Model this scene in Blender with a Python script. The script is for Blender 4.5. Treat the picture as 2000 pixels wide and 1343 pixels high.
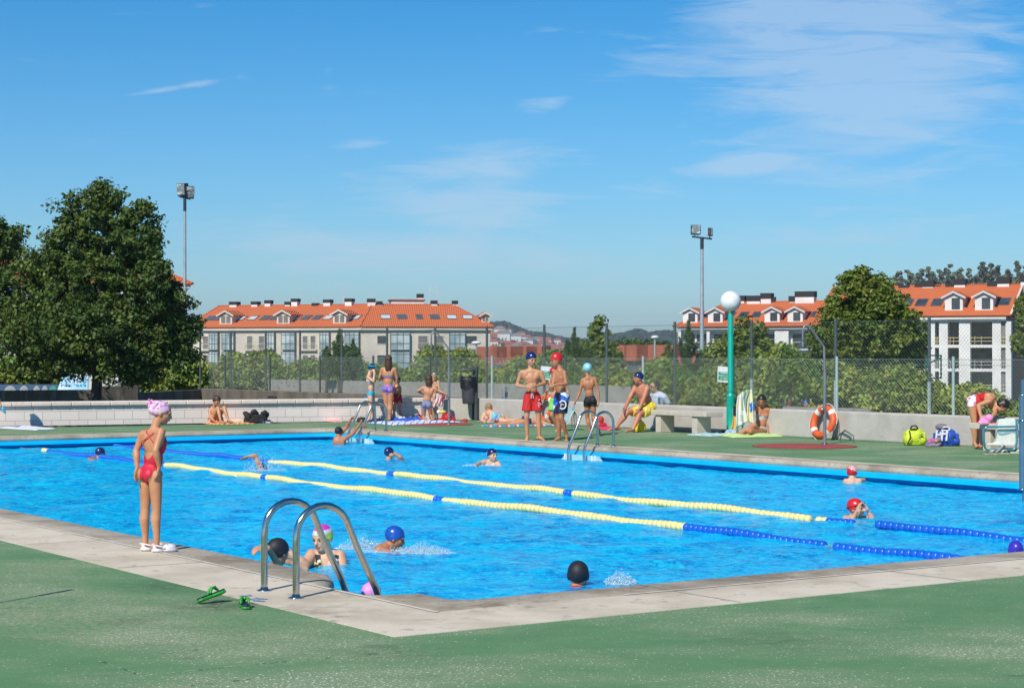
import bpy, math, random
import numpy as np
from mathutils import Vector, Matrix, Euler, Quaternion

# ------------------------------------------------------------------ camera, sky, sun, exposure
scene = bpy.context.scene
for o_ in list(bpy.data.objects):
    bpy.data.objects.remove(o_)
COL = scene.collection
FPX, PITCH, EYE, TH = 3666.4, 0.0052, 1.6, 0.5954      # focal length in photo pixels, tilt, eye height, pool yaw
cam_d = bpy.data.cameras.new("camera"); cam = bpy.data.objects.new("camera", cam_d); COL.objects.link(cam)
cam_d.sensor_width = 36.0; cam_d.lens = 36.0 * FPX / 2000.0
cam_d.clip_start = 0.1; cam_d.clip_end = 20000
cam.location = (0, 0, EYE); cam.rotation_euler = (math.pi / 2 + PITCH, 0, 0)
scene.camera = cam

SUN_EL = math.radians(43); SUN_AZ = math.radians(25)   # shadows fall away and 25 degrees to the right
sun_dir = Vector((-math.sin(SUN_AZ) * math.cos(SUN_EL), -math.cos(SUN_AZ) * math.cos(SUN_EL), math.sin(SUN_EL)))
sd = bpy.data.lights.new("sun", 'SUN'); sd.energy = 5.0; sd.angle = math.radians(0.5); sd.color = (1.0, 0.93, 0.81)
sun = bpy.data.objects.new("sun", sd); COL.objects.link(sun)
sun.rotation_euler = sun_dir.to_track_quat('Z', 'Y').to_euler(); sun.location = sun_dir * 60

scene.view_settings.view_transform = 'Standard'; scene.view_settings.look = 'None'
scene.view_settings.exposure = 0.0; scene.view_settings.gamma = 1.0
try: scene.view_settings.use_curve_mapping = False
except Exception: pass

world = bpy.data.worlds.new("World"); scene.world = world; world.use_nodes = True
wn = world.node_tree.nodes; wl = world.node_tree.links; wn.clear()
def wnode(t, **k):
    n = wn.new(t)
    for a, b in k.items(): setattr(n, a, b)
    return n
sky = wnode('ShaderNodeTexSky', sky_type='NISHITA'); sky.sun_disc = False
sky.sun_elevation = SUN_EL; sky.sun_rotation = math.pi + SUN_AZ
sky.altitude = 150; sky.air_density = 1.1; sky.dust_density = 0.35; sky.ozone_density = 2.6
SKY_TINT = (0.66, 0.80, 1.0)
tint = wnode('ShaderNodeMix', data_type='RGBA', blend_type='MULTIPLY'); tint.inputs[0].default_value = 1.0
wl.new(sky.outputs[0], tint.inputs[6]); TINT_AT = (tint, (.68, .93, 1.24), (.08, .63, 1.03))
# thin cirrus: streaky noise by world direction, gathered where the photograph has them
geo = wnode('ShaderNodeTexCoord'); sep = wnode('ShaderNodeSeparateXYZ'); wl.new(geo.outputs['Generated'], sep.inputs[0])
def wm(op, a, b=None, c=None):
    n = wnode('ShaderNodeMath', operation=op)
    for i, v in enumerate((a, b, c)):
        if v is None: continue
        if hasattr(v, 'is_linked') or hasattr(v, 'links'): wl.new(v, n.inputs[i])
        else: n.inputs[i].default_value = v
    return n.outputs[0]
az = wm('DIVIDE', sep.outputs[0], wm('MAXIMUM', sep.outputs[1], 0.05)); el = wm('DIVIDE', sep.outputs[2], wm('MAXIMUM', sep.outputs[1], 0.05))
grd = wnode('ShaderNodeMix', data_type='RGBA'); grd.inputs[6].default_value = (*TINT_AT[1], 1); grd.inputs[7].default_value = (*TINT_AT[2], 1)
wl.new(wm('MINIMUM', wm('POWER', wm('MAXIMUM', wm('MULTIPLY', sep.outputs[2], 4.6), 0.0), .75), 1.0), grd.inputs[0]); wl.new(grd.outputs[2], tint.inputs[7])
comb = wnode('ShaderNodeCombineXYZ'); wl.new(az, comb.inputs[0]); wl.new(el, comb.inputs[1])
mp = wnode('ShaderNodeMapping'); mp.inputs['Rotation'].default_value = (0, 0, math.radians(-9)); mp.inputs['Scale'].default_value = (13, 84, 1)
wl.new(comb.outputs[0], mp.inputs[0])
nz = wnode('ShaderNodeTexNoise'); nz.inputs['Scale'].default_value = 1.0; nz.inputs['Detail'].default_value = 10; nz.inputs['Roughness'].default_value = .66; nz.inputs['Distortion'].default_value = .7
wl.new(mp.outputs[0], nz.inputs[0])
cover = None
# each cloud patch: centre (azimuth, elevation) and half sizes as tangents, strength
for (ca, ce, ra, re, st, sl) in [(.190, .150, .085, .060, 1.0, .0), (.150, .185, .08, .03, .9, .25), (.215, .118, .06, .020, .7, .1), (.125, .102, .035, .008, 1.0, .15),
                        (-.012, .098, .045, .016, .75, 0), (-.02, .079, .06, .017, .8, 0), (-.055, .055, .11, .016, .85, -.02), (.015, .048, .04, .006, .8, 0),
                        (-.183, .141, .032, .0020, .62, .17), (-.098, .150, .006, .010, .40, 0), (.016, .132, .018, .006, .55, .15), (-.078, .111, .018, .004, .6, .05),
                        (.17, .065, .10, .012, .45, .08), (.04, .085, .08, .01, .4, .05)]:
    dx = wm('SUBTRACT', az, ca); dy = wm('SUBTRACT', wm('SUBTRACT', el, ce), wm('MULTIPLY', dx, sl))
    q = wm('ADD', wm('POWER', wm('ABSOLUTE', wm('DIVIDE', dx, ra)), 2.0), wm('POWER', wm('ABSOLUTE', wm('DIVIDE', dy, re)), 2.0))
    g = wm('MULTIPLY', wm('POWER', 2.718, wm('MULTIPLY', q, -1.0)), st)
    cover = g if cover is None else wm('MAXIMUM', cover, g)
amt = wm('MULTIPLY', wm('SUBTRACT', wm('ADD', nz.outputs[0], wm('MULTIPLY', cover, .50)), .63), 1.75)
amt = wm('MINIMUM', wm('MAXIMUM', amt, 0.0), .50)
cl = wnode('ShaderNodeMix', data_type='RGBA'); wl.new(amt, cl.inputs[0]); wl.new(tint.outputs[2], cl.inputs[6]); cl.inputs[7].default_value = (5.3, 6.7, 8.3, 1)
bg = wnode('ShaderNodeBackground'); bg.inputs[1].default_value = 0.108; wl.new(cl.outputs[2], bg.inputs[0])
wo = wnode('ShaderNodeOutputWorld'); wl.new(bg.outputs[0], wo.inputs[0])

scene.cycles.max_bounces = 6; scene.cycles.transparent_max_bounces = 12
rng = np.random.default_rng(7); random.seed(7)

# ------------------------------------------------------------------ points
def ray(px, py):
    x = (px - 1000) / FPX; u = (671.5 - py) / FPX
    return Vector((x, math.cos(PITCH) - u * math.sin(PITCH), math.sin(PITCH) + u * math.cos(PITCH)))
def at(px, py, Y):            # the point of the photograph's sight line that lies Y metres ahead
    r = ray(px, py); return Vector((0, 0, EYE)) + r * (Y / r.y)
def gnd(px, py, z=0.0):       # where the sight line meets a level surface
    r = ray(px, py); return Vector((0, 0, EYE)) + r * ((z - EYE) / r.z)
A = Vector((-math.sin(TH), math.cos(TH), 0)); B = Vector((math.cos(TH), math.sin(TH), 0))
CI = Vector((-0.3463, 12.2590, 0))
PL, PW, WATER = 24.99, 12.67, -0.227                       # pool length, width, water level
def pf(u, v, z=0.0): return CI + A * u + B * v + Vector((0, 0, z))
def uv_of(p): d = Vector(p) - CI; return d.dot(A), d.dot(B)

# ------------------------------------------------------------------ materials
MATS = {}
def mat(name, col, rough=.7, col2=None, scale=4.0, detail=6, lo=.35, hi=.65, bump=0.0, bscale=None, metal=0.0, spec=.5, coords='Object', stretch=None,
        third=None, tscale=60.0, tlo=.62, thi=.7, emit=None, coat=0.0, island=0.0, transl=0.0):
    if name in MATS: return MATS[name]
    m = bpy.data.materials.new(name); m.use_nodes = True; N = m.node_tree.nodes; L = m.node_tree.links
    b = N['Principled BSDF']; b.inputs['Roughness'].default_value = rough; b.inputs['Metallic'].default_value = metal
    b.inputs['Specular IOR Level'].default_value = spec
    if coat: b.inputs['Coat Weight'].default_value = coat
    b.inputs['Base Color'].default_value = (*col, 1)
    tc = N.new('ShaderNodeTexCoord'); src = tc.outputs[coords]
    if stretch:
        mpn = N.new('ShaderNodeMapping'); mpn.inputs['Scale'].default_value = stretch; L.new(src, mpn.inputs[0]); src = mpn.outputs[0]
    cur = None
    if col2 is not None:
        n = N.new('ShaderNodeTexNoise'); n.inputs['Scale'].default_value = scale; n.inputs['Detail'].default_value = detail; n.inputs['Roughness'].default_value = .6; L.new(src, n.inputs[0])
        r = N.new('ShaderNodeMapRange'); r.inputs[1].default_value = lo; r.inputs[2].default_value = hi; L.new(n.outputs[0], r.inputs[0])
        x = N.new('ShaderNodeMix'); x.data_type = 'RGBA'; L.new(r.outputs[0], x.inputs[0]); x.inputs[6].default_value = (*col, 1); x.inputs[7].default_value = (*col2, 1)
        cur = x.outputs[2]
    if third is not None:
        n = N.new('ShaderNodeTexNoise'); n.inputs['Scale'].default_value = tscale; n.inputs['Detail'].default_value = 3; L.new(src, n.inputs[0])
        r = N.new('ShaderNodeMapRange'); r.inputs[1].default_value = tlo; r.inputs[2].default_value = thi; L.new(n.outputs[0], r.inputs[0])
        x = N.new('ShaderNodeMix'); x.data_type = 'RGBA'; L.new(r.outputs[0], x.inputs[0])
        if cur: L.new(cur, x.inputs[6])
        else: x.inputs[6].default_value = (*col, 1)
        x.inputs[7].default_value = (*third, 1); cur = x.outputs[2]
    if island:
        g = N.new('ShaderNodeNewGeometry'); h = N.new('ShaderNodeHueSaturation')
        r = N.new('ShaderNodeMapRange'); r.inputs[3].default_value = 1 - island; r.inputs[4].default_value = 1 + island; L.new(g.outputs['Random Per Island'], r.inputs[0])
        L.new(r.outputs[0], h.inputs['Value'])
        r2 = N.new('ShaderNodeMapRange'); r2.inputs[3].default_value = .5 - island * .07; r2.inputs[4].default_value = .5 + island * .03; L.new(g.outputs['Random Per Island'], r2.inputs[0]); L.new(r2.outputs[0], h.inputs['Hue'])
        if cur: L.new(cur, h.inputs['Color'])
        else: h.inputs['Color'].default_value = (*col, 1)
        cur = h.outputs[0]
    if cur: L.new(cur, b.inputs['Base Color'])
    if bump:
        n = N.new('ShaderNodeTexNoise'); n.inputs['Scale'].default_value = bscale or scale * 6; n.inputs['Detail'].default_value = 5; L.new(src, n.inputs[0])
        bb = N.new('ShaderNodeBump'); bb.inputs['Strength'].default_value = 1.0; bb.inputs['Distance'].default_value = bump; L.new(n.outputs[0], bb.inputs['Height']); L.new(bb.outputs[0], b.inputs['Normal'])
    if emit:
        b.inputs['Emission Color'].default_value = (*emit, 1); b.inputs['Emission Strength'].default_value = 1
    if transl:
        t = N.new('ShaderNodeBsdfTranslucent'); mx = N.new('ShaderNodeMixShader'); mx.inputs[0].default_value = transl
        if cur: L.new(cur, t.inputs[0])
        else: t.inputs[0].default_value = (*col, 1)
        out = N['Material Output']; L.new(b.outputs[0], mx.inputs[1]); L.new(t.outputs[0], mx.inputs[2]); L.new(mx.outputs[0], out.inputs[0])
    MATS[name] = m; return m
def plain(name, col, rough=.6, **k):
    return mat(name, col, rough, col2=tuple(c * .82 for c in col), scale=k.pop('scale', 9.0), **k)

# ------------------------------------------------------------------ meshes
class G:
    """collects shapes, builds them as ONE mesh object"""
    def __init__(s): s.v = []; s.f = []; s.m = []; s.sm = []; s.cur = 0; s.smooth = False
    def add(s, vs, fs):
        n = len(s.v); s.v += [tuple(x) for x in vs]
        for f in fs: s.f.append(tuple(n + i for i in f)); s.m.append(s.cur); s.sm.append(s.smooth)
        return s
    def box(s, c, d, rz=0.0, R=None):
        c = Vector(c); d = Vector(d) * .5
        M_ = R if R is not None else Matrix.Rotation(rz, 3, 'Z')
        vs = [c + M_ @ Vector((d.x * i, d.y * j, d.z * k)) for i in (-1, 1) for j in (-1, 1) for k in (-1, 1)]
        return s.add(vs, [(0, 1, 3, 2), (4, 6, 7, 5), (0, 4, 5, 1), (2, 3, 7, 6), (0, 2, 6, 4), (1, 5, 7, 3)])
    def bar(s, p, q, w, h, up=(0, 0, 1)):      # rectangular bar between two points
        p = Vector(p); q = Vector(q); d = (q - p); n = d.normalized(); u = Vector(up); sd_ = n.cross(u)
        if sd_.length < 1e-4: sd_ = n.cross(Vector((1, 0, 0)))
        sd_.normalize(); u = sd_.cross(n).normalized()
        R = Matrix((n, sd_, u)).transposed()
        return s.box((p + q) / 2, (d.length, w, h), R=R)
    def tube(s, pts, r, n=8, closed=False, caps=True):
        pts = [Vector(p) for p in pts]; m = len(pts)
        rs = r if isinstance(r, (list, tuple)) else [r] * m
        t0 = (pts[1] - pts[0]).normalized(); ref = Vector((0, 0, 1)) if abs(t0.z) < .9 else Vector((1, 0, 0))
        nx = t0.cross(ref).normalized(); vs = []
        for i in range(m):
            if closed: t = (pts[(i + 1) % m] - pts[i - 1])
            elif i == 0: t = pts[1] - pts[0]
            elif i == m - 1: t = pts[-1] - pts[-2]
            else: t = (pts[i + 1] - pts[i]).normalized() + (pts[i] - pts[i - 1]).normalized()
            t = t.normalized() if t.length > 1e-9 else t0
            nx = (nx - t * nx.dot(t)).normalized(); ny = t.cross(nx)
            for k in range(n):
                a = 2 * math.pi * k / n; vs.append(pts[i] + (nx * math.cos(a) + ny * math.sin(a)) * rs[i])
        fs = []
        for i in range(m if closed else m - 1):
            j = (i + 1) % m
            for k in range(n): fs.append((i * n + k, i * n + (k + 1) % n, j * n + (k + 1) % n, j * n + k))
        sm = s.smooth; s.smooth = True; s.add(vs, fs); s.smooth = sm
        if caps and not closed:
            s.add(vs[:n], [tuple(range(n))[::-1]]); s.add(vs[-n:], [tuple(range(n))])
        return s
    def lathe(s, c, prof, n=16, R=None):        # prof: (radius, z)
        c = Vector(c); R = R or Matrix.Identity(3); vs = []
        for (r, z) in prof:
            for k in range(n):
                a = 2 * math.pi * k / n; vs.append(c + R @ Vector((r * math.cos(a), r * math.sin(a), z)))
        fs = [(i * n + k, i * n + (k + 1) % n, (i + 1) * n + (k + 1) % n, (i + 1) * n + k) for i in range(len(prof) - 1) for k in range(n)]
        fs.append(tuple(range(n))[::-1]); fs.append(tuple((len(prof) - 1) * n + k for k in range(n)))
        sm = s.smooth; s.smooth = True; s.add(vs, fs); s.smooth = sm; return s
    def ell(s, c, r, R=None, nu=12, nv=8):
        c = Vector(c); R = R or Matrix.Identity(3); r = (r, r, r) if isinstance(r, (int, float)) else r
        vs = [c + R @ Vector((0, 0, -r[2]))]
        for j in range(1, nv):
            t = -math.pi / 2 + math.pi * j / nv
            for k in range(nu):
                a = 2 * math.pi * k / nu; vs.append(c + R @ Vector((r[0] * math.cos(t) * math.cos(a), r[1] * math.cos(t) * math.sin(a), r[2] * math.sin(t))))
        vs.append(c + R @ Vector((0, 0, r[2]))); fs = [(0, 1 + (k + 1) % nu, 1 + k) for k in range(nu)]
        for j in range(nv - 2):
            for k in range(nu): fs.append((1 + j * nu + k, 1 + j * nu + (k + 1) % nu, 1 + (j + 1) * nu + (k + 1) % nu, 1 + (j + 1) * nu + k))
        e = len(vs) - 1; b = 1 + (nv - 2) * nu
        fs += [(b + k, b + (k + 1) % nu, e) for k in range(nu)]
        sm = s.smooth; s.smooth = True; s.add(vs, fs); s.smooth = sm; return s
    def poly(s, pts, d=None):                   # a polygon, or a prism when d (offset vector) is given
        pts = [Vector(p) for p in pts]; n = len(pts)
        if d is None: return s.add(pts, [tuple(range(n))])
        d = Vector(d); return s.add(pts + [p + d for p in pts], [tuple(range(n))[::-1], tuple(range(n, 2 * n))] + [(i, (i + 1) % n, n + (i + 1) % n, n + i) for i in range(n)])
    def build(s, name, mats, parent=None, world=True, bevel=0.0):
        """world=True: the points are world points and are moved into the parent's frame"""
        mats = mats if isinstance(mats, (list, tuple)) else [mats]
        me = bpy.data.meshes.new(name); me.from_pydata([tuple(v) for v in s.v], [], s.f); me.update()
        for m_ in mats: me.materials.append(m_)
        me.polygons.foreach_set('material_index', s.m); me.polygons.foreach_set('use_smooth', s.sm)
        return link(name, me, parent, world, bevel)
def root_matrix(o):
    M_ = Matrix.LocRotScale(o.location, o.rotation_euler, o.scale)
    return root_matrix(o.parent) @ M_ if o.parent else M_
def link(name, me, parent=None, world=True, bevel=0.0):
    o = bpy.data.objects.new(name, me); COL.objects.link(o)
    if world and parent is not None: me.transform(root_matrix(parent).inverted())
    if world and parent is None and len(me.vertices):
        co = np.empty(len(me.vertices) * 3, 'f'); me.vertices.foreach_get('co', co); co = co.reshape(-1, 3)
        c = Vector(((co[:, 0].min() + co[:, 0].max()) / 2, (co[:, 1].min() + co[:, 1].max()) / 2, co[:, 2].min())); c = Vector(tuple(float(x) for x in c))
        me.transform(Matrix.Translation(-c)); o.location = c
    o.parent = parent
    if bevel:
        b = o.modifiers.new('bevel', 'BEVEL'); b.width = bevel; b.segments = 2; b.limit_method = 'ANGLE'
    return o
def tag(o, label, cat, group=None, kind=None):
    if label: o['label'] = label
    if cat: o['category'] = cat
    if group: o['group'] = group
    if kind: o['kind'] = kind
    return o
def thing(name, loc, label, cat, group=None, rz=0.0):
    o = bpy.data.objects.new(name, None); COL.objects.link(o); o.location = Vector(loc); o.rotation_euler = (0, 0, rz)
    o.empty_display_size = .2
    return tag(o, label, cat, group)
def struct(o): o['kind'] = 'structure'; return o
def raw_mesh(name, verts, faces, mats, smooth=False, idx=None):
    """fast mesh from numpy arrays; faces is (n,3) or (n,4)"""
    me = bpy.data.meshes.new(name); nv = len(verts); nf, k = faces.shape
    me.vertices.add(nv); me.vertices.foreach_set('co', np.asarray(verts, 'f').ravel())
    me.loops.add(nf * k); me.loops.foreach_set('vertex_index', faces.astype('i').ravel())
    me.polygons.add(nf); me.polygons.foreach_set('loop_start', np.arange(nf, dtype='i') * k)
    if smooth: me.polygons.foreach_set('use_smooth', np.ones(nf, 'i'))
    for m_ in (mats if isinstance(mats, (list, tuple)) else [mats]): me.materials.append(m_)
    if idx is not None: me.polygons.foreach_set('material_index', idx.astype('i'))
    me.update(calc_edges=True); me.validate(); return me
def text_mesh(txt, size):
    cu = bpy.data.curves.new('t', 'FONT'); cu.body = txt; cu.size = size; cu.align_x = 'CENTER'; cu.align_y = 'CENTER'
    cu.offset = size * .02
    o = bpy.data.objects.new('t', cu); COL.objects.link(o); dg = bpy.context.evaluated_depsgraph_get()
    me = bpy.data.meshes.new_from_object(o.evaluated_get(dg)); bpy.data.objects.remove(o); return me
# ------------------------------------------------------------------ deck, coping, pool
m_green = bpy.data.materials.new('green_rubber_deck'); m_green.use_nodes = True; N = m_green.node_tree.nodes; L = m_green.node_tree.links
b = N['Principled BSDF']; b.inputs['Roughness'].default_value = .95; b.inputs['Specular IOR Level'].default_value = .25; tc = N.new('ShaderNodeTexCoord')
def dn(scale, detail=4, rough=.6, st=(1, 1, 1)):
    mpn = N.new('ShaderNodeMapping'); mpn.inputs['Scale'].default_value = st; L.new(tc.outputs['Object'], mpn.inputs[0]); n = N.new('ShaderNodeTexNoise'); n.inputs['Scale'].default_value = scale; n.inputs['Detail'].default_value = detail; n.inputs['Roughness'].default_value = rough; L.new(mpn.outputs[0], n.inputs[0]); return n.outputs[0]
def dr(src, lo, hi, a=0.0, b_=1.0):
    r = N.new('ShaderNodeMapRange'); r.inputs[1].default_value = lo; r.inputs[2].default_value = hi; r.inputs[3].default_value = a; r.inputs[4].default_value = b_; L.new(src, r.inputs[0]); return r.outputs[0]
def dm(fac, ca, cb):
    x = N.new('ShaderNodeMix'); x.data_type = 'RGBA'; L.new(fac, x.inputs[0])
    for c_, q in ((ca, 6), (cb, 7)):
        if isinstance(c_, tuple): x.inputs[q].default_value = (*c_, 1)
        else: L.new(c_, x.inputs[q])
    return x.outputs[2]
def dmath(op, a, b_):
    n = N.new('ShaderNodeMath'); n.operation = op
    for i, v in enumerate((a, b_)):
        if isinstance(v, (int, float)): n.inputs[i].default_value = v
        else: L.new(v, n.inputs[i])
    return n.outputs[0]
wear = dr(dn(.55, 6, .62, (1, 1.6, 1)), .42, .62)                       # trodden, greyer areas
c_ = dm(dr(dn(2.3, 8, .7), .35, .68), (.090, .215, .096), (.125, .25, .115)); c_ = dm(dmath('MULTIPLY', wear, .38), c_, (.27, .29, .175))
spk = dr(dmath('ADD', dn(55, 2, .5), dmath('MULTIPLY', wear, .09)), .69, .73); c_ = dm(dmath('MULTIPLY', spk, .85), c_, (.80, .78, .64))
spk2 = dr(dmath('ADD', dn(130, 2, .6), dmath('MULTIPLY', wear, .12)), .62, .72); c_ = dm(dmath('MULTIPLY', spk2, .55), c_, (.42, .43, .31))
c_ = dm(dmath('MULTIPLY', dr(dn(1.1, 7, .65, (1, 2.2, 1)), .62, .72), .6), c_, (.045, .085, .05)); 
gpos = N.new('ShaderNodeNewGeometry')
def spot(px, py, r, lo=.38, hi=.6, sc=9):
    p = gnd(px, py); vd = N.new('ShaderNodeVectorMath'); vd.operation = 'DISTANCE'; L.new(gpos.outputs['Position'], vd.inputs[0]); vd.inputs[1].default_value = (p.x, p.y, 0.0)
    return dmath('MULTIPLY', dr(vd.outputs['Value'], r, r * .2), dr(dn(sc, 6, .7), lo, hi))
for (px, py, r, k) in ((440, 1180, .42, .85), (330, 1145, .5, .5), (250, 1212, .25, .5), (760, 1275, .4, .25), (1500, 1250, .6, .3)):
    c_ = dm(dmath('MULTIPLY', spot(px, py, r), k), c_, (.035, .05, .03))
for (px, py, r, k) in ((90, 1190, 1.3, .75), (330, 1230, 1.0, .6), (60, 1120, .8, .5), (520, 1260, .7, .45)):
    c_ = dm(dmath('MULTIPLY', spot(px, py, r, .46, .64, 26), k), c_, (.40, .37, .25))
L.new(c_, b.inputs['Base Color'])
bp = N.new('ShaderNodeBump'); bp.inputs['Distance'].default_value = .004; L.new(dn(120, 3), bp.inputs['Height']); L.new(bp.outputs[0], b.inputs['Normal'])
m_cop = mat('coping_concrete', (.66, .575, .45), .9, col2=(.46, .385, .285), scale=1.3, detail=9, lo=.42, hi=.72, third=(.30, .27, .22), tscale=9, tlo=.60, thi=.8, bump=.003, bscale=60)
m_curb = mat('curb_aggregate', (.44, .38, .295), .95, col2=(.235, .195, .14), scale=1.7, detail=10, lo=.42, hi=.68, third=(.22, .20, .165), tscale=20, tlo=.54, thi=.85, bump=.006, bscale=45)
m_line = mat('mortar_line', (.74, .70, .62), .9, col2=(.55, .5, .43), scale=5)
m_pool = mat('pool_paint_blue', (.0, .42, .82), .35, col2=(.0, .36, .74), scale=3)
m_pool_shade = mat('pool_paint_shade', (.002, .10, .36), .35, col2=(.002, .085, .31), scale=3)  # darker copy of the blue: shade of the undercut put into the colour

DU0, DV0 = -16.0, -32.0
g = G()
# the green deck round the pool, reaching out behind the camera; u 24.99+.48, v 12.67+.48 on the far sides, 1.184 on the near ones
ou0, ov0, ou1, ov1 = -1.184, -1.184, PL + .479, PW + .479
WU0, WU1, WV = 31.2, 28.0, 18.05       # left wall (slightly skew) and right wall
cor = [(ou0, ov0), (ou1, ov0), (ou1, ov1), (ou0, ov1)]
far = [(DU0, DV0), (33.4, DV0), (28.05, WV + .1), (DU0, WV + .1)]
for i in range(4):
    j = (i + 1) % 4
    g.poly([pf(*far[i]), pf(*far[j]), pf(*cor[j]), pf(*cor[i])])
deck = struct(g.build('pool_deck', m_green))

def edge_loop(d_near, d_far, z, rec=0.0):
    """loop of points round the pool at a distance from the water edge; rec pushes the ladder recess back"""
    n, f = d_near, d_far; P = []
    ch = max(.16 - n * .3, 0)                     # the near corner is cut off a little
    P.append(pf(-n, -n + ch * 1.0, z)); P.append(pf(-n + ch * .5, -n + ch * .2, z)); P.append(pf(-n + ch, -n, z))
    for (u, k) in ((.36, 0), (.42, .7), (.52, 1), (.8, 1), (1.1, 1), (1.24, .8), (1.5, .3), (1.75, 0)):
        P.append(pf(u, -n - rec * k, z))
    for u in np.arange(3, PL, 2.0): P.append(pf(u, -n, z))
    P.append(pf(PL + f, -n, z))
    for v in np.arange(2, PW, 2.0): P.append(pf(PL + f, v, z))
    P.append(pf(PL + f, PW + f, z))
    for u in np.arange(23, 0, -2.0): P.append(pf(u, PW + f, z))
    P.append(pf(-n, PW + f, z))
    for v in np.arange(11, 0, -2.0): P.append(pf(-n, v, z))
    return P
def ring(prof, name, m, smooth=True):
    g = G(); g.smooth = smooth; loops = [edge_loop(*p) for p in prof]; n = len(loops[0])
    vs = [p for l in loops for p in l]
    g.add(vs, [(i * n + k, i * n + (k + 1) % n, (i + 1) * n + (k + 1) % n, (i + 1) * n + k) for i in range(len(loops) - 1) for k in range(n)])
    return struct(g.build(name, m))
R = .34
ring([(.012, .012, -.085, R), (.0, .0, -.07, R), (.004, .0, -.04, R), (.02, .015, -.014, R), (.06, .04, -.001, R), (.10, .07, .006, R), (.44, .25, .008, .04), (.455, .26, .0045, .0)], 'pool_curb', m_curb)
ring([(.45, .255, .004, 0), (1.184, .479, .004, 0), (1.19, .485, -.05, 0)], 'coping', m_cop, False)
g = G(); lo_, hi_ = edge_loop(.452, .262, .0085), edge_loop(.482, .27, .0085); n = len(lo_)
g.add(lo_ + hi_, [(k, (k + 1) % n, n + (k + 1) % n, n + k) for k in range(n) if k < n - 1])
struct(g.build('coping_line', m_line))
g = G()
for u in np.arange(2.9, PL, 2.05):
    for (sg, v0, v1, z) in ((-1, 0.06, .45, .0095), (-1, .48, 1.17, .006)): p, q = pf(u, -v0, z), pf(u, -v1, z); w_ = A * .006; g.poly([p - w_, q - w_, q + w_, p + w_][::-1])
    p, q = pf(u, PW + .04, .0095), pf(u, PW + .25, .0095); w_ = A * .012; g.poly([p - w_, q - w_, q + w_, p + w_])
for v in np.arange(1.4, PW, 2.05):
    for (v0, v1, z) in ((0.06, .45, .0095), (.48, 1.17, .006)): p, q = pf(-v0, v, z), pf(-v1, v, z); w_ = B * .006; g.poly([p - w_, q - w_, q + w_, p + w_])
struct(g.build('coping_joints', mat('joint_dark', (.20, .17, .13), .95, col2=(.36, .32, .26), scale=9)))
# pool wall under the coping: a bright sloping lip, then an undercut, down to the floor
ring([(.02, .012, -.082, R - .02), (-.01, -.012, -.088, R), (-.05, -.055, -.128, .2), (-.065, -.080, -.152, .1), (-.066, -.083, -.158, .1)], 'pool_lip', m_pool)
ring([(-.066, -.083, -.158, .1), (-.055, -.060, -.185, .1), (-.01, -.002, -.225, .1), (-.0, .01, -.26, .1), (-.0, .01, -1.9, .1)], 'pool_wall', m_pool_shade)
g = G(); g.poly([pf(-.2, -.2, -1.85), pf(PL + .1, -.2, -1.85), pf(PL + .1, PW + .1, -1.85), pf(-.2, PW + .1, -1.85)]); struct(g.build('pool_floor', m_pool))

for m_, k0 in ((m_cop, .55), (m_curb, .8)):
    N = m_.node_tree.nodes; L = m_.node_tree.links; b = N['Principled BSDF']; tc = N.new('ShaderNodeTexCoord'); gpos = N.new('ShaderNodeNewGeometry'); src = b.inputs['Base Color'].links[0].from_socket; c_ = src
    for (px, py, r) in ((620, 1110, .9), (700, 1160, .6), (930, 1180, .7), (430, 1090, .5), (1500, 1120, .9), (1250, 1150, .5), (640, 1195, .5)):
        c_ = dm(dmath('MULTIPLY', spot(px, py, r, .40, .62, 5), k0), c_, (.17, .125, .075))
    c_ = dm(dmath('MULTIPLY', dr(dn(170, 2, .6), .55, .75), .35 if m_ is m_cop else .75), c_, (.15, .125, .09)); L.new(c_, b.inputs['Base Color'])
# seams in the rubber sheet
g = G(); r_ = random.Random(14)
for (a, b_) in (((195, 1291), (278, 1320)), ((270, 1321), (500, 1297)), ((310, 1277), (400, 1267)), ((360, 1341), (520, 1322)), ((1200, 1196), (1250, 1194)), ((500, 1297), (900, 1262))):
    p, q = gnd(*a), gnd(*b_); n = max(4, int((q - p).length / .035)); w_ = (q - p).normalized().cross(Vector((0, 0, 1)))
    for i in range(n):
        if r_.random() < .62: s0_, s1_ = p.lerp(q, i / n), p.lerp(q, (i + r_.uniform(.35, .95)) / n); h_ = w_ * r_.uniform(.002, .005); o_ = w_ * r_.uniform(-.006, .006); g.cur = int(r_.random() < .45); z_ = Vector((0, 0, .004)); g.poly([s0_ - h_ + o_ + z_, s1_ - h_ + o_ + z_, s1_ + h_ + o_ + z_, s0_ + h_ + o_ + z_][::-1])
struct(g.build('deck_seams', [mat('seam_dark', (.02, .035, .02), .9, col2=(.04, .06, .035)), mat('seam_light', (.55, .52, .40), .9, col2=(.4, .4, .3))]))

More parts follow.
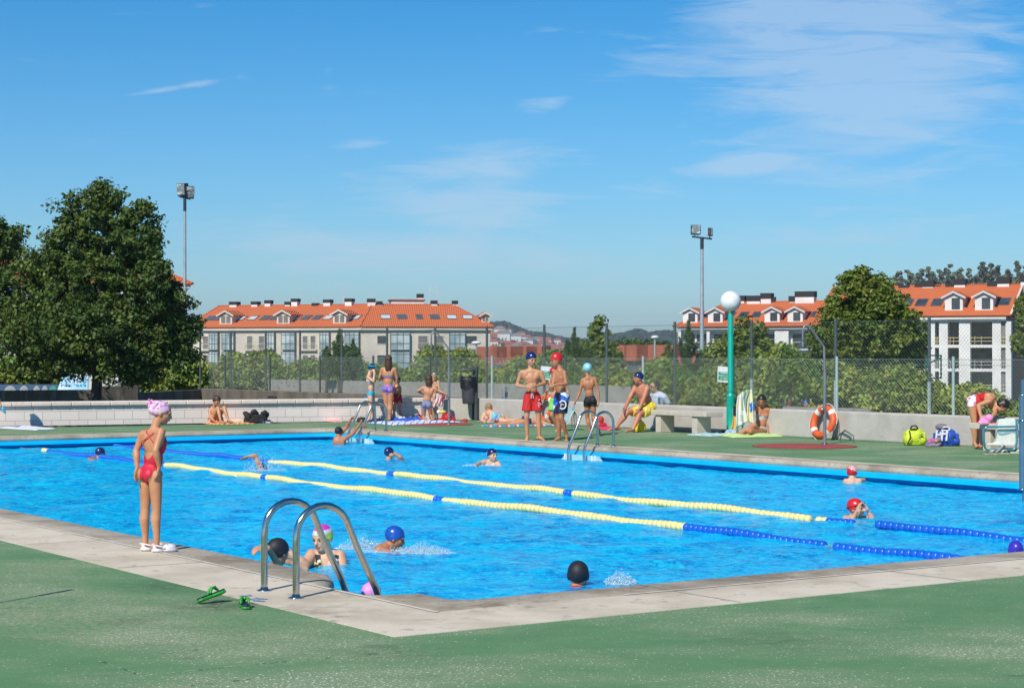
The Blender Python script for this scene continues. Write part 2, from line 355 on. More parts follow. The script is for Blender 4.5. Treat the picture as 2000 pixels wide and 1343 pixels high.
# water: a real rippled sheet, sum of many short waves
NU, NV = 900, 460
uu = np.linspace(-.05, PL + .02, NU); vv = np.linspace(-.3, PW + .02, NV); U, V = np.meshgrid(uu, vv, indexing='ij')
Z = np.zeros_like(U); X_, Y_ = np.zeros_like(U), np.zeros_like(U)
r_ = np.random.default_rng(3)
for i in range(90):
    wl_ = .16 * (14 ** r_.random()); k = 2 * math.pi / wl_; a = r_.random() * 2 * math.pi
    amp = .0100 * (wl_ / 1.0) ** .9 * (0.5 + r_.random()); ph = r_.random() * 9
    warp = 1.3 * np.sin(U * r_.uniform(.15, .8) + r_.random() * 6) + 1.3 * np.sin(V * r_.uniform(.15, .8) + r_.random() * 6)
    env = .6 + .4 * np.sin(U * r_.uniform(.3, 1.2) + V * r_.uniform(-1, 1) + r_.random() * 6)
    arg = k * (math.cos(a) * U + math.sin(a) * V) + ph + warp
    Z += amp * .42 * env * np.sin(arg)
Z *= .62
W3 = np.empty((NU, NV, 3)); ci = np.array(CI); Aa = np.array(A); Bb = np.array(B)
W3[:] = ci + U[..., None] * Aa + V[..., None] * Bb; W3[..., 2] = WATER + Z
ids = np.arange(NU * NV).reshape(NU, NV)
fc = np.stack([ids[:-1, :-1], ids[1:, :-1], ids[1:, 1:], ids[:-1, 1:]], -1).reshape(-1, 4)
mw = bpy.data.materials.new('pool_water'); mw.use_nodes = True; N = mw.node_tree.nodes; L = mw.node_tree.links
b = N['Principled BSDF']; b.inputs['Roughness'].default_value = .04; b.inputs['IOR'].default_value = 1.33; b.inputs['Specular IOR Level'].default_value = .16
tc = N.new('ShaderNodeTexCoord')
def nz_(scale, detail, stretch, dist=0.0):
    mpn = N.new('ShaderNodeMapping'); mpn.inputs['Scale'].default_value = stretch; mpn.inputs['Rotation'].default_value = (0, 0, .5); L.new(tc.outputs['Object'], mpn.inputs[0])
    n = N.new('ShaderNodeTexNoise'); n.inputs['Scale'].default_value = scale; n.inputs['Detail'].default_value = detail; n.inputs['Distortion'].default_value = dist; L.new(mpn.outputs[0], n.inputs[0]); return n.outputs[0]
na_, nb_ = nz_(1.9, 4, (1, 1.0, 1), 1.4), nz_(7.0, 3, (1, 1, 1), 1.8)          # refraction put into the opaque surface colour: paler and deeper blues
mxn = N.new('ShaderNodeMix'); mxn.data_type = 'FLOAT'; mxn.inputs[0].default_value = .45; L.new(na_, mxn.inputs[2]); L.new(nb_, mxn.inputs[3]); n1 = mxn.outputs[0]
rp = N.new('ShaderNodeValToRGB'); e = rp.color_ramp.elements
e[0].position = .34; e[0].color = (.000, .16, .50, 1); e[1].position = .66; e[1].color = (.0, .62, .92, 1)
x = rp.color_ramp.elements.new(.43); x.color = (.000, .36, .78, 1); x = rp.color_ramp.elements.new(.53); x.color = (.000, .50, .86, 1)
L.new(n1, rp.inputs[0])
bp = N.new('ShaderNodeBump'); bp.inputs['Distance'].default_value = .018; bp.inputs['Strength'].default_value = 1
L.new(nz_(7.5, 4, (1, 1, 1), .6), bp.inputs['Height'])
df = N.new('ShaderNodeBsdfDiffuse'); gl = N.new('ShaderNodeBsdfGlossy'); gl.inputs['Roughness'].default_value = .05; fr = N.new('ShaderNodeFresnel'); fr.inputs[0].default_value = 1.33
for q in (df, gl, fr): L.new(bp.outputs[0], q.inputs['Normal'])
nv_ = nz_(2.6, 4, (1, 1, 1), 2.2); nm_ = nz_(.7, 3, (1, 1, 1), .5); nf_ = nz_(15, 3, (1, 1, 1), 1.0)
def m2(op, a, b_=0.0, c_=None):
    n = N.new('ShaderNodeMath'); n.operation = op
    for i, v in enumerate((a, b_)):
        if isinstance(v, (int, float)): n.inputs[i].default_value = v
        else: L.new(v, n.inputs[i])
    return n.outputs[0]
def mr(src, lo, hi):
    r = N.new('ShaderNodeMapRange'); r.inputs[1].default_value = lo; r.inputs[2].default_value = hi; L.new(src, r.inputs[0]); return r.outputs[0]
refl_vein = m2('MULTIPLY', m2('SUBTRACT', 1.0, mr(m2('ABSOLUTE', m2('SUBTRACT', nv_, .5)), .0, .022)), mr(nm_, .48, .60))  # dark reflections drawn into the water colour as thin lines
fleck = m2('MULTIPLY', mr(nf_, .57, .66), .62); glint = m2('MULTIPLY', m2('SUBTRACT', 1.0, mr(nf_, .34, .43)), .7)  # dark flecks and pale sky glints painted into the water colour
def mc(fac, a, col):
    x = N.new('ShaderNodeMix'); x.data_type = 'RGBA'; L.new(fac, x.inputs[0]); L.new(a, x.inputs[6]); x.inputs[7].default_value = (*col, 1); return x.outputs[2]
wc = mc(m2('MULTIPLY', refl_vein, .85), mc(fleck, mc(glint, rp.outputs[0], (.03, .80, .95)), (.0, .12, .48)), (.0, .035, .20)); L.new(wc, df.inputs[0]); mu = N.new('ShaderNodeMath'); mu.operation = 'MULTIPLY'; mu.inputs[1].default_value = .32; L.new(fr.outputs[0], mu.inputs[0])
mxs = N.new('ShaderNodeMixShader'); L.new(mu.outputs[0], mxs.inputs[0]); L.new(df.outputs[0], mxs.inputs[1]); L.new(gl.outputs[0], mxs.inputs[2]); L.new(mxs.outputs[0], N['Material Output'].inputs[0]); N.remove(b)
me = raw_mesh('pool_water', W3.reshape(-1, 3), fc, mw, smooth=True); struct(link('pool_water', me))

# ------------------------------------------------------------------ land out to the horizon
def smooth01(t): t = np.clip(t, 0, 1); return t * t * (3 - 2 * t)
RID_PX = [-9000, 300, 900, 950, 985, 1010, 1035, 1062, 1085, 1115, 1160, 1190, 1225, 1245, 1268, 1300, 1335, 1500, 1700, 2000, 9000]
RID_Y = [664, 662, 648, 641, 638, 648, 658, 659, 666, 671, 671, 664, 658, 652, 660, 655, 662, 650, 650, 640, 660]
def height(x, y):
    r = np.hypot(x, y); d = np.stack([x, y], -1) - np.array([CI.x, CI.y]); u = d @ np.array([A.x, A.y]); v = d @ np.array([B.x, B.y])
    z = -0.85 - 4.35 * smooth01((r - 80) / 160) - 22 * smooth01((r - 260) / 600)
    z = np.where((u > -60) & (u < 31.5) & (v > -80) & (v < 18.3), -2.4, z)
    az_ = np.where(y > 1, x / np.maximum(y, 1), np.sign(x) * 5) * FPX + 1000
    top = EYE + (690.4 - np.interp(az_, RID_PX, RID_Y)) / FPX * 2500 
    z = z + (top - (-27)) * smooth01((r - 900) / 1600) ** 1.15 * (y > 0)
    z = z - (top + 60) * smooth01((r - 2600) / 900) * (y > 0)
    z = z + 30 * smooth01(1 - np.hypot((x - 210) / 130, (y - 640) / 200))      # the wooded rise behind the right-hand flats
    return z
rr = np.concatenate([[0.01], 3 * (4200 / 3) ** (np.arange(1, 130) / 129)])
aa = np.concatenate([np.linspace(-18, 18, 240), np.linspace(19, 341, 90)]) * math.pi / 180
RR, AA = np.meshgrid(rr, aa, indexing='ij'); XX = RR * np.sin(AA); YY = RR * np.cos(AA); ZZ = height(XX, YY)
na = len(aa); ids = np.arange(len(rr) * na).reshape(len(rr), na); nx_ = np.roll(ids, -1, axis=1)
fc = np.stack([ids[:-1], nx_[:-1], nx_[1:], ids[1:]], -1).reshape(-1, 4)
m_land = mat('land', (.055, .085, .03), .95, col2=(.10, .10, .055), scale=.02, detail=10, lo=.4, hi=.62, third=(.03, .05, .022), tscale=.05, tlo=.45, thi=.6)
me = raw_mesh('ground', np.stack([XX, YY, ZZ], -1).reshape(-1, 3), fc, m_land, smooth=True); struct(link('ground', me))

# ------------------------------------------------------------------ walls round the deck
m_wall = mat('rough_concrete_wall', (.50, .47, .43), .95, col2=(.40, .375, .34), scale=2.2, detail=9, third=(.22, .2, .18), tscale=13, tlo=.66, thi=.78, bump=.008, bscale=40)
m_block = bpy.data.materials.new('pale_block_wall'); m_block.use_nodes = True; N = m_block.node_tree.nodes; L = m_block.node_tree.links
b = N['Principled BSDF']; b.inputs['Roughness'].default_value = .9; tc = N.new('ShaderNodeTexCoord')
br = N.new('ShaderNodeTexBrick'); br.offset = .5; br.inputs['Color1'].default_value = (.74, .675, .61, 1); br.inputs['Color2'].default_value = (.80, .73, .665, 1); br.inputs['Mortar'].default_value = (.40, .36, .33, 1)
br.inputs['Scale'].default_value = 1; br.inputs['Mortar Size'].default_value = .006; br.inputs['Brick Width'].default_value = .40; br.inputs['Row Height'].default_value = .2
uvn = N.new('ShaderNodeCombineXYZ'); sp = N.new('ShaderNodeSeparateXYZ'); L.new(tc.outputs['Object'], sp.inputs[0])
mm = N.new('ShaderNodeMath'); mm.operation = 'MULTIPLY'; mm.inputs[1].default_value = 1.09; L.new(sp.outputs[0], mm.inputs[0]); L.new(mm.outputs[0], uvn.inputs[0])
ma = N.new('ShaderNodeMath'); ma.operation = 'ADD'; ma.inputs[1].default_value = .085; L.new(sp.outputs[2], ma.inputs[0]); L.new(ma.outputs[0], uvn.inputs[1]); L.new(uvn.outputs[0], br.inputs[0])
L.new(br.outputs[0], b.inputs['Base Color'])
m_cap = mat('wall_cap_stone', (.74, .65, .58), .85, col2=(.64, .56, .50), scale=3, third=(.35, .3, .28), tscale=9, tlo=.68, thi=.75)
LW0, LW1 = gnd(-260, 836), gnd(846, 819.4)           # left wall foot line
dl = (LW1 - LW0).normalized(); nl = Vector((-dl.y, dl.x, 0))
t = thing('block_wall', (LW0 + LW1) / 2, 'long low pale block wall with a smooth overhanging cap along the left of the deck', 'wall')
g = G(); g.poly([LW0, LW1, LW1 + nl * .22, LW0 + nl * .22], (0, 0, .43)); wob = g.build('blocks', m_block, t)
g = G(); n = 30
for i in range(n):
    p, q = LW0.lerp(LW1, i / n) + dl * .003, LW0.lerp(LW1, (i + 1) / n) - dl * .003
    g.poly([p - nl * .07, q - nl * .07, q + nl * .29, p + nl * .29], (0, 0, .10)); 
for i in range(len(g.v)): g.v[i] = (g.v[i][0], g.v[i][1], g.v[i][2] + .432)
g.build('cap', m_cap, t, bevel=.02)
# end piece between the block wall and the long wall
p, q = gnd(847, 819.6), gnd(922, 820)
g = G(); g.poly([p, q, q + Vector((0, .25, 0)), p + Vector((0, .25, 0))], (0, 0, .52)); tag(g.build('concrete_wall', m_wall, bevel=.015), 'short rough grey wall end piece behind the litter bin and shower', 'wall')
# the long wall on the right
g = G(); u_end = -16
g.poly([pf(27.55, WV), pf(u_end, WV), pf(u_end, WV + .3), pf(27.55, WV + .3)], (0, 0, .53))
tag(g.build('concrete_wall', m_wall, bevel=.03), 'long pitted grey concrete wall carrying the fence on the right of the pool', 'wall')
# stained old wall continuing behind the block wall, carrying the fence on the left
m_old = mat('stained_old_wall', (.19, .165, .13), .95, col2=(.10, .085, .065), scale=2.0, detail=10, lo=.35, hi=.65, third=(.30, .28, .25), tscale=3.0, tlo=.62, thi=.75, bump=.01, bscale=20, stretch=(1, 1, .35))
TURN = 43.2
g = G(); g.poly([pf(TURN, WV + .3), pf(TURN, WV), pf(27.9, WV), pf(27.9, WV + .3)][::-1], (0, 0, 1.53))
for i in range(len(g.v)): g.v[i] = (g.v[i][0], g.v[i][1], g.v[i][2] - 1.0)
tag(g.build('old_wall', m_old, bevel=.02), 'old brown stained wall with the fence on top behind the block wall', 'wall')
g = G(); q0 = pf(TURN, WV); q1 = at(270, 752, 53.5); q2 = at(190, 752, 52.5); q3 = at(-260, 762, 49)
for (p, q, zt) in ((q0, Vector((q1.x, q1.y, 0)), .5), (Vector((q1.x, q1.y, 0)), Vector((q2.x, q2.y, 0)), .69), (Vector((q2.x, q2.y, 0)), Vector((q3.x, q3.y, 0)), .60)):
    g.poly([Vector((p.x, p.y, -1)), Vector((q.x, q.y, -1)), Vector((q.x, q.y + .25, -1)), Vector((p.x, p.y + .25, -1))], (0, 0, zt + 1))
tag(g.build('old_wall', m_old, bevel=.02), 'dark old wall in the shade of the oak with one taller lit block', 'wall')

# ------------------------------------------------------------------ the two chain-link fences on the wall
m_wire_g = plain('green_coated_wire', (.09, .15, .135), .5); m_wire = plain('galvanised_wire', (.34, .42, .39), .4, metal=.3)
m_pdark = plain('dark_steel_post', (.10, .12, .13), .5, metal=.3); m_psil = plain('pale_painted_post', (.35, .45, .45), .45); m_pgr = plain('green_post', (.03, .12, .10), .5)
def chain(name, parent, u0, u1, v, z0, z1, pitch, w, m):
    g = G(); H_ = z1 - z0; n = int((u1 - u0 + H_) / pitch) + 2
    for sgn in (1, -1):
        for i in range(-int(H_ / pitch) - 1, n):
            ua, za, ub, zb = u0 + i * pitch, z0, u0 + i * pitch + H_, z1
            if ua < u0: za += u0 - ua; ua = u0
            if ub > u1: zb -= ub - u1; ub = u1
            if ub <= ua: continue
            if sgn < 0: ua, ub = u0 + u1 - ua, u0 + u1 - ub
            p, q = pf(ua, v + sgn * .002, za), pf(ub, v + sgn * .002, zb); nrm = (q - p).normalized().cross(B) * w * .5
            g.add([p - nrm, p + nrm + B * w * .2, q + nrm + B * w * .2, q - nrm, (p - B * w * .7), (q - B * w * .7)], [(0, 1, 2, 3), (0, 3, 5, 4), (1, 4, 5, 2)])
    return g.build(name, m, parent)
t = thing('chain_link_fence', pf(15, WV + .22, .53), 'tall chain link fence on dark posts set on the wall behind the lower green one', 'fence')
UE = 2.0
chain('wire_mesh', t, UE, TURN - .2, WV + .24, .56, 2.2, .078, .0028, m_wire_g)
tu = 27.45
g = G(); g.tube([pf(UE, WV + .24, 2.2), pf(TURN - .2, WV + .24, 2.2)], .004, 5); g.tube([pf(UE, WV + .24, 1.4), pf(TURN - .2, WV + .24, 1.4)], .003, 5); g.build('tension_wire', m_wire_g, t)
POST_T = []
for px in (391, 451, 519, 586, 667, 756, 850, 951, 1063, 1185, 1318, 1468, 1632, 1815):
    k = (px - 1000) / FPX; o_ = pf(0, WV + .27); uu_ = (k * o_.y - o_.x) / (A.x - k * A.y); POST_T.append(uu_)
POST_T.append(POST_T[-1] - 2.45)
for i, uu_ in enumerate(POST_T):
    g = G(); g.tube([pf(uu_, WV + .27, .5), pf(uu_, WV + .27, 2.27)], .03, 8); g.build('post', m_pdark if px < 1500 else m_pdark, t)
    if i in (11, 12, 13): g = G(); g.tube([pf(uu_, WV + .268, .5), pf(uu_, WV + .268, 1.1)], .034, 8); g.build('post_foot', m_psil, t)
t = thing('chain_link_fence', pf(14, WV + .1, .53), 'low green chain link fence on pale posts along the front of the wall', 'fence')
chain('wire_mesh', t, UE, TURN - .3, WV + .12, .56, 1.5, .076, .0030, m_wire)
g = G(); g.tube([pf(UE, WV + .12, 1.5), pf(TURN - .3, WV + .12, 1.5)], .004, 5); g.build('tension_wire', m_wire, t)
for i, px in enumerate((440, 527, 625, 729, 840, 961, 1104, 1256, 1432, 1634.5, 1862)):
    k = (px - 1000) / FPX; o_ = pf(0, WV + .1); uu_ = (k * o_.y - o_.x) / (A.x - k * A.y)
    g = G(); g.tube([pf(uu_, WV + .1, .5), pf(uu_, WV + .1, 1.55)], .028, 8); g.build('post', m_psil if i in (5, 7, 8, 9, 10) else m_pdark, t)
# ------------------------------------------------------------------ buildings
def tile_mat(name, c1, c2):
    m = bpy.data.materials.new(name); m.use_nodes = True; N = m.node_tree.nodes; L = m.node_tree.links
    b = N['Principled BSDF']; b.inputs['Roughness'].default_value = .85
    tc = N.new('ShaderNodeTexCoord'); n = N.new('ShaderNodeTexNoise'); n.inputs['Scale'].default_value = .6; n.inputs['Detail'].default_value = 10; n.inputs['Roughness'].default_value = .7; L.new(tc.outputs['Object'], n.inputs[0])
    x = N.new('ShaderNodeMix'); x.data_type = 'RGBA'; x.inputs[6].default_value = (*c1, 1); x.inputs[7].default_value = (*c2, 1); L.new(n.outputs[0], x.inputs[0])
    w = N.new('ShaderNodeTexWave'); w.bands_direction = 'Z'; w.inputs['Scale'].default_value = 1.55; w.inputs['Distortion'].default_value = .15; w.wave_profile = 'SAW'; L.new(tc.outputs['Object'], w.inputs[0])
    w2 = N.new('ShaderNodeTexWave'); w2.bands_direction = 'X'; w2.inputs['Scale'].default_value = 1.1; L.new(tc.outputs['Object'], w2.inputs[0])
    a = N.new('ShaderNodeMath'); a.operation = 'ADD'; L.new(w.outputs[1], a.inputs[0]); L.new(w2.outputs[1], a.inputs[1])
    bp = N.new('ShaderNodeBump'); bp.inputs['Distance'].default_value = .09; L.new(a.outputs[0], bp.inputs['Height']); L.new(bp.outputs[0], b.inputs['Normal']); L.new(x.outputs[2], b.inputs['Base Color']); return m
m_roof = tile_mat('clay_roof_tiles', (.66, .165, .05), (.50, .12, .04))
m_roof_old = tile_mat('weathered_roof_tiles', (.46, .12, .055), (.33, .085, .05))
m_cream = mat('cream_render', (.66, .59, .50), .9, col2=(.55, .49, .42), scale=.5, detail=8)
m_white = mat('white_render', (.74, .73, .71), .85, col2=(.64, .63, .61), scale=.5, detail=8)
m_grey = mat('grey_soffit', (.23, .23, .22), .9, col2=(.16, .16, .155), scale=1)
m_glass = mat('blue_window_glass', (.26, .35, .38), .08, col2=(.52, .60, .60), scale=.35, detail=2, lo=.45, hi=.6)
m_glassd = mat('dark_window_glass', (.03, .04, .045), .1, col2=(.07, .08, .09), scale=.6)
m_blind = mat('grey_roller_blind', (.20, .19, .18), .7, col2=(.13, .125, .12), scale=1)
m_slate = mat('skylight_shutter', (.07, .075, .085), .5, col2=(.11, .115, .13), scale=1)
m_black = mat('black_chimney_slats', (.010, .010, .012), .7, col2=(.02, .02, .022), scale=8)
m_brick = mat('red_brick', (.38, .12, .07), .9, col2=(.28, .085, .05), scale=3)
m_frame = plain('white_window_frame', (.6, .62, .62), .5)
m_dframe = plain('dark_window_frame', (.13, .135, .14), .5)
def hit(P, d, px):            # how far along the line P + d s the sight column px lies
    k = (px - 1000) / FPX; return (k * P.y - P.x) / (d.x - k * d.y)
class Wing:
    def __init__(s, P0, P1, root):
        s.P = Vector((P0[0], P0[1], 0)); q = Vector((P1[0], P1[1], 0)); s.d = (q - s.P).normalized(); s.n = Vector((-s.d.y, s.d.x, 0)); s.L = (q - s.P).length; s.root = root
        s.R = Matrix((s.d, s.n, Vector((0, 0, 1)))).transposed()
    def pt(s, a, d, z): return s.P + s.d * a + s.n * d + Vector((0, 0, z))
    def box(s, g, a0, a1, d0, d1, z0, z1): g.box(s.pt((a0 + a1) / 2, (d0 + d1) / 2, (z0 + z1) / 2), (a1 - a0, d1 - d0, z1 - z0), R=s.R); return g
    def u(s, px, d=0.0): return hit(s.P + s.n * d, s.d, px)
    def window(s, px0, px1, z0, z1, glass, bars=1, frame=None, balcony=False, bay=0.0):
        a0, a1 = s.u(px0), s.u(px1); fr = frame or m_frame; f = .08; o = -bay - .03
        g = G(); s.box(g, a0 - f, a0, o - .05, .1, z0, z1); s.box(g, a1, a1 + f, o - .05, .1, z0, z1); s.box(g, a0 - f, a1 + f, o - .055, .1, z1, z1 + f); s.box(g, a0 - f, a1 + f, o - .055, .1, z0 - f, z0)
        for i in range(1, bars + 1): a = a0 + (a1 - a0) * i / (bars + 1); s.box(g, a - .05, a + .05, o - .04, o + .03, z0, z1)
        if bay or bars > 1: zt = z0 + (z1 - z0) * .36; s.box(g, a0, a1, o - .045, o + .03, zt - .05, zt + .05); zt = z0 + (z1 - z0) * .87; s.box(g, a0, a1, o - .045, o + .03, zt - .04, zt + .04)
        if balcony:
            s.box(g, a0 - .35, a1 + .35, -.5, 0, z0 - .28, z0 - .1)
            for i in range(9): a = a0 - .3 + (a1 - a0 + .6) * i / 8; s.box(g, a - .015, a + .015, -.47, -.44, z0 - .1, z0 + .85)
            s.box(g, a0 - .32, a1 + .32, -.48, -.43, z0 + .85, z0 + .89)
        w = g.build('window', fr, s.root); g = G(); s.box(g, a0, a1, o, .02 + .1, z0, z1); g.build('pane', glass, w)
        return w
    def slope(s, ze, zr, dr, ov): s.ze, s.zr, s.dr, s.ov = ze, zr, dr, ov
    def on_roof(s, px, t):        # point on the front slope, t from eave to ridge
        d = -s.ov + (s.dr + s.ov) * t; z = s.ze + (s.zr - s.ze) * t; return s.u(px, d), d, z
    def roof_frame(s):
        e = Vector((0, s.dr + s.ov, s.zr - s.ze)).normalized(); up = (s.n * e.y + Vector((0, 0, e.z))); nn = s.d.cross(up)
        return Matrix((s.d, up, nn)).transposed(), up, nn
    def skylight(s, px, t, w, h, m):
        a, d, z = s.on_roof(px, t); R_, up, nn = s.roof_frame(); c = s.pt(a, d, z)
        g = G(); g.box(c + nn * .04, (w + .16, h + .2, .12), R=R_); f = g.build('skylight', m_dframe, s.root)
        g = G(); g.box(c + nn * .08 - up * (0 if m is not m_frame else .15), (w, h * (1 if m is not m_frame else .75), .1), R=R_); g.build('pane', m, f)
    def dormer(s, px, t, w, h, wallm, open_=False):
        a, d, z = s.on_roof(px, t); run = h * (s.dr + s.ov) / (s.zr - s.ze) + .5; zt = z + h; pk = w * .24
        g = G(); g.poly([s.pt(a - w / 2, d, z - .1), s.pt(a + w / 2, d, z - .1), s.pt(a + w / 2, d, zt), s.pt(a, d, zt + pk), s.pt(a - w / 2, d, zt)], s.n * run)
        D_ = g.build('dormer', wallm, s.root)
        g = G()
        for sg in (-1, 1):
            p0, p1 = s.pt(a, d - .35, zt + pk + .12), s.pt(a + sg * (w / 2 + .4), d - .35, zt - .10)
            g.poly([p0, p1, p1 + Vector((0, 0, .14)), p0 + Vector((0, 0, .14))], s.n * (run + .1))
        g.build('dormer_roof', m_roof, D_)
        g = G()
        for sg in (-1, 1):
            p0, p1 = s.pt(a, d - .39, zt + pk - .02), s.pt(a + sg * (w / 2 + .42), d - .39, zt - .24)
            g.poly([p0, p1, p1 + Vector((0, 0, .26)), p0 + Vector((0, 0, .26))], s.n * .06)
        g.build('verge', m_frame if wallm is m_white else m_cream, D_)
        g = G()
        for (x0, x1) in (((-.36, -.04), (.04, .36)) if not open_ else ((-.12, .34),)): s.box(g, a + x0 * w, a + x1 * w, d - .04, d + .05, z + .15, zt - .1)
        g.build('window', m_blind if not open_ else m_glassd, D_)
    def chimney(s, px0, px1, zt, hb, d, white=.35, m=None):
        a0, a1 = s.u(px0, d), s.u(px1, d); dd = min(abs(a1 - a0), 1.6)
        g = G(); s.box(g, a0 + .06, a1 - .06, d - dd / 2 + .05, d + dd / 2 - .05, s.zr - 1.2, zt - hb); c = g.build('chimney', m or m_white, s.root)
        g = G(); k = 4
        for i in range(k): s.box(g, a0 - .02 * (i % 2), a1 + .02 * (i % 2), d - dd / 2, d + dd / 2, zt - hb * (k - i) / k, zt - hb * (k - i - 1) / k - .004)
        g.build('chimney_cap', m_black, c)
    def hip_roof(s, left, right, name='roof', m=None, depth2=None, joinL=None, joinR=None):
        """left / right: how far the ridge end is pulled in (0 is a gable)"""
        o = s.ov; D2 = depth2 or 2 * s.dr; g = G()
        e0, e1, e2, e3 = s.pt(-o, -o, s.ze), s.pt(s.L + o, -o, s.ze), s.pt(s.L + o, D2 + o, s.ze), s.pt(-o, D2 + o, s.ze)
        r0, r1 = s.pt(left - (o if left == 0 else 0), s.dr, s.zr), s.pt(s.L - right + (o if right == 0 else 0), s.dr, s.zr)
        if joinL: e0, r0, e3 = joinL
        if joinR: e1, r1, e2 = joinR
        dn = Vector((0, 0, -.12))
        g.poly([e0, e1, r1, r0]); g.poly([e2, e3, r0, r1]); 
        if not joinR: g.poly([e1, e2, r1])
        if not joinL: g.poly([e3, e0, r0])
        g.poly([e3 + dn, e2 + dn, e1 + dn, e0 + dn])
        for p, q in ((e0, e1), (e1, e2), (e2, e3), (e3, e0)): g.poly([p + dn, q + dn, q, p])
        rf = g.build(name, m or m_roof, s.root)
        g = G(); g.tube([e0, r0, r1, e1], .13, 6); g.build('ridge_tiles', m or m_roof, rf)
        return rf

# pale flats on the left, two wings meeting at a bend
c0 = Vector((at(705, 650, 283).x, 283, 0))
t = thing('apartment_building', (c0.x, 290, -5), 'long cream apartment block with dormers and a row of chimneys, left behind the hedge', 'building')
dR, dL = Vector((.989, .15, 0)), Vector((.937, -.35, 0)); WR_ = Wing(c0, c0 + dR * hit(c0, dR, 957), t); WL_ = Wing(c0 + dL * hit(c0, dL, 372), c0, t)
for W_ in (WL_, WR_):
    W_.slope(5.72, 9.28, 9.0, .6)
    g = G(); W_.box(g, 0, W_.L, 0, 18, -6, 4.98); g.build('wall', m_cream, t)
    g = G(); W_.box(g, -.3, W_.L + .3, -.45, 18.4, 5.18, 5.50); W_.box(g, -.1, W_.L + .1, -.2, 18.2, 4.985, 5.175); W_.box(g, -.35, W_.L + .35, -.5, 18.45, 5.505, 5.60); g.build('cornice', m_cream, t)
def corner(dist, z):          # where lines parallel to the two facades, dist behind them, meet
    a = WR_.pt(0, dist, z); b_ = WL_.pt(0, dist, z); den = WR_.d.x * WL_.d.y - WR_.d.y * WL_.d.x; k = ((b_.x - a.x) * WL_.d.y - (b_.y - a.y) * WL_.d.x) / den; return a + WR_.d * k
JN = (corner(-.6, 5.72), corner(9.0, 9.28), corner(18.6, 5.72))
WL_.hip_roof(0.01, 0.0, 'roof', joinR=JN); WR_.hip_roof(0.0, 4.6, 'roof', joinL=JN)
for z0, z1 in ((2.33, 4.29), (-.6, 1.38), (-3.5, -1.6)):
    for px0, px1, k in ((763, 799, 'b'), (817, 835, 'w'), (850, 866, 'w'), (878, 907, 'b'), (737, 754, 's'), (912, 931, 's')):
        if k == 'b': WR_.window(px0, px1, z0 - .1, z1 + .5, m_glass, 2, m_dframe, bay=.5)
        elif k == 'w': WR_.window(px0, px1, z0, z1, m_blind, 0, m_cream, balcony=True)
        else: WR_.window(px0, px1, z0 + .8, z1, m_glassd, 0, m_cream)
    for px0, px1, k in ((397, 407, 'w'), (412, 428, 'b'), (437, 459, 'b'), (483, 493, 'w'), (506, 516, 'w'), (522, 538, 'b'), (553, 578, 'b'), (592, 601, 'w'), (607, 616, 'w'), (628, 645, 'b'), (677, 703, 'b')):
        if k == 'b': WL_.window(px0, px1, z0 - .1, z1 + .5, m_glass, 2, m_dframe, bay=.5)
        else: WL_.window(px0, px1, z0, z1, m_blind, 0, m_cream, balcony=True)
for px, k in ((410, 0), (424, 0), (472, 2), (495, 2), (518, 0), (536, 0), (579, 2), (599, 0), (620, 0), (642, 2), (696, 2)): WL_.skylight(px, .40, 1.15, 1.9, m_frame if k else m_slate)
for px, k in ((753, 1), (785, 0), (819, 0), (849, 0), (882, 1), (913, 1)): WR_.skylight(px, .42, 1.35 if px != 819 else .9, 1.9, m_frame if k else m_slate)
for px in (441, 553, 663): WL_.dormer(px, .14, 2.2, 1.35, m_cream)
for (a, b_, y) in ((451, 466, 592), (493, 506, 592), (519, 531, 590), (558, 569, 593), (571, 584, 587.5), (611, 622, 592), (634, 648, 585.5), (676, 690, 584)): WL_.chimney(a, b_, EYE + (690.4 - y) * 310 / FPX if a < 600 else EYE + (690.4 - y) * 297 / FPX, .5, 9.0)
for (a, b_, y) in ((717, 733, 583), (735, 747, 588), (841, 854, 586), (883, 894, 586)): WR_.chimney(a, b_, EYE + (690.4 - y) * 292 / FPX, .55, 9.0)
g = G(); a0, a1 = WR_.u(763, 11), WR_.u(827, 11); WR_.box(g, a0, a1, 10, 14, 8, 9.9); ph = g.build('roof_house', m_white, t)
g = G(); WR_.box(g, a0 - .2, a1 + .2, 9.8, 14.2, 9.905, 10.1); g.build('house_roof', m_roof, ph); WR_.chimney(814, 827, 11.0, .6, 11)
for (px, zt) in ((840, 12.2), (853, 12.3), (672, 10.6)):
    a = WR_.u(px, 9) if px > 705 else WL_.u(px, 9); W_ = WR_ if px > 705 else WL_; p = W_.pt(a, 9, 9.2); g = G(); g.tube([p, p + Vector((0, 0, zt - 9.2))], .05, 6)
    for k in range(4): g.tube([p + Vector((-.45, 0, zt - 9.4 - k * .3)), p + Vector((.45, 0, zt - 9.4 - k * .3))], .025, 5)
    g.build('aerial', m_frame, t)
WR_.dormer(948, .2, 1.2, 1.0, m_cream)
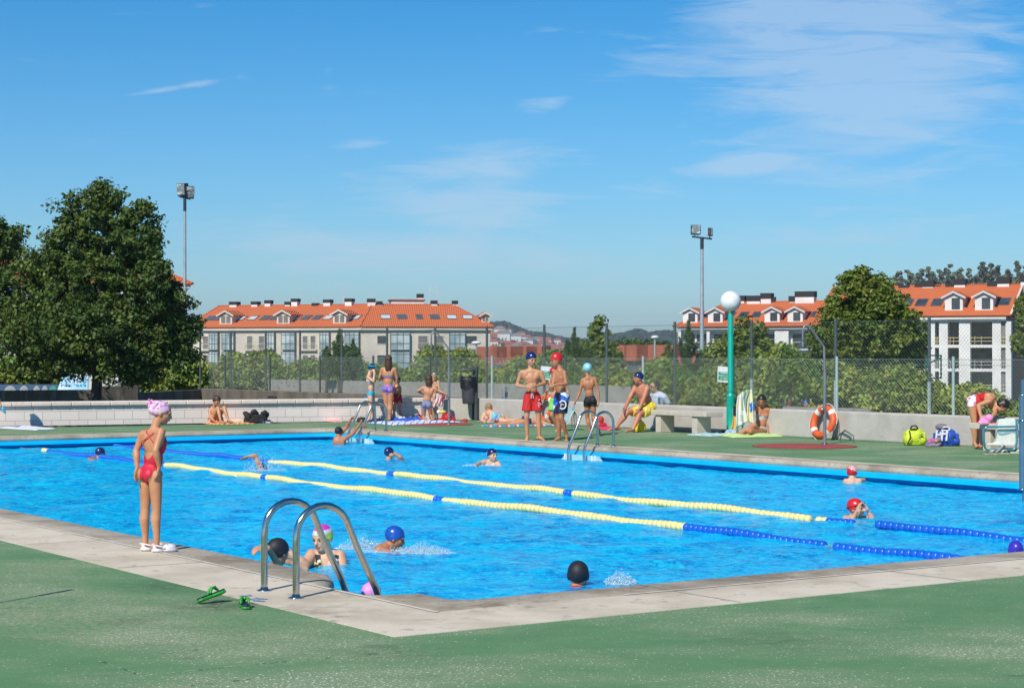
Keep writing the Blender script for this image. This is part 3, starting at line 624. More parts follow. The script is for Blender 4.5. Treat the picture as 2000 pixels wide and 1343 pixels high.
# taller block behind the oak
P0, P1 = Vector((at(-260, 600, 182).x, 182, 0)), Vector((at(366, 600, 190).x, 190, 0))
t = thing('apartment_building', (P0.x + 8, 190, -4), 'pale block with an orange hipped roof seen through and beside the big oak', 'building')
W_ = Wing(P0, P1, t); W_.slope(8.7, 11.2, 6, .5); g = G(); W_.box(g, 0, W_.L, 0, 12, -5, 8.2); g.build('wall', m_white, t)
g = G(); W_.box(g, -.3, W_.L + .3, -.3, 12.3, 8.205, 8.6); g.build('cornice', m_cream, t); W_.hip_roof(3, 4.2)
for z0 in (6.2, 3.3, .4, -2.5):
    for px in (-60, -20, 20, 40, 85, 130, 180, 230, 280, 330): W_.window(px, px + 17, z0 - .3, z0 + 1.3, m_glass if px % 40 == 0 else m_blind, 1, m_frame)
g = G(); g.box(W_.pt(W_.u(345), -.1, 1.5), (1.2, .3, 12)); g.build('brick_pier', m_brick, t)

# white flats on the right
t = thing('apartment_building', (32, 280, -5), 'white apartment block with four dormers behind the globe lamp', 'building')
P0 = Vector((at(1324, 650, 281).x, 281, 0)); W_ = Wing(P0, P0 + Vector((.906, -.42, 0)) * 26, t); W_.slope(5.68, 9.45, 8.5, .6)
g = G(); W_.box(g, .6, W_.L, 1.2, 17, -6, 4.9); g.build('wall', m_white, t)
g = G(); W_.box(g, 0, W_.L, -.3, 17.3, 5.2, 5.5); W_.box(g, .3, W_.L, .5, 17, 4.905, 5.195); g.build('cornice', m_white, t)
W_.hip_roof(5.0, 0)
for px0, px1 in ((1324, 1330), (1380, 1386), (1426, 1434), (1470, 1475), (1513, 1540), (1586, 1598)):
    g = G(); W_.box(g, W_.u(px0), W_.u(px1), 0, 1.3, -6, 4.9); g.build('pillar', m_white, t)
for z0 in (2.4, -.7, -3.6):
    for px0, px1 in ((1332, 1352), (1356, 1376), (1390, 1406), (1436, 1452), (1455, 1468), (1480, 1508), (1544, 1578)):
        a0, a1 = W_.u(px0), W_.u(px1); g = G(); W_.box(g, a0, a1, 1.12, 1.3, z0, z0 + 2.1); g.build('window', m_glassd, t)
        g = G(); W_.box(g, a0, a1, .05, .15, z0 + .85, z0 + .93); W_.box(g, a0, a1, 0, 1.19, z0 - .3, z0 - .06); g.build('balcony', m_frame, t)
for px in (1352, 1401, 1512, 1557): W_.dormer(px - 4, .15, 2.3, 1.5, m_white, True)
for px in (1380, 1427, 1452, 1478, 1594): W_.skylight(px, .45, 1.2, 2.0, m_glassd)
for (a, b_, y) in ((1444, 1456, 575.5), (1461, 1488, 576), (1488, 1509, 571.5), (1509, 1515, 579), (1542, 1555, 578), (1555, 1593, 569)): W_.chimney(a, b_, EYE + (690.4 - y) * 282 / FPX, .85, 8.5)
a = W_.u(1537, 8.5); p = W_.pt(a, 8.5, 9.2); g = G(); g.tube([p, p + Vector((0, 0, 2.2))], .04, 6); g.tube([p + Vector((-.4, 0, 2.1)), p + Vector((.4, 0, 2.1))], .04, 5); g.tube([p + Vector((-.3, 0, 1.8)), p + Vector((.3, 0, 1.8))], .03, 5); g.build('aerial', m_frame, t)

t = thing('apartment_building', (56, 245, -5), 'unfinished white block with open floors and scaffold rails at the right edge', 'building')
P1 = Vector((at(1966, 650, 238).x, 238, 0)); W_ = Wing(P1 - Vector((.906, -.42, 0)) * 24, P1, t); W_.slope(6.49, 10.7, 8.5, .7); Lb = W_.L
W_.hip_roof(0, 0.0)
g = G(); W_.box(g, 0, Lb, -.55, 17, 5.95, 6.3); W_.box(g, 0, Lb, -.2, 16.8, 5.70, 5.945); g.build('cornice', m_white, t)
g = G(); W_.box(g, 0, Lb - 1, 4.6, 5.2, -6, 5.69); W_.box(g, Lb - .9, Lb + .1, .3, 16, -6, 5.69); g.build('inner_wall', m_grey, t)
g = G(); g.poly([W_.pt(Lb + .12, 0, 5.9), W_.pt(Lb + .12, 17, 5.9), W_.pt(Lb + .12, 8.5, 10.3)], W_.d * .12); g.poly([W_.pt(Lb + .12, 1.2, -6), W_.pt(Lb + .12, 17, -6), W_.pt(Lb + .12, 17, 5.69), W_.pt(Lb + .12, 1.2, 5.69)], W_.d * .1); g.build('gable_wall', m_brick, t)
g = G(); g.bar(W_.pt(Lb + .65, -.7, 6.5), W_.pt(Lb + .65, 8.5, 10.72), .25, .3); g.build('verge', m_cream, t)
for k, z in enumerate((2.75, -.30, -3.3)):
    g = G(); W_.box(g, 0, Lb, 0, 4.6, z - .38, z); g.build('floor_slab', m_white, t)
    for px0, px1 in ((1826, 1835), (1851, 1873), (1895, 1938), (1954, 1966)):
        g = G(); a0, a1 = W_.u(px0), W_.u(px1)
        for zz in (.45, .9): g.bar(W_.pt(a0, .1, z + zz), W_.pt(a1, .1, z + zz), .06, .09)
        for a in ((a0 + a1) / 2, a0 + .2 * (a1 - a0)): g.bar(W_.pt(a, .1, z), W_.pt(a, .1, z + 1.05), .05, .07)
        g.build('safety_rail', plain('scaffold_wood', (.5, .45, .38), .8) if k else plain('scaffold_yellow', (.55, .42, .2), .7), t)
for px0, px1 in ((1700, 1712), (1740, 1760), (1790, 1800), (1817, 1826), (1834, 1851), (1873, 1895), (1938, 1955), (1964, 1975)):
    g = G(); W_.box(g, W_.u(px0), W_.u(px1), -.004, .9, -6, 5.69); g.build('pillar', m_white, t)
g = G(); W_.box(g, 0, W_.u(1817) - 2.0, .5, 1.2, -6, 5.68); g.build('wall', m_white, t)
for px in (1863, 1922): W_.dormer(px, .16, 2.3, 1.7, m_white, True)
for px in (1772, 1800, 1831, 1962): W_.skylight(px, .42, 1.3, 2.1, m_glassd)
for (a, b_, y) in ((1716, 1736, 553), (1757, 1777, 555), (1788, 1803, 551), (1803, 1826, 547), (1827, 1838, 557), (1848, 1864, 553), (1865, 1888, 544), (1930, 1948, 551), (1949, 1974, 543), (1994, 2012, 540)): W_.chimney(a, b_, EYE + (690.4 - y) * 249 / FPX, .85, 8.5)

# low houses with big orange roofs just beyond the hedge
def low_house(px0, px1, ytop, ybot, Y, label, lights, dor):
    P0, P1 = Vector((at(px0, 700, Y).x, Y, 0)), Vector((at(px1, 700, Y - 4).x, Y - 4, 0))
    ze = EYE + (690.4 - ybot) * Y / FPX; zr = EYE + (690.4 - ytop) * (Y + 7) / FPX
    t = thing('row_house', (P0.x, Y, ze - 4), label, 'house'); W_ = Wing(P0, P1, t); W_.slope(ze, zr, 7, .5)
    g = G(); W_.box(g, 0, W_.L, 0, 14, ze - 5, ze - .2); g.build('wall', m_white, t); W_.hip_roof(2.2 if px0 > 1100 else .3, .4, m=m_roof_old)
    for px in lights: W_.skylight(px, .25, 1.1, .9, m_glassd)
    for (px, w) in dor: 
        a = W_.u(px, 7); g = G(); W_.box(g, a - w / 2, a + w / 2, 6.3, 7.7, zr - .5, zr + .75); g.build('chimney', m_brick, t)
low_house(925, 1078, 694, 722, 150, 'low house with an orange roof and brick chimneys between the block and the boys', (975, 1040), ((962, 2.2), (985, 1.4), (1005, 2.6), (1032, 2.6), (1052, 1.5)))
low_house(1205, 1345, 692, 730, 140, 'low house with an orange roof seen behind the bald man', (1222, 1240, 1272), ((1218, 1.5), (1252, 2.2), (1264, 1.0), (1292, 1.6), (1316, .8)))

# the town on the far slope: little houses, copied one by one
def house_mesh(i):
    w, d, h, r = [(9, 8, 5, 2.2), (12, 8, 6, 2.4), (8, 8, 7, 2.0), (15, 9, 5, 2.6), (10, 9, 9, 2.4)][i]; g = G()
    g.box((0, 0, h / 2 - 3), (w, d, h + 6)); g.cur = 1; o = .5
    e = [(-w / 2 - o, -d / 2 - o, h), (w / 2 + o, -d / 2 - o, h), (w / 2 + o, d / 2 + o, h), (-w / 2 - o, d / 2 + o, h)]; r0, r1 = (-w / 2 + d * .3, 0, h + r), (w / 2 - d * .3, 0, h + r)
    g.add(e + [r0, r1], [(0, 1, 5, 4), (2, 3, 4, 5), (1, 2, 5), (3, 0, 4), (3, 2, 1, 0)]); g.cur = 2
    for x in np.arange(-w / 2 + 1.4, w / 2 - 1, 2.6):
        for z in ((1.5,) if h < 6 else (1.5, 4.5)): g.box((x, -d / 2 - .02, z), (1.1, .06, 1.5))
    me = bpy.data.meshes.new('town_house'); me.from_pydata(g.v, [], g.f); me.polygons.foreach_set('material_index', g.m)
    for m_ in ([m_white, m_cream, m_white, m_cream, m_white][i], [m_roof_old, m_roof_old, m_roof_old, m_roof_old, m_grey][i], m_glassd): me.materials.append(m_)
    me.update(); return me
HM = [house_mesh(i) for i in range(5)]; r_ = np.random.default_rng(11); nh = 0
for row, Y in enumerate(np.linspace(900, 2050, 17)):
    lo_px, hi_px = 950, 1120
    px = lo_px + r_.uniform(0, 12)
    while px < hi_px + (30 if row > 6 else 0):
        x = (px - 1000) / FPX * Y; Yj = Y + r_.uniform(-20, 20); z = float(height(np.array(x), np.array(Yj)))
        if r_.random() < .86:
            o = bpy.data.objects.new('town_house', HM[r_.integers(0, 5) if r_.random() < .5 else r_.integers(0, 4)]); COL.objects.link(o)
            o.location = (x, Yj, z); o.rotation_euler = (0, 0, r_.normal(0, .35)); s_ = r_.uniform(.75, 1.25); o.scale = (s_, s_, s_)
            tag(o, 'small pale house with a red roof in the hazy town on the far slope', 'house', 'houses of the far town'); nh += 1
        px += r_.uniform(9, 17) * 1500 / Y
for (px, Y) in ((1175, 1500), (1184, 1500), (1195, 1650), (1205, 1550), (1214, 1600), (1262, 1500), (1268, 1450), (1255, 1520)):
    x = (px - 1000) / FPX * Y; o = bpy.data.objects.new('town_house', HM[nh % 3]); COL.objects.link(o); o.location = (x, Y, float(height(np.array(x), np.array(float(Y)))) + (9 if px > 1250 else 5)); o.rotation_euler = (0, 0, .2 * (nh % 4)); nh += 1
    tag(o, 'small pale house with a red roof among the woods on the far ridge', 'house', 'houses on the far wooded ridge')
# ------------------------------------------------------------------ people
def skin(name, c): 
    m = mat('skin_' + name, c, .5, col2=(c[0] * .80, c[1] * .68, c[2] * .60), scale=5, detail=5, spec=.45, bump=.0015, bscale=70); m.node_tree.nodes['Principled BSDF'].inputs['Subsurface Weight'].default_value = 0.0; return m
SK = dict(tan=skin('tan', (.57, .285, .155)), fair=skin('fair', (.66, .40, .27)), brown=skin('brown', (.47, .21, .11)), dark=skin('dark', (.24, .095, .045)), red=skin('ruddy', (.54, .23, .145)), pale=skin('pale', (.70, .46, .34)))
m_eye = plain('eye_dark', (.03, .02, .015), .3); m_lip = plain('lips', (.42, .13, .10), .5)
HAIR = dict(black=plain('black_hair', (.015, .012, .010), .45), brown=plain('brown_hair', (.06, .03, .015), .55), blond=plain('blond_hair', (.30, .19, .09), .55))
def smooth_mesh(me, it):
    n = len(me.vertices); co = np.empty(n * 3); me.vertices.foreach_get('co', co); co = co.reshape(-1, 3)
    e = np.empty(len(me.edges) * 2, 'i'); me.edges.foreach_get('vertices', e); e = e.reshape(-1, 2)
    deg = np.bincount(e.ravel(), minlength=n)[:, None].astype(float)
    for k in range(it):
        s_ = np.zeros_like(co)
        for c in range(3): s_[:, c] = np.bincount(e[:, 0], co[e[:, 1], c], n) + np.bincount(e[:, 1], co[e[:, 0], c], n)
        f = .5 if k % 2 == 0 else -.30
        co = co + f * (s_ / np.maximum(deg, 1) - co)
    me.vertices.foreach_set('co', co.ravel()); me.update(); return me
def fuse(g, vox, it=6):
    me = bpy.data.meshes.new('f'); me.from_pydata(g.v, [], g.f); o = bpy.data.objects.new('f', me); COL.objects.link(o)
    r = o.modifiers.new('r', 'REMESH'); r.mode = 'VOXEL'; r.voxel_size = vox; r.adaptivity = 0
    dg = bpy.context.evaluated_depsgraph_get(); out = bpy.data.meshes.new_from_object(o.evaluated_get(dg)); bpy.data.objects.remove(o); bpy.data.meshes.remove(me)
    smooth_mesh(out, it); out.polygons.foreach_set('use_smooth', [True] * len(out.polygons)); return out
def limb(g, pts, rs, n=12):
    """round tapered limb through the points, with a ball at each joint"""
    g.tube(pts, rs, n)
    for p, r in zip(pts, rs): g.ell(p, r * 1.0, nu=10, nv=6)
def frame(x, y, z): return Matrix((Vector(x).normalized(), Vector(y).normalized(), Vector(z).normalized())).transposed()
def cut(me, keep, name, m, parent, push=0.0, mats=None, idxf=None, thick=0.0):
    """copies the faces of me that pass keep(centre array) and lifts them along the normals"""
    n = len(me.vertices); co = np.empty(n * 3); me.vertices.foreach_get('co', co); co = co.reshape(-1, 3); no = np.empty(n * 3); me.vertices.foreach_get('normal', no); no = no.reshape(-1, 3)
    F_ = np.array([list(p.vertices) if len(p.vertices) == 4 else list(p.vertices) + [p.vertices[-1]] for p in me.polygons]); C_ = co[F_].mean(1); k = keep(C_)
    F_ = F_[k]
    if not len(F_): return None
    u, inv = np.unique(F_, return_inverse=True); V_ = co[u] + no[u] * push; F2 = inv.reshape(F_.shape)
    idx = None
    if mats is not None: idx = idxf(C_[k])
    fs = [tuple(dict.fromkeys(int(i) for i in f)) for f in F2]; out = bpy.data.meshes.new(name); out.from_pydata(V_.tolist(), [], fs); out.polygons.foreach_set('use_smooth', [True] * len(fs))
    for m_ in (mats or [m]): out.materials.append(m_)
    if idx is not None: out.polygons.foreach_set('material_index', idx.astype('i'))
    out.update(); return link(name, out, parent)
class Person:
    def __init__(s, label, base, h, face, skin_, joints=None, group=None, headface=None, tilt=(0, 0), legs=True, build_=1.0, hs=1.0, vox=.009, arms=(1, 1), female=False, curl=.5, hand=1.0, px=True):
        """base: point on the ground under the pelvis; face: degrees, 0 looks at the camera, 90 to the right; joints: name -> (px, py, depth offset)"""
        s.h = h; s.base = Vector(base); a = math.radians(face); s.f = Vector((math.sin(a), -math.cos(a), 0)); s.r = Vector((-math.cos(a), -math.sin(a), 0)); s.up = Vector((0, 0, 1))
        s.sk = SK[skin_]; s.root = thing('person', s.base, label, 'person', group)
        D = dict(pelvis=(0, 0, .53), waist=(0, .003, .60), chest=(0, .0, .72), neck=(0, -.005, .815), head=(0, .012, .925),
                 shR=(.105, 0, .80), shL=(-.105, 0, .80), elR=(.135, -.01, .635), elL=(-.135, -.01, .635), wrR=(.145, .03, .49), wrL=(-.145, .03, .49), haR=(.145, .045, .44), haL=(-.145, .045, .44),
                 hiR=(.05, 0, .515), hiL=(-.05, 0, .515), knR=(.055, .01, .285), knL=(-.055, .01, .285), anR=(.055, -.012, .045), anL=(-.055, -.012, .045), toR=(.062, .085, .012), toL=(-.062, .085, .012))
        s.J = {k: s.base + (s.r * v[0] + s.f * v[1] + s.up * v[2]) * h for k, v in D.items()}; given = set()
        for k, v in (joints or {}).items():
            if len(v) == 3 and px and not isinstance(v, Vector): s.J[k] = at(v[0], v[1], s.base.y + v[2])
            else: s.J[k] = Vector(v)
            given.add(k)
        J = s.J
        if 'pelvis' in given and 'hiR' not in given: J['hiR'] = J['pelvis'] + s.r * .05 * h - s.up * .012 * h; J['hiL'] = J['pelvis'] - s.r * .05 * h - s.up * .012 * h
        if 'chest' not in given and ('neck' in given or 'pelvis' in given): J['chest'] = J['pelvis'].lerp(J['neck'], .66)
        if 'waist' not in given and ('neck' in given or 'pelvis' in given): J['waist'] = J['pelvis'].lerp(J['neck'], .27)
        for sd_ in 'RL':
            if 'ha' + sd_ not in given and 'wr' + sd_ in given: J['ha' + sd_] = J['wr' + sd_] + (J['wr' + sd_] - J['el' + sd_]).normalized() * .05 * h
        s.spine = (J['neck'] - J['pelvis']).normalized(); shv = (J['shR'] - J['shL']); s.tr = (shv - s.spine * shv.dot(s.spine)).normalized(); s.tf = s.tr.cross(s.spine) * -1
        if s.tf.dot(s.f) < 0 and abs(s.tf.dot(s.f)) > .3: s.tf = -s.tf
        s.tf = s.spine.cross(s.tr) if s.spine.cross(s.tr).dot(s.f) > 0 or abs(s.spine.z) < .5 else s.tr.cross(s.spine)
        hpv = J['hiR'] - J['hiL']; s.pr = (hpv - s.spine * hpv.dot(s.spine)).normalized(); s.pf_ = s.spine.cross(s.pr)
        if s.pf_.dot(s.tf) < 0: s.pf_ = -s.pf_
        hf = math.radians(face if headface is None else headface); ty, tx = math.radians(tilt[0]), math.radians(tilt[1])     # nod down, lean to the right of the picture
        fz = Vector((math.sin(hf) * math.cos(ty), -math.cos(hf) * math.cos(ty), -math.sin(ty))); rt = Vector((-math.cos(hf), -math.sin(hf), 0)); up_ = rt.cross(fz)
        if up_.z < 0: up_ = -up_
        q = Quaternion(Vector((0, 1, 0)), tx); s.hf, s.hr, s.hu = q @ fz, q @ rt, q @ up_
        s.hc = J['head']; s.hs = hs; s.hR = frame(s.hr, s.hf, s.hu)
        s.female = female; s.vox = vox; s.arms = arms; s.legs = legs; s.bd = build_; s.curl = curl; s.hand_s = hand
        g = G(); s.torso(g); s.head(g)
        for sd_, on in zip('RL', arms):
            if on: s.arm(g, sd_)
        if legs:
            for sd_ in 'RL': s.leg(g, sd_)
        s.mesh = fuse(g, vox); s.mesh.materials.append(s.sk); s.mesh.name = 'body'; s.body = link('body', s.mesh, s.root, world=True)
        s.mesh_world = s.mesh.copy(); s.mesh_world.transform(root_matrix(s.root)); s.face()
    def torso(s, g):
        h, b, J = s.h, s.bd, s.J; R_ = frame(s.pr, s.pf_, s.spine); T = frame(s.tr, s.tf, s.spine); w = .078 if s.female else .072
        g.ell(J['pelvis'], (w * 1.06 * h * b, .057 * h * b, .062 * h), R_, 16, 12)
        for sg in (1, -1): g.ell(J['pelvis'] + s.pr * sg * .036 * h - s.pf_ * .030 * h - s.spine * .018 * h, (.044 * h * b, .042 * h * b, .047 * h), R_, 12, 8)
        g.ell(J['waist'], ((.060 if s.female else .064) * h * b, .048 * h * b, .085 * h), frame(s.pr.lerp(s.tr, .5), s.pf_.lerp(s.tf, .5), s.spine), 16, 12)
        g.ell(J['pelvis'].lerp(J['chest'], .45) + s.tf * .008 * h, (.066 * h * b, .051 * h * b * (1 + .25 * (b - 1)), .09 * h), T, 16, 12)
        g.ell(J['chest'], (.083 * h * b, .055 * h * b, .095 * h), T, 16, 12)
        for sg in (1, -1):
            g.ell(J['chest'] + s.tr * sg * .038 * h + s.tf * (.026 if not s.female else .034) * h * b + s.spine * .012 * h, (.036 * h, (.026 if not s.female else .034) * h, .030 * h), T, 12, 8)
            g.ell(J['chest'] + s.tr * sg * .045 * h - s.tf * .028 * h * b + s.spine * .015 * h, (.034 * h, .022 * h, .05 * h), T, 12, 8)
            sh = J['shR'] if sg > 0 else J['shL']; mid = J['neck'].lerp(sh, .5)
            limb(g, [J['neck'] - s.spine * .012 * h, mid - s.spine * .010 * h, sh - s.spine * .004 * h], [.037 * h, .031 * h, .030 * h * b])
            g.ell(J['chest'].lerp(sh, .55), (.046 * h, .040 * h, .06 * h), T, 12, 8)
        hb = s.hc - s.hf * .012 * h - s.hu * .045 * h * s.hs
        limb(g, [J['neck'] - s.spine * .03 * h, J['neck'].lerp(hb, .5), hb], [.040 * h, .0305 * h * (b * .5 + .5), .031 * h * (b * .5 + .5)])
    def head(s, g):
        k = s.h * s.hs; c, R_ = s.hc, s.hR; P = lambda x, y, z: c + R_ @ Vector((x, y, z)) * k
        g.ell(P(0, -.006, .018), (.0455 * k, .056 * k, .049 * k), R_, 18, 14); g.ell(P(0, .010, -.012), (.039 * k, .042 * k, .052 * k), R_, 16, 12)
        g.ell(P(0, .026, -.045), (.023 * k, .022 * k, .019 * k), R_, 12, 8)                                                   # jaw and chin
        for sx in (1, -1): g.ell(P(sx * .017, .036, -.012), (.016 * k, .012 * k, .015 * k), R_, 10, 8); g.ell(P(sx * .0455, -.004, -.006), (.006 * k, .011 * k, .017 * k), R_, 10, 8)
        g.ell(P(0, .047, .012), (.030 * k, .009 * k, .009 * k), R_, 12, 8)                                                   # brow
        limb(g, [P(0, .049, .006), P(0, .060, -.014), P(0, .050, -.018)], [.0065 * k, .0085 * k, .009 * k], 8)             # nose
        g.ell(P(0, .046, -.030), (.015 * k, .010 * k, .009 * k), R_, 10, 8)                                                  # lips
    def face(s):
        k = s.h * s.hs; c, R_ = s.hc, s.hR; P = lambda x, y, z: c + R_ @ Vector((x, y, z)) * k
        g = G()
        for sx in (1, -1): g.ell(P(sx * .0175, .0475, .000), (.0085 * k, .005 * k, .0042 * k), R_, 8, 6)
        g.build('eyes', m_eye, s.root); g = G()
        for sx in (1, -1): g.ell(P(sx * .0175, .0515, .0115), (.011 * k, .0045 * k, .0022 * k), R_, 8, 6)
        g.build('eyebrows', HAIR['brown'], s.root); g = G()
        g.ell(P(0, .0545, -.0305), (.0125 * k, .0035 * k, .0042 * k), R_, 10, 6); g.build('mouth', m_lip, s.root)
    def arm(s, g, sd_):
        h, b, J = s.h, s.bd ** .7, s.J; S, E, W, Hd = J['sh' + sd_], J['el' + sd_], J['wr' + sd_], J['ha' + sd_]
        limb(g, [S, S.lerp(E, .35), S.lerp(E, .8), E], [.030 * h * b, .0275 * h * b, .0225 * h * b, .0215 * h * b]); limb(g, [E, E.lerp(W, .3), E.lerp(W, .75), W], [.0225 * h * b, .0245 * h * b, .0175 * h * b, .0145 * h * b])
        d = (Hd - W).normalized(); k = .9 * h * s.hand_s; sgn = 1 if sd_ == 'R' else -1; fa = (W - E).normalized()
        nrm = (s.tr * -sgn).lerp(s.tf * -.2, .25); nrm = nrm - d * nrm.dot(d); nrm = nrm.normalized() if nrm.length > .1 else d.orthogonal().normalized()   # palm side, towards the body
        wv = d.cross(nrm).normalized(); wv = wv if wv.dot(s.f + s.up * .6) > 0 else -wv                                    # thumb side
        s.fingers(g, W, d, wv, nrm, k, s.curl)
    def fingers(s, g, W, d, wv, nrm, k, curl):
        pc = W + d * .034 * k; R_ = frame(wv, nrm, d); g.ell(pc, (.0235 * k, .0115 * k, .034 * k), R_, 12, 10); g.ell(W + d * .006 * k, (.0155 * k, .0125 * k, .02 * k), R_, 10, 8)
        for i, (o, L_) in enumerate(((.0165, .92), (.0055, 1.0), (-.0055, .95), (-.016, .76))):
            r0 = pc + wv * o * k + d * .026 * k; p = [r0]; ang = 0
            for q, ln in enumerate((.022, .015, .012)):
                ang += curl * (.55 + .1 * i); dv = (d * math.cos(ang) + nrm * math.sin(ang) + wv * (o * 3)).normalized(); p.append(p[-1] + dv * ln * L_ * k)
            g.tube(p, [.0062 * k, .0058 * k, .0054 * k, .0046 * k], 8); g.ell(p[-1], .0048 * k, nu=8, nv=6)
        t0 = W + d * .014 * k + wv * .014 * k; t1 = t0 + (wv * .75 + d * .6 + nrm * .3).normalized() * .022 * k; t2 = t1 + (d * .9 + wv * .25 + nrm * .4).normalized() * .019 * k
        g.tube([t0, t1, t2], [.0088 * k, .0072 * k, .0055 * k], 8); g.ell(t2, .0056 * k, nu=8, nv=6)
    def leg(s, g, sd_):
        h, b, J = s.h, s.bd ** .6, s.J; H_, K, A_, T = J['hi' + sd_], J['kn' + sd_], J['an' + sd_], J['to' + sd_]
        th = .051 if s.female else .047; sh_ = (A_ - K).normalized(); kd = (K - H_).normalized(); back = (kd - sh_); back = -s.f if back.length < .05 else back
        back = -s.f * 1.0 if kd.dot(sh_) > .9 else -(kd - sh_).normalized()
        limb(g, [H_, H_.lerp(K, .3), H_.lerp(K, .75), K], [th * h * b, th * .94 * h * b, .036 * h * b, .0315 * h * b], 14)
        cf = K.lerp(A_, .3) + back * .007 * h; limb(g, [K, cf, K.lerp(A_, .68), A_], [.031 * h * b, .0335 * h * b, .0235 * h * b, .018 * h * b], 12)
        g.ell(K - back * .008 * h, .024 * h, nu=10, nv=8)
        d = (T - A_); d2 = Vector((d.x, d.y, d.z)).normalized(); sole = Vector((0, 0, -1)) - d2 * (-d2.z); sole = sole.normalized() if sole.length > .1 else Vector((0, 0, -1)); heel = A_ - d2 * .014 * h - sole * -.018 * h
        side = d2.cross(sole); g.ell(heel, (.018 * h, .021 * h, .018 * h), frame(side, d2, sole * -1), 10, 8); ball = T - d2 * .010 * h - sole * .0005 * h
        limb(g, [A_ + sole * .006 * h, A_.lerp(ball, .5) + sole * .004 * h - sole * .003 * h, ball], [.019 * h, .0175 * h, .013 * h], 10)
        g.ell(ball, (.026 * h, .02 * h, .011 * h), frame(side, d2, sole * -1), 12, 8)
        for i in range(5): p = ball + d2 * .014 * h + side * (i - 2) * .0095 * h; g.tube([p, p + d2 * (.016 - abs(i - 1.5) * .003) * h], [.0062 * h, .0048 * h], 6)
    # ---- hair, caps and clothes
    def cap(s, m, line=-.018, tip=.028, back=-.030, name='swim_cap', mats=None, idxf=None, sc=1.0):
        """close fitting cap: everything of the skull above a plane from the forehead to the nape"""
        k = s.h * s.hs; g = G(); c, R_ = s.hc, s.hR; g.ell(c + R_ @ Vector((0, -.006, .018)) * k, (.0485 * k * sc, .0595 * k * sc, .0525 * k * sc), R_, 32, 24)
        for sx in (1, -1): g.ell(c + R_ @ Vector((sx * .040, -.006, .002)) * k, (.012 * k, .026 * k, .024 * k), R_, 14, 10)
        me = fuse(g, .0065, 4); Ri = np.array(R_.transposed()); cc = np.array(c)
        def keep(C_): L_ = (C_ - cc) @ Ri.T / k; return L_[:, 2] > np.interp(L_[:, 1], [-.07, -.02, .02, .06], [back, line - .004, .006, tip])
        def ix(C_): L_ = (C_ - cc) @ Ri.T / k; return idxf(L_)
        return cut(me, keep, name, m, s.root, 0, mats, ix if mats else None)
    def hair(s, m, length=0.0, fringe=.030, vol=1.07, bun=False, name='hair'):
        k = s.h * s.hs; g = G(); c, R_ = s.hc, s.hR; P = lambda x, y, z: c + R_ @ Vector((x, y, z)) * k; r_ = random.Random(int(s.base.x * 1000) % 977)
        g.ell(P(0, -.010, .020), (.0485 * k * vol, .057 * k * vol, .0515 * k * vol), R_, 22, 16)
        for i in range(40):
            a = r_.uniform(0, 6.28); e = r_.uniform(-.1, 1.4); g.ell(P(math.cos(a) * math.cos(e) * .047, -.012 + math.sin(a) * math.cos(e) * .055, .02 + math.sin(e) * .050), r_.uniform(.008, .014) * k, nu=8, nv=6)
        g.ell(P(0, -.030, -.010), (.042 * k, .032 * k, .040 * k), R_, 14, 10)
        n = 26 if length else 0
        for i in range(n):
            a = math.pi * (1.0 + i / (n - 1)) if length else 0; x, y = .043 * math.cos(a), -.012 + .046 * math.sin(a); L_ = length * r_.uniform(.8, 1.05)
            limb(g, [P(x, y, .0), P(x * 1.08, y - .006, -.5 * L_), P(x * .9, y - .004, -L_)], [.011 * k, .010 * k, .004 * k], 6)
        if bun: g.ell(P(0, -.068, .02), .022 * k, nu=10, nv=8)
        me = fuse(g, .007, 3); Ri = np.array(R_.transposed()); cc = np.array(c)
        def keep(C_): L_ = (C_ - cc) @ Ri.T / k; return (L_[:, 2] > np.interp(L_[:, 1], [-.02, .0, .015, .03, .06], [-1, -.02, .012, fringe, fringe + .006])) | (L_[:, 1] < -.012)
        return cut(me, keep, name, m, s.root, 0)
    def goggles(s, z=.03, m=None, up=0.0):
        k = s.h * s.hs; c, R_ = s.hc, s.hR; P = lambda x, y, q: c + R_ @ Vector((x, y, q)) * k; g = G(); y = .056 if z < .02 else .058 - (z - .02) * .5
        for sx in (1, -1): g.ell(P(sx * .0185, y, z), (.0145 * k, .009 * k, .0105 * k), R_, 12, 8)
        g.tube([P(.05 * math.sin(t) * 1.03, -.006 + .060 * math.cos(t) * 1.01, z * (.5 + .5 * math.cos(t)) - .002) for t in np.linspace(.35, 6.283 - .35, 20)], .0035 * k, 6)
        g.tube([P(-.006, y + .004, z), P(.006, y + .004, z)], .003 * k, 6); return g.build('goggles', m or m_black, s.root)
    def tcoords(s, C_):
        d = C_ - np.array(s.J['pelvis']); L_ = (s.J['neck'] - s.J['pelvis']).length; return d @ np.array(s.spine) / L_, d @ np.array(s.tr) / s.h, d @ np.array(s.tf) / s.h
    def armmask(s, C_):
        """True where the nearest bone is an arm or the head"""
        def dist(p, q): p, q = np.array(p), np.array(q); d = q - p; t = np.clip(((C_ - p) @ d) / (d @ d + 1e-9), 0, 1); return np.linalg.norm(C_ - p - t[:, None] * d, axis=1)
        J = s.J; tor = np.minimum(dist(J['pelvis'], J['chest']) - .062 * s.h * s.bd, dist(J['chest'], J['chest'].lerp(J['neck'], .6)) - .066 * s.h * s.bd); tor = np.minimum(tor, dist(J['shR'].lerp(J['shL'], .22), J['shL'].lerp(J['shR'], .22)) - .042 * s.h)
        arm = np.full(len(C_), 9.0)
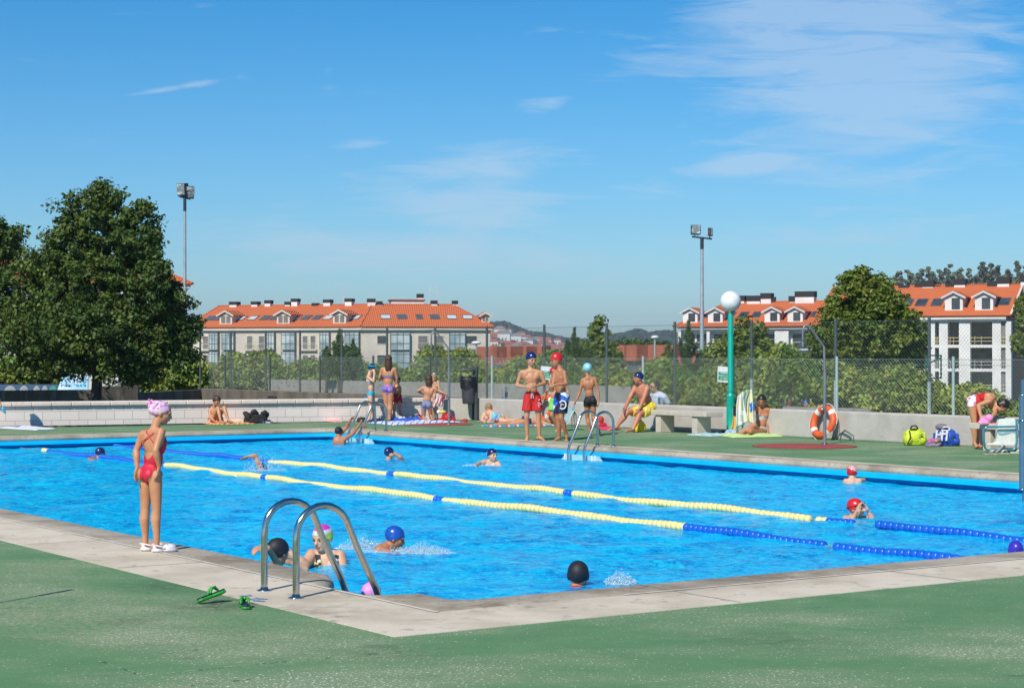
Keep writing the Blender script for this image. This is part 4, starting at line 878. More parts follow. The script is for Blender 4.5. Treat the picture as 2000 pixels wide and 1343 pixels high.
        for sd_, on in zip('RL', s.arms):
            if on: arm = np.minimum(arm, dist(J['sh' + sd_], J['el' + sd_]) - .028 * s.h); arm = np.minimum(arm, dist(J['el' + sd_], J['wr' + sd_]) - .022 * s.h); arm = np.minimum(arm, dist(J['wr' + sd_], J['ha' + sd_]) - .02 * s.h)
        return arm < tor
    def legdist(s, C_):
        """how far along the thigh, 0 at the hip"""
        out = np.full(len(C_), -1.0); best = np.full(len(C_), 9.0)
        for sd_ in 'RL':
            p, q = np.array(s.J['hi' + sd_]), np.array(s.J['kn' + sd_]); d = q - p; t = ((C_ - p) @ d) / (d @ d); r = np.linalg.norm(C_ - p - np.clip(t, 0, 1.2)[:, None] * d, axis=1); b = r < best; out[b] = t[b]; best[b] = r[b]
        return out
    def garment(s, name, m, keep, push=.006, mats=None, idxf=None):
        return cut(s.mesh_world, lambda C_: keep(*s.tcoords(C_), C_) & ~s.armmask(C_), name, m, s.root, push, mats, idxf)
    def briefs(s, m, top=.13, name='bikini_bottom', leg=.10, mats=None, idxf=None, slope=1.5):
        def keep(t, r, f, C_): ld = s.legdist(C_); a = np.abs(r); return (t < top) & (ld < leg + .24 * (1 - np.minimum(a / .055, 1)) * slope) & (t > -.5)
        return s.garment(name, m, keep, .005, mats, idxf)
    def band(s, m, lo=.52, hi=.70, back=(.58, .64), name='bikini_top'):
        return s.garment(name, m, lambda t, r, f, C_: np.where(f > .012, (t > lo) & (t < hi), (t > back[0]) & (t < back[1])), .005)
    def shorts(s, m, hem=.72, flare=1.12, top=.14, name='swim_shorts', mats=None, idxf=None):
        h, b, J = s.h, s.bd, s.J; g = G(); R_ = frame(s.pr, s.pf_, s.spine)
        g.ell(J['pelvis'] + s.spine * .004 * h, (.086 * h * b, .070 * h * b, .072 * h), R_, 18, 14)
        for sg in (1, -1): g.ell(J['pelvis'] + s.pr * sg * .036 * h - s.pf_ * .032 * h - s.spine * .018 * h, (.050 * h * b, .048 * h * b, .052 * h), R_, 12, 8)
        for sd_ in 'RL':
            H_, K = J['hi' + sd_], J['kn' + sd_]; e = H_.lerp(K, hem); g.tube([H_, H_.lerp(K, hem * .5), e], [.056 * h * b, .056 * h * b * flare ** .5, .053 * h * flare], 14); g.ell(H_, .056 * h * b, nu=12, nv=8)
        me = fuse(g, .009, 4); n = len(me.vertices); co = np.empty(n * 3); me.vertices.foreach_get('co', co); co = co.reshape(-1, 3)      # cloth folds
        d = co - np.array(J['pelvis']); co += (np.sin(d[:, 0] * 95 + np.sin(d[:, 2] * 40) * 1.5) * .0028)[:, None] * np.array([0.3, -1, .1]); me.vertices.foreach_set('co', co.ravel()); me.update()
        pe, sp, L_ = np.array(J['pelvis']), np.array(s.spine), (J['neck'] - J['pelvis']).length
        return cut(me, lambda C_: (C_ - pe) @ sp / L_ < top, name, m, s.root, 0, mats, idxf)

def swimmer(label, px, py, Y, h, face, sk, capm, headface=None, tilt=(0, 0), arms=(0, 0), joints=None, hs=1.0, group='swimmers in the pool', drop=None, vox=.008, **k):
    """head centre at a sight line and depth, body hanging below it in the water"""
    hc = at(px, py, Y); base = hc - Vector((0, 0, .925 * h)); base.z = hc.z - .925 * h
    return Person(label, base, h, face, sk, joints, group, headface, tilt, legs=False, hs=hs, vox=vox, arms=arms, **k)
def water_pt(px, py): return gnd(px, py, WATER)

CAPN = mat('navy_cap', (.010, .020, .10), .25, col2=(.008, .016, .085), scale=9, spec=.6); CAPR = mat('red_cap', (.62, .012, .015), .3, col2=(.52, .01, .012), scale=9, spec=.6)
CAPK = mat('black_cap', (.008, .009, .014), .62, col2=(.014, .015, .02), scale=9); CAPB = mat('royal_blue_cap', (.012, .085, .42), .25, col2=(.01, .07, .36), scale=12, spec=.6); CAPC = plain('pale_blue_cap', (.28, .60, .68), .35)
m_redcloth = mat('red_cloth', (.56, .012, .012), .7, col2=(.45, .008, .008), scale=14); m_blk = mat('black_cloth', (.008, .008, .010), .7, col2=(.013, .013, .016), scale=20)
def pattern(name, cols, scale=30, rough=.7):
    """printed cloth: cells of several colours"""
    if name in MATS: return MATS[name]
    m = bpy.data.materials.new(name); m.use_nodes = True; N = m.node_tree.nodes; L = m.node_tree.links; b = N['Principled BSDF']; b.inputs['Roughness'].default_value = rough
    tc = N.new('ShaderNodeTexCoord'); v = N.new('ShaderNodeTexVoronoi'); v.inputs['Scale'].default_value = scale; L.new(tc.outputs['Object'], v.inputs[0]); sp = N.new('ShaderNodeSeparateColor'); L.new(v.outputs['Color'], sp.inputs[0])
    r = N.new('ShaderNodeValToRGB'); r.color_ramp.interpolation = 'CONSTANT'; e = r.color_ramp.elements; n = len(cols)
    for i, c in enumerate(cols):
        q = e[i] if i < 2 else e.new(i / n); q.position = i / n; q.color = (*c, 1)
    L.new(sp.outputs[0], r.inputs[0]); L.new(r.outputs[0], b.inputs['Base Color']); MATS[name] = m; return m
def stripes(name, cols, scale=9, axis='X', rough=.8):
    if name in MATS: return MATS[name]
    m = bpy.data.materials.new(name); m.use_nodes = True; N = m.node_tree.nodes; L = m.node_tree.links; b = N['Principled BSDF']; b.inputs['Roughness'].default_value = rough
    tc = N.new('ShaderNodeTexCoord'); w = N.new('ShaderNodeTexWave'); w.bands_direction = axis; w.inputs['Scale'].default_value = scale; w.inputs['Distortion'].default_value = .6; w.wave_profile = 'SAW'; L.new(tc.outputs['Object'], w.inputs[0])
    r = N.new('ShaderNodeValToRGB'); r.color_ramp.interpolation = 'CONSTANT'; e = r.color_ramp.elements; n = len(cols)
    for i, c in enumerate(cols):
        q = e[i] if i < 2 else e.new(i / n); q.position = i / n; q.color = (*c, 1)
    L.new(w.outputs[1], r.inputs[0]); L.new(r.outputs[0], b.inputs['Base Color']); MATS[name] = m; return m

# ------------------------------------------------------------------ leaves
def leaf_mat(name, c1, c2, isl=.45, sc=.9, tr=.25, third=None):
    return mat(name, c1, .55, col2=c2, scale=sc, detail=4, lo=.38, hi=.62, island=isl, transl=tr, spec=.35, third=third, tscale=sc * 3)
ml_oak = leaf_mat('oak_leaves', (.048, .100, .018), (.11, .165, .03))
ml_plane = leaf_mat('plane_tree_leaves', (.085, .145, .02), (.18, .23, .035), sc=.7)
ml_hedge = leaf_mat('hedge_leaves', (.095, .19, .03), (.32, .36, .06), sc=.6, third=(.38, .34, .12))
ml_pine = leaf_mat('pine_needles', (.055, .125, .035), (.10, .18, .05))
ml_euc = leaf_mat('eucalyptus_leaves', (.11, .14, .09), (.19, .21, .13), tr=.15)
ml_wood = leaf_mat('woodland_leaves', (.025, .045, .018), (.045, .065, .025), sc=.05, tr=.1)
m_bark = mat('bark', (.09, .07, .05), .95, col2=(.05, .04, .03), scale=3, bump=.02)
def leaves(C_, r, n_per, size, seed=0, flat=.75, elong=1.7, up=.35):
    r_ = np.random.default_rng(seed); C_ = np.asarray(C_, float); r = np.asarray(r, float)
    if r.ndim == 0: r = np.full(len(C_), float(r))
    n = len(C_) * n_per; cc = np.repeat(C_, n_per, 0); rr_ = np.repeat(r, n_per)
    d = r_.normal(size=(n, 3)); d /= np.linalg.norm(d, axis=1)[:, None]
    p = cc + d * (rr_ * r_.random(n) ** .45)[:, None] * np.array([1, 1, flat])
    nrm = d * .8 + r_.normal(size=(n, 3)) * .6 + np.array([0, 0, up]); nrm /= np.linalg.norm(nrm, axis=1)[:, None]
    u = np.cross(nrm, r_.normal(size=(n, 3))); u /= np.linalg.norm(u, axis=1)[:, None]; v = np.cross(nrm, u)
    s_ = size * (.6 + .8 * r_.random(n))[:, None]; u = u * s_; v = v * s_ / elong; b_ = nrm * s_ * .12
    V_ = np.stack([p - u, p - v * .9 + b_, p + u, p + v * .9 + b_], 1).reshape(-1, 3)
    return V_, np.arange(n * 4).reshape(-1, 4)
def clumps(lobes, n, seed, shell=.55):
    """clump centres spread through ellipsoid lobes, mostly towards the outside; lobe = (x,y,z,rx,ry,rz)"""
    r_ = np.random.default_rng(seed); L_ = np.array(lobes, float); w = L_[:, 3] * L_[:, 4] * L_[:, 5]; w = w ** .75; k = r_.choice(len(L_), n, p=w / w.sum())
    d = r_.normal(size=(n, 3)); d /= np.linalg.norm(d, axis=1)[:, None]; q = (shell + (1 - shell) * r_.random(n)) * (1 + .10 * r_.normal(size=n))
    return L_[k, :3] + d * q[:, None] * L_[k, 3:6]
def limbs(g, base, top, lobes, r0, seed, nb=14):
    r_ = random.Random(seed); base = Vector(base); top = Vector(top)
    pts = [base.lerp(top, i / 6) + Vector((r_.uniform(-1, 1), r_.uniform(-1, 1), 0)) * (r0 * .5 if i else 0) for i in range(7)]
    g.tube(pts, [r0 * (1.25 if i == 0 else 1) * (1 - i / 7.5) for i in range(7)], 9)
    for i in range(nb):
        L_ = lobes[i % len(lobes)]; f = r_.uniform(.25, .85); s_ = base.lerp(top, f); e = Vector(L_[:3]) + Vector((r_.uniform(-.6, .6) * L_[3], r_.uniform(-.6, .6) * L_[4], r_.uniform(-.3, .6) * L_[5]))
        m_ = s_.lerp(e, .5) + Vector((0, 0, -.06 * (e - s_).length)) ; g.tube([s_, s_.lerp(m_, .5), m_, m_.lerp(e, .6), e], [r0 * .42, r0 * .34, r0 * .24, r0 * .15, r0 * .06], 6)
def tree(label, cat, base, top, lobes, ncl, per, rcl, size, lm, r0, seed, name='tree', extra=None, shell=.5, group=None, flat=.75, elong=1.7, up=.35):
    t = thing(name, base, label, cat, group); C_ = clumps(lobes, ncl, seed, shell); rr_ = rcl * np.random.default_rng(seed).uniform(.6, 1.25, len(C_))
    V_, F_ = leaves(C_, rr_, per, size, seed + 1, flat, elong, up)
    me = raw_mesh('crown', V_, F_, lm); link('crown', me, t); g = G(); limbs(g, base, top, lobes, r0, seed); g.build('trunk', m_bark, t); return t
def px_lobes(Y, L_, dep=1.0):
    """lobes given as photo centre, half sizes in photo pixels and an offset in depth"""
    out = []
    for (px, py, rx, ry, *dy) in L_:
        y = Y + (dy[0] if dy else 0); p = at(px, py, y); s_ = y / FPX; out.append((p.x, p.y, p.z, rx * s_, rx * s_ * dep, ry * s_))
    return out
# the oak by the old wall
Yo = 48.5
lob = px_lobes(Yo, [(205, 425, 62, 62), (140, 440, 40, 45, .5), (255, 470, 58, 55, -.4), (110, 520, 62, 45), (190, 540, 110, 75, .2), (300, 560, 60, 60, -.5), (335, 600, 50, 48, .3), (90, 600, 80, 62, .6), (55, 655, 60, 48, -.2), (180, 640, 120, 80, -.4),
                    (290, 660, 85, 60, .2), (360, 640, 38, 42, .4), (120, 690, 90, 45, .3), (230, 710, 90, 38, -.3), (275, 728, 46, 18, .1), (205, 380, 32, 28), (345, 690, 45, 28, .2), (20, 640, 30, 40, .3), (150, 385, 14, 16, 0), (102, 398, 10, 12), (72, 530, 42, 42, .2), (280, 500, 42, 42, .1), (292, 445, 22, 26, .2), (112, 470, 28, 34, .2), (275, 415, 16, 20)], .95)
tree('big dense dark green oak growing between the block wall and the old wall', 'tree', at(180, 787, Yo) - Vector((0, 0, .5)), at(200, 470, Yo), lob, 1500, 60, .25, .060, ml_oak, .16, 5, 'oak_tree', shell=.35)
lob = px_lobes(50, [(-10, 500, 42, 55), (-40, 570, 75, 70), (-20, 450, 35, 30), (-60, 650, 60, 60), (20, 475, 26, 44), (0, 610, 30, 40)], 1)
tree('second oak cut off by the left edge of the picture', 'tree', at(-60, 770, 50) - Vector((0, 0, .5)), at(-40, 500, 50), lob, 420, 60, .28, .062, ml_oak, .16, 15, 'oak_tree')
# trees beyond the fence
TG = 'trees beyond the fence'
lob = px_lobes(62, [(1690, 570, 40, 45), (1665, 610, 55, 50, .6), (1730, 600, 50, 45, -.5), (1700, 660, 95, 60), (1640, 690, 60, 45, .5), (1760, 680, 50, 50, .4), (1690, 735, 95, 45), (1685, 535, 14, 22), (1660, 560, 22, 26), (1775, 640, 25, 30), (1720, 555, 18, 22), (1610, 660, 30, 30), (1622, 620, 22, 20)], 1)
tree('large yellow green broadleaf tree in front of the white blocks', 'tree', at(1695, 800, 62) - Vector((0, 0, .9)), at(1690, 600, 62), lob, 1500, 44, .26, .075, ml_plane, .16, 21, 'plane_tree', shell=.35, group=TG)
lob = px_lobes(66, [(1440, 690, 45, 45), (1480, 680, 30, 40), (1420, 725, 50, 35), (1500, 720, 30, 30), (1450, 640, 14, 22), (1480, 645, 10, 14), (1395, 700, 22, 30)], 1)
tree('smaller broadleaf tree with a ragged top behind the globe lamp', 'tree', at(1450, 780, 66) - Vector((0, 0, .9)), at(1450, 660, 66), lob, 420, 42, .3, .085, ml_plane, .12, 22, 'plane_tree', group=TG)
lob = px_lobes(72, [(1170, 665, 20, 35), (1165, 640, 9, 16), (1180, 690, 32, 32), (1150, 695, 20, 26), (1160, 720, 40, 24), (1190, 710, 26, 26), (1172, 622, 5, 8)], 1)
tree('slim pointed broadleaf tree behind the boy in black trunks', 'tree', at(1172, 780, 72) - Vector((0, 0, .9)), at(1170, 650, 72), lob, 330, 40, .26, .08, ml_plane, .1, 23, 'plane_tree', group=TG)
lob = px_lobes(185, [(1245, 690, 40, 26), (1290, 690, 30, 24), (1200, 700, 30, 20), (1225, 680, 14, 14)], 1)
tree('low dark tree beside the orange roof in the distance', 'tree', at(1250, 760, 185) - Vector((0, 0, .9)), at(1250, 690, 185), lob, 260, 40, .75, .24, ml_oak, .1, 24, 'dark_tree', group=TG)
def pine(label, px, ytop, ybot, Y, seed, wide=1.0):
    p = at(px, ybot, Y); tp = at(px, ytop, Y); r_ = random.Random(seed); H_ = tp.z - p.z; t = thing('pine_tree', (p.x, p.y, -1.0), label, 'tree', TG); C_ = []; g = G(); g.tube([Vector((p.x, p.y, -1)), tp], [.09, .02], 7)
    shoots = [(Vector((p.x, p.y, p.z + H_ * .2)), tp)]
    for i in range(13):
        f = i / 12; z = p.z + H_ * (-.05 + f * .72); rad = H_ * .30 * (1 - f) ** .8 * wide + .05; a = i * 2.4 + r_.uniform(-.4, .4)
        s_ = Vector((p.x, p.y, z)); m_ = s_ + Vector((math.cos(a) * rad, math.sin(a) * rad, H_ * .05)); e = m_ + Vector((math.cos(a) * rad * .25, 0, H_ * r_.uniform(.20, .34) * (1 - f * .4)))
        g.tube([s_, m_, e], [.03, .02, .006], 5); shoots += [(m_, e), (s_.lerp(m_, .4), m_)]
    for (q0, q1) in shoots:
        L_ = (q1 - q0).length; k = max(3, int(L_ / .055))
        for q in range(k + 1): f = q / k; C_.append((*(q0.lerp(q1, f)), .105 * (1.15 - .75 * f)))
    C_ = np.array(C_); V_, F_ = leaves(C_[:, :3], C_[:, 3], 22, .075, seed, 1.3, 5.5, 0); link('crown', raw_mesh('crown', V_, F_, ml_pine), t); g.build('trunk', m_bark, t)
pine('tallest young pine in front of the cream flats, left of the girls', 663, 645, 730, 60, 31, .75)
pine('young pine just right of the tallest one before the cream flats', 690, 664, 730, 60, 32, .6)
pine('small young pine left of the tallest one before the cream flats', 638, 678, 730, 60, 33, .55)
pine('young pine behind the child in the red cap, left of the pair', 1122, 642, 740, 68, 34, .7)
pine('small young pine leaning behind the boy in blue shorts', 1108, 665, 740, 68, 37, .5)
pine('young pine right of the slim tree behind the boy in black trunks', 1148, 668, 735, 66, 38, .6)
pine('young pine left of the tall lamp pole', 1345, 628, 745, 60, 35, .95)
pine('thin young pine by the orange roof behind the bald man', 1306, 672, 745, 62, 36, .8)
# hedge behind the fence: one mass of shrubs nobody could count
hp = [(180, 66, .2), (300, 66, .8), (395, 66, 1.4), (520, 64, 1.25), (640, 63, 1.3), (780, 62, 1.15), (900, 61, 1.6), (1000, 60, 1.05), (1070, 59, 1.35), (1150, 58, 1.25), (1250, 56, .8), (1340, 54, 1.15), (1450, 52, 1.1), (1560, 50, 1.35), (1650, 49, 1.3), (1760, 48, 1.0), (1840, 47, .6), (1930, 46, .55), (2100, 44, .6)]
C_ = []; r_ = np.random.default_rng(41)
for (a, b_) in zip(hp[:-1], hp[1:]):
    pa, pb = at(a[0], 700, a[1]), at(b_[0], 700, b_[1]); Ls = math.hypot(pb.x - pa.x, pb.y - pa.y); n = int(Ls * 95)
    f = r_.random(n); x = pa.x + (pb.x - pa.x) * f; y = pa.y + (pb.y - pa.y) * f + r_.uniform(0, 2.6, n); zt = a[2] + (b_[2] - a[2]) * f + .22 * np.sin(x * 1.9) + .15 * np.sin(x * 4.3 + 1)
    dpt = (y - (pa.y + (pb.y - pa.y) * f)) / 2.6; z = -1 + (zt + 1) * np.minimum(1, .25 + .9 * r_.random(n) ** .6) * (.72 + .28 * np.minimum(1, dpt * 2.5)); C_.append(np.stack([x, y, z], -1))
C_ = np.concatenate(C_); V_, F_ = leaves(C_, .27, 38, .062, 42, .9, 1.5, .3)
tag(link('hedge', raw_mesh('hedge', V_, F_, ml_hedge)), 'rambling hedge of sunlit shrubs and creepers behind the fences', 'hedge', kind='stuff')
# core of the hedge so no sky shows through its foot
# bushes far left and the shrub on the far side
for i, (px, ytop, rx, Y, lab) in enumerate(((20, 692, 70, 62, 'yellow green bush behind the painted wall at the far left'), (110, 712, 40, 63, 'smaller dark bush under the oak beside the tilted board'), (365, 690, 38, 60, 'bush in front of the brick pier right of the oak'), (300, 715, 40, 61, 'low shrub under the right side of the oak'))):
    lob = px_lobes(Y, [(px, ytop + 35, rx, 34), (px - rx * .5, ytop + 50, rx * .6, 26), (px + rx * .5, ytop + 45, rx * .6, 28)], 1)
    tree(lab, 'bush', at(px, 760, Y) - Vector((0, 0, .6)), at(px, ytop + 30, Y), lob, 230, 34, .26, .075, ml_hedge, .05, 50 + i, 'bush', group='bushes beyond the old wall')
# eucalyptus on the rise behind the right-hand flats
r_ = random.Random(8)
for i, (px, yt, w) in enumerate(((1752, 530, 11), (1763, 540, 9), (1778, 526, 13), (1790, 533, 11), (1798, 526, 9), (1815, 521, 10), (1826, 530, 9), (1837, 527, 8), (1852, 517, 9), (1862, 532, 8), (1875, 524, 9), (1893, 524, 8), (1905, 538, 9), (1917, 511, 9), (1928, 522, 9), (1936, 515, 12), (1950, 520, 10), (1965, 526, 12), (1976, 535, 9), (1990, 511, 11), (2005, 520, 12), (1820, 545, 14), (1882, 545, 14), (1910, 548, 15), (1950, 545, 16), (1985, 545, 14))):
    Y = 600 + r_.uniform(-30, 40); k = Y / FPX; tp = at(px, yt, Y); zb = float(height(np.array(tp.x), np.array(Y))); b0 = Vector((tp.x, Y, zb - 1)); lob = []
    z = tp.z - w * k * .35
    while z > tp.z - 60 * k:
        f = (tp.z - z) / (60 * k); lob.append((tp.x + r_.uniform(-.5, .5) * w * k * .8, Y + r_.uniform(-1, 1), z, w * k * (.28 + .4 * f + r_.uniform(0, .2)), w * k * .5, w * k * .33)); z -= w * k * r_.uniform(.42, .8)
    tree('tall thin eucalyptus on the wooded rise above the roof of the unfinished block', 'tree', b0, tp, lob, 80, 22, 1.0, .42, ml_euc, .22, 60 + i, 'eucalyptus_tree', group='eucalyptus trees on the rise', shell=.2)
# woods on the far ridge
r_ = np.random.default_rng(77); C_ = []
for _ in range(2600):
    px = r_.uniform(940, 1360); Y = r_.uniform(1500, 2520); x = (px - 1000) / FPX * Y; z = float(height(np.array(x), np.array(Y)))
    dens = 1.0 if (Y > 2150 or px > 1115) else .12
    if r_.random() < dens: C_.append((x, Y, z + 2.5, 1.0))
for _ in range(400):                                   # wooded patches between the houses
    px = r_.uniform(950, 1130); Y = r_.uniform(900, 1500); x = (px - 1000) / FPX * Y
    if math.sin(x * .05) + math.sin(Y * .02) > .5: C_.append((x, Y, float(height(np.array(x), np.array(Y))) + 2, .7))
C_ = np.array(C_); V_, F_ = leaves(C_[:, :3], 5.0 * C_[:, 3], 30, 2.0, 78, 1.0, 1.3)
tag(link('woodland', raw_mesh('woodland', V_, F_, ml_wood)), 'dark blue green woods covering the far ridge', 'woods', kind='stuff')
lob = px_lobes(225, [(2000, 640, 16, 45), (1994, 600, 9, 22), (2012, 600, 16, 30), (1990, 670, 9, 20)], 1)
tree('dark tree beside the unfinished white block at the right edge', 'tree', at(2003, 760, 225), at(2003, 620, 225), lob, 240, 40, .6, .25, ml_plane, .25, 91, 'plane_tree', group=TG)
# ------------------------------------------------------------------ things round the pool
m_steel = mat('polished_steel', (.62, .61, .58), .16, col2=(.50, .49, .47), scale=30, metal=1.0)
m_galv = mat('galvanised_steel', (.46, .50, .53), .45, col2=(.38, .42, .45), scale=6, metal=.35)
m_panel = mat('pale_ladder_panel', (.33, .60, .66), .4, col2=(.25, .50, .57), scale=8); m_wht = plain('white_plastic', (.75, .76, .75), .4)
def ladder(u, v, side, label, panel):
    """side: direction from the deck towards the water"""
    inn = side; acr = A if abs(side.dot(B)) > .5 else B; p0 = pf(u, v); t = thing('pool_ladder', p0, label, 'pool ladder', 'steel pool ladders'); legs = []
    for k in (-.23, .23):
        q = p0 + acr * k; pts = [q, q + Vector((0, 0, .36))]
        for i in range(1, 11):
            a = math.pi * i / 11 * .93; pts.append(q + inn * (.20 * (1 - math.cos(a))) + Vector((0, 0, .40 + .20 * math.sin(a))))
        e = pts[-1]; pts += [e.lerp(q + inn * .60, .35) + Vector((0, 0, -.01)), q + inn * .60 + Vector((0, 0, .03)), q + inn * .63 + Vector((0, 0, -.06)), q + inn * .63 + Vector((0, 0, -1.0))]
        g = G(); g.tube(pts, .0235, 14); r = g.build('handrail', m_steel, t); g = G(); g.lathe(q + Vector((0, 0, .004)), [(.052, 0), (.052, .006), (.028, .014), (.023, .03)], 16); g.build('base_flange', m_steel, r)
    for z in (-.30, -.58, -.86):
        g = G(); g.box(p0 + inn * .63 + Vector((0, 0, z)), (.08 if abs(inn.x) > 9 else .46, .09, .03), R=frame(acr, inn, (0, 0, 1))); g.build('step', m_steel, t)
    if panel:
        ed = p0 + inn * (PW + .0 - v if False else .30); 
        g = G(); R_ = frame(acr, inn, (0, 0, 1)); c = pf(u, PW - .16, -.25); g.box(c, (.92, .07, .22), R=R_); g.box(c + Vector((0, 0, -.12)), (.9, .06, .12), R=R_); pn = g.build('backing_panel', m_panel, t)
        g = G()
        for k in (-.44, -.34, .44, .36): g.box(c + acr * k - B * .045 + Vector((0, 0, .0)), (.035, .02, .24), R=R_)
        g.build('panel_edge', m_wht, pn); g = G()
        for sg in (-1, 1): b_ = c + acr * sg * .46; g.poly([b_ + Vector((0, 0, .10)) + B * .03, b_ + Vector((0, 0, -.06)) + B * .03, b_ + acr * sg * .22 + Vector((0, 0, -.06)) + B * .03], -B * .06)
        g.build('side_wedge', m_panel, pn)
    return t
ladder(.845, -.87, B, 'steel ladder on the near left pool edge with the pink capped child between its rails', False)
ladder(23.45, PW + .34, -B, 'steel ladder in the far corner that the black capped swimmer is gripping', True)
ladder(15.70, PW + .34, -B, 'steel ladder in the middle of the far edge beside the two boys', True)

# lane ropes
m_fy = plain('yellow_float', (.86, .72, .29), .4); m_fb = plain('blue_float', (.010, .12, .60), .3)
def lane(v, label, spans, r=.046):
    t = thing('lane_rope', pf(12, v, WATER), label, 'lane rope', 'lane ropes'); r_ = random.Random(int(v * 10))
    wob = lambda u: (.045 * math.sin(u * .42 + v) + .02 * math.sin(u * 1.3), .012 * math.sin(u * 1.9 + v) + .006 * math.sin(u * 5.1))
    def P_(u): a, b_ = wob(u); return pf(u, v + a, WATER + .012 + b_)
    g = G(); g.tube([P_(u) for u in np.linspace(-.02, PL, 120)], .006, 6); g.build('cable', m_wire, t)
    for (u0, u1, c) in spans:
        g = G(); u = u0; st = .082
        while u < u1:
            p, q = P_(u), P_(u + st); d = (q - p).normalized(); R_ = d.to_track_quat('Z', 'Y').to_matrix(); rr = r * r_.uniform(.96, 1.03)
            g.lathe(p, [(rr * .62, 0), (rr * .93, .008), (rr, .03), (rr, .050), (rr * .93, .072), (rr * .62, .0795)], 12, R_); u += st
        g.build('float_section', m_fy if c == 'y' else m_fb, t)
def ulane(px, py, v): p = gnd(px, py, WATER); return uv_of(p)[0]
def ucol(px, v): return hit(pf(0, v), A, px)
v1, v2 = 5.87, 7.78
lane(v1, 'nearer lane rope of pale yellow and blue floats with a gap near its right end', [(.1, ucol(1627, v1), 'b'), (ucol(1608, v1), ucol(1337, v1), 'b'), (ucol(1335, v1), ucol(872, v1), 'y'), (ucol(871, v1), ucol(856, v1), 'b'), (ucol(855, v1), ucol(530, v1), 'y'), (ucol(529, v1), ucol(518, v1), 'b'), (ucol(517, v1), ucol(322, v1), 'y'), (ucol(320, v1), ucol(96, v1), 'b'), (ucol(95, v1), ucol(86, v1), 'y')])
lane(v2, 'farther lane rope of yellow and blue floats, running to the boy with goggles', [(.1, ucol(1722, v2), 'b'), (ucol(1670, v2), ucol(1620, v2), 'b'), (ucol(1618, v2), ucol(1600, v2), 'y'), (ucol(1585, v2), ucol(1128, v2), 'y'), (ucol(1127, v2), ucol(1112, v2), 'b'), (ucol(1111, v2), ucol(770, v2), 'y'), (ucol(769, v2), ucol(758, v2), 'b'), (ucol(757, v2), ucol(530, v2), 'y'), (ucol(529, v2), 24.9, 'b')])

# showers with red mats
m_shw = mat('dull_steel_pipe', (.22, .25, .27), .4, col2=(.17, .19, .21), scale=6, metal=.3)
m_redmat = mat('red_rubber_mat', (.36, .055, .045), .9, col2=(.28, .05, .04), scale=5, third=(.45, .30, .25), tscale=40, tlo=.64, thi=.7)
def shower(px, py, label, mlabel, matc, mr):
    p = gnd(px, py); t = thing('outdoor_shower', p, label, 'shower', 'outdoor showers'); s_ = p.y / FPX; L_ = Vector((-1, -.25, 0)).normalized()
    g = G(); g.tube([p, p + Vector((0, 0, 1.28))], .030, 12); g.tube([p + Vector((0, 0, 1.27)), p + Vector((-.012, 0, 1.72))], .022, 12); g.build('pole', m_shw, t)
    top = p + Vector((-.012, 0, 1.72)); pts = [top, top + L_ * .12 + Vector((0, 0, .16)), top + L_ * .25 + Vector((0, 0, .33)), top + L_ * .31 + Vector((0, 0, .375)), top + L_ * .37 + Vector((0, 0, .37)), top + L_ * .40 + Vector((0, 0, .30)), top + L_ * .40 + Vector((0, 0, .12))]
    g = G(); g.tube(pts, .018, 10); g.build('arm', m_shw, t); g = G(); g.lathe(pts[-1] + Vector((0, 0, -.14)), [(.045, 0), (.05, .02), (.03, .07), (.018, .15)], 14); g.build('shower_head', m_pdark, t)
    g = G(); g.tube([p + Vector((0, 0, .62)), p + Vector((-.05, -.06, .62))], .018, 8); g.ell(p + Vector((-.06, -.07, .62)), .03, nu=10, nv=8); g.build('tap', m_steel, t); g = G(); g.lathe(p + Vector((0, 0, .004)), [(.09, 0), (.09, .012), (.034, .03)], 16); g.build('base_plate', m_steel, t)
    g = G(); g.lathe(Vector((matc.x, matc.y, .004)), [(mr, 0), (mr, .006), (mr * .98, .010)], 40); tag(g.build('shower_mat', m_redmat), mlabel, 'mat', 'red shower mats')
c = gnd(1571, 871.5); shower(1611, 868, 'steel outdoor shower in front of the lifebuoy on the right', 'worn red round mat on the deck in front of the lifebuoy', c, .9)
c = gnd(855, 828.8); shower(877, 828, 'steel outdoor shower beside the litter bin', 'worn red round mat below the shower beside the litter bin', c, .80)

# globe lamp
p = gnd(1427, 847); t = thing('globe_lamp', p, 'green lamp post with a white globe in front of the concrete wall', 'street lamp'); m_lg = mat('lamp_green', (.0, .36, .27), .35, col2=(.0, .31, .23), scale=6); m_globe = plain('opal_globe', (.80, .81, .83), .35)
g = G(); g.lathe(p, [(.10, 0), (.10, .03), (.083, .06), (.083, .72), (.088, .74), (.088, .77), (.06, .80), (.06, .84), (.066, .85), (.058, .87), (.057, 2.36), (.05, 2.38), (.05, 2.41)], 20); g.build('post', m_lg, t)
g = G(); g.lathe(p + Vector((0, 0, 2.40)), [(.05, 0), (.06, .02), (.10, .045), (.10, .06)], 20); g.build('collar', m_steel, t); g = G(); g.ell(p + Vector((0, 0, 2.645)), .207, nu=32, nv=24); g.build('globe', m_globe, t)
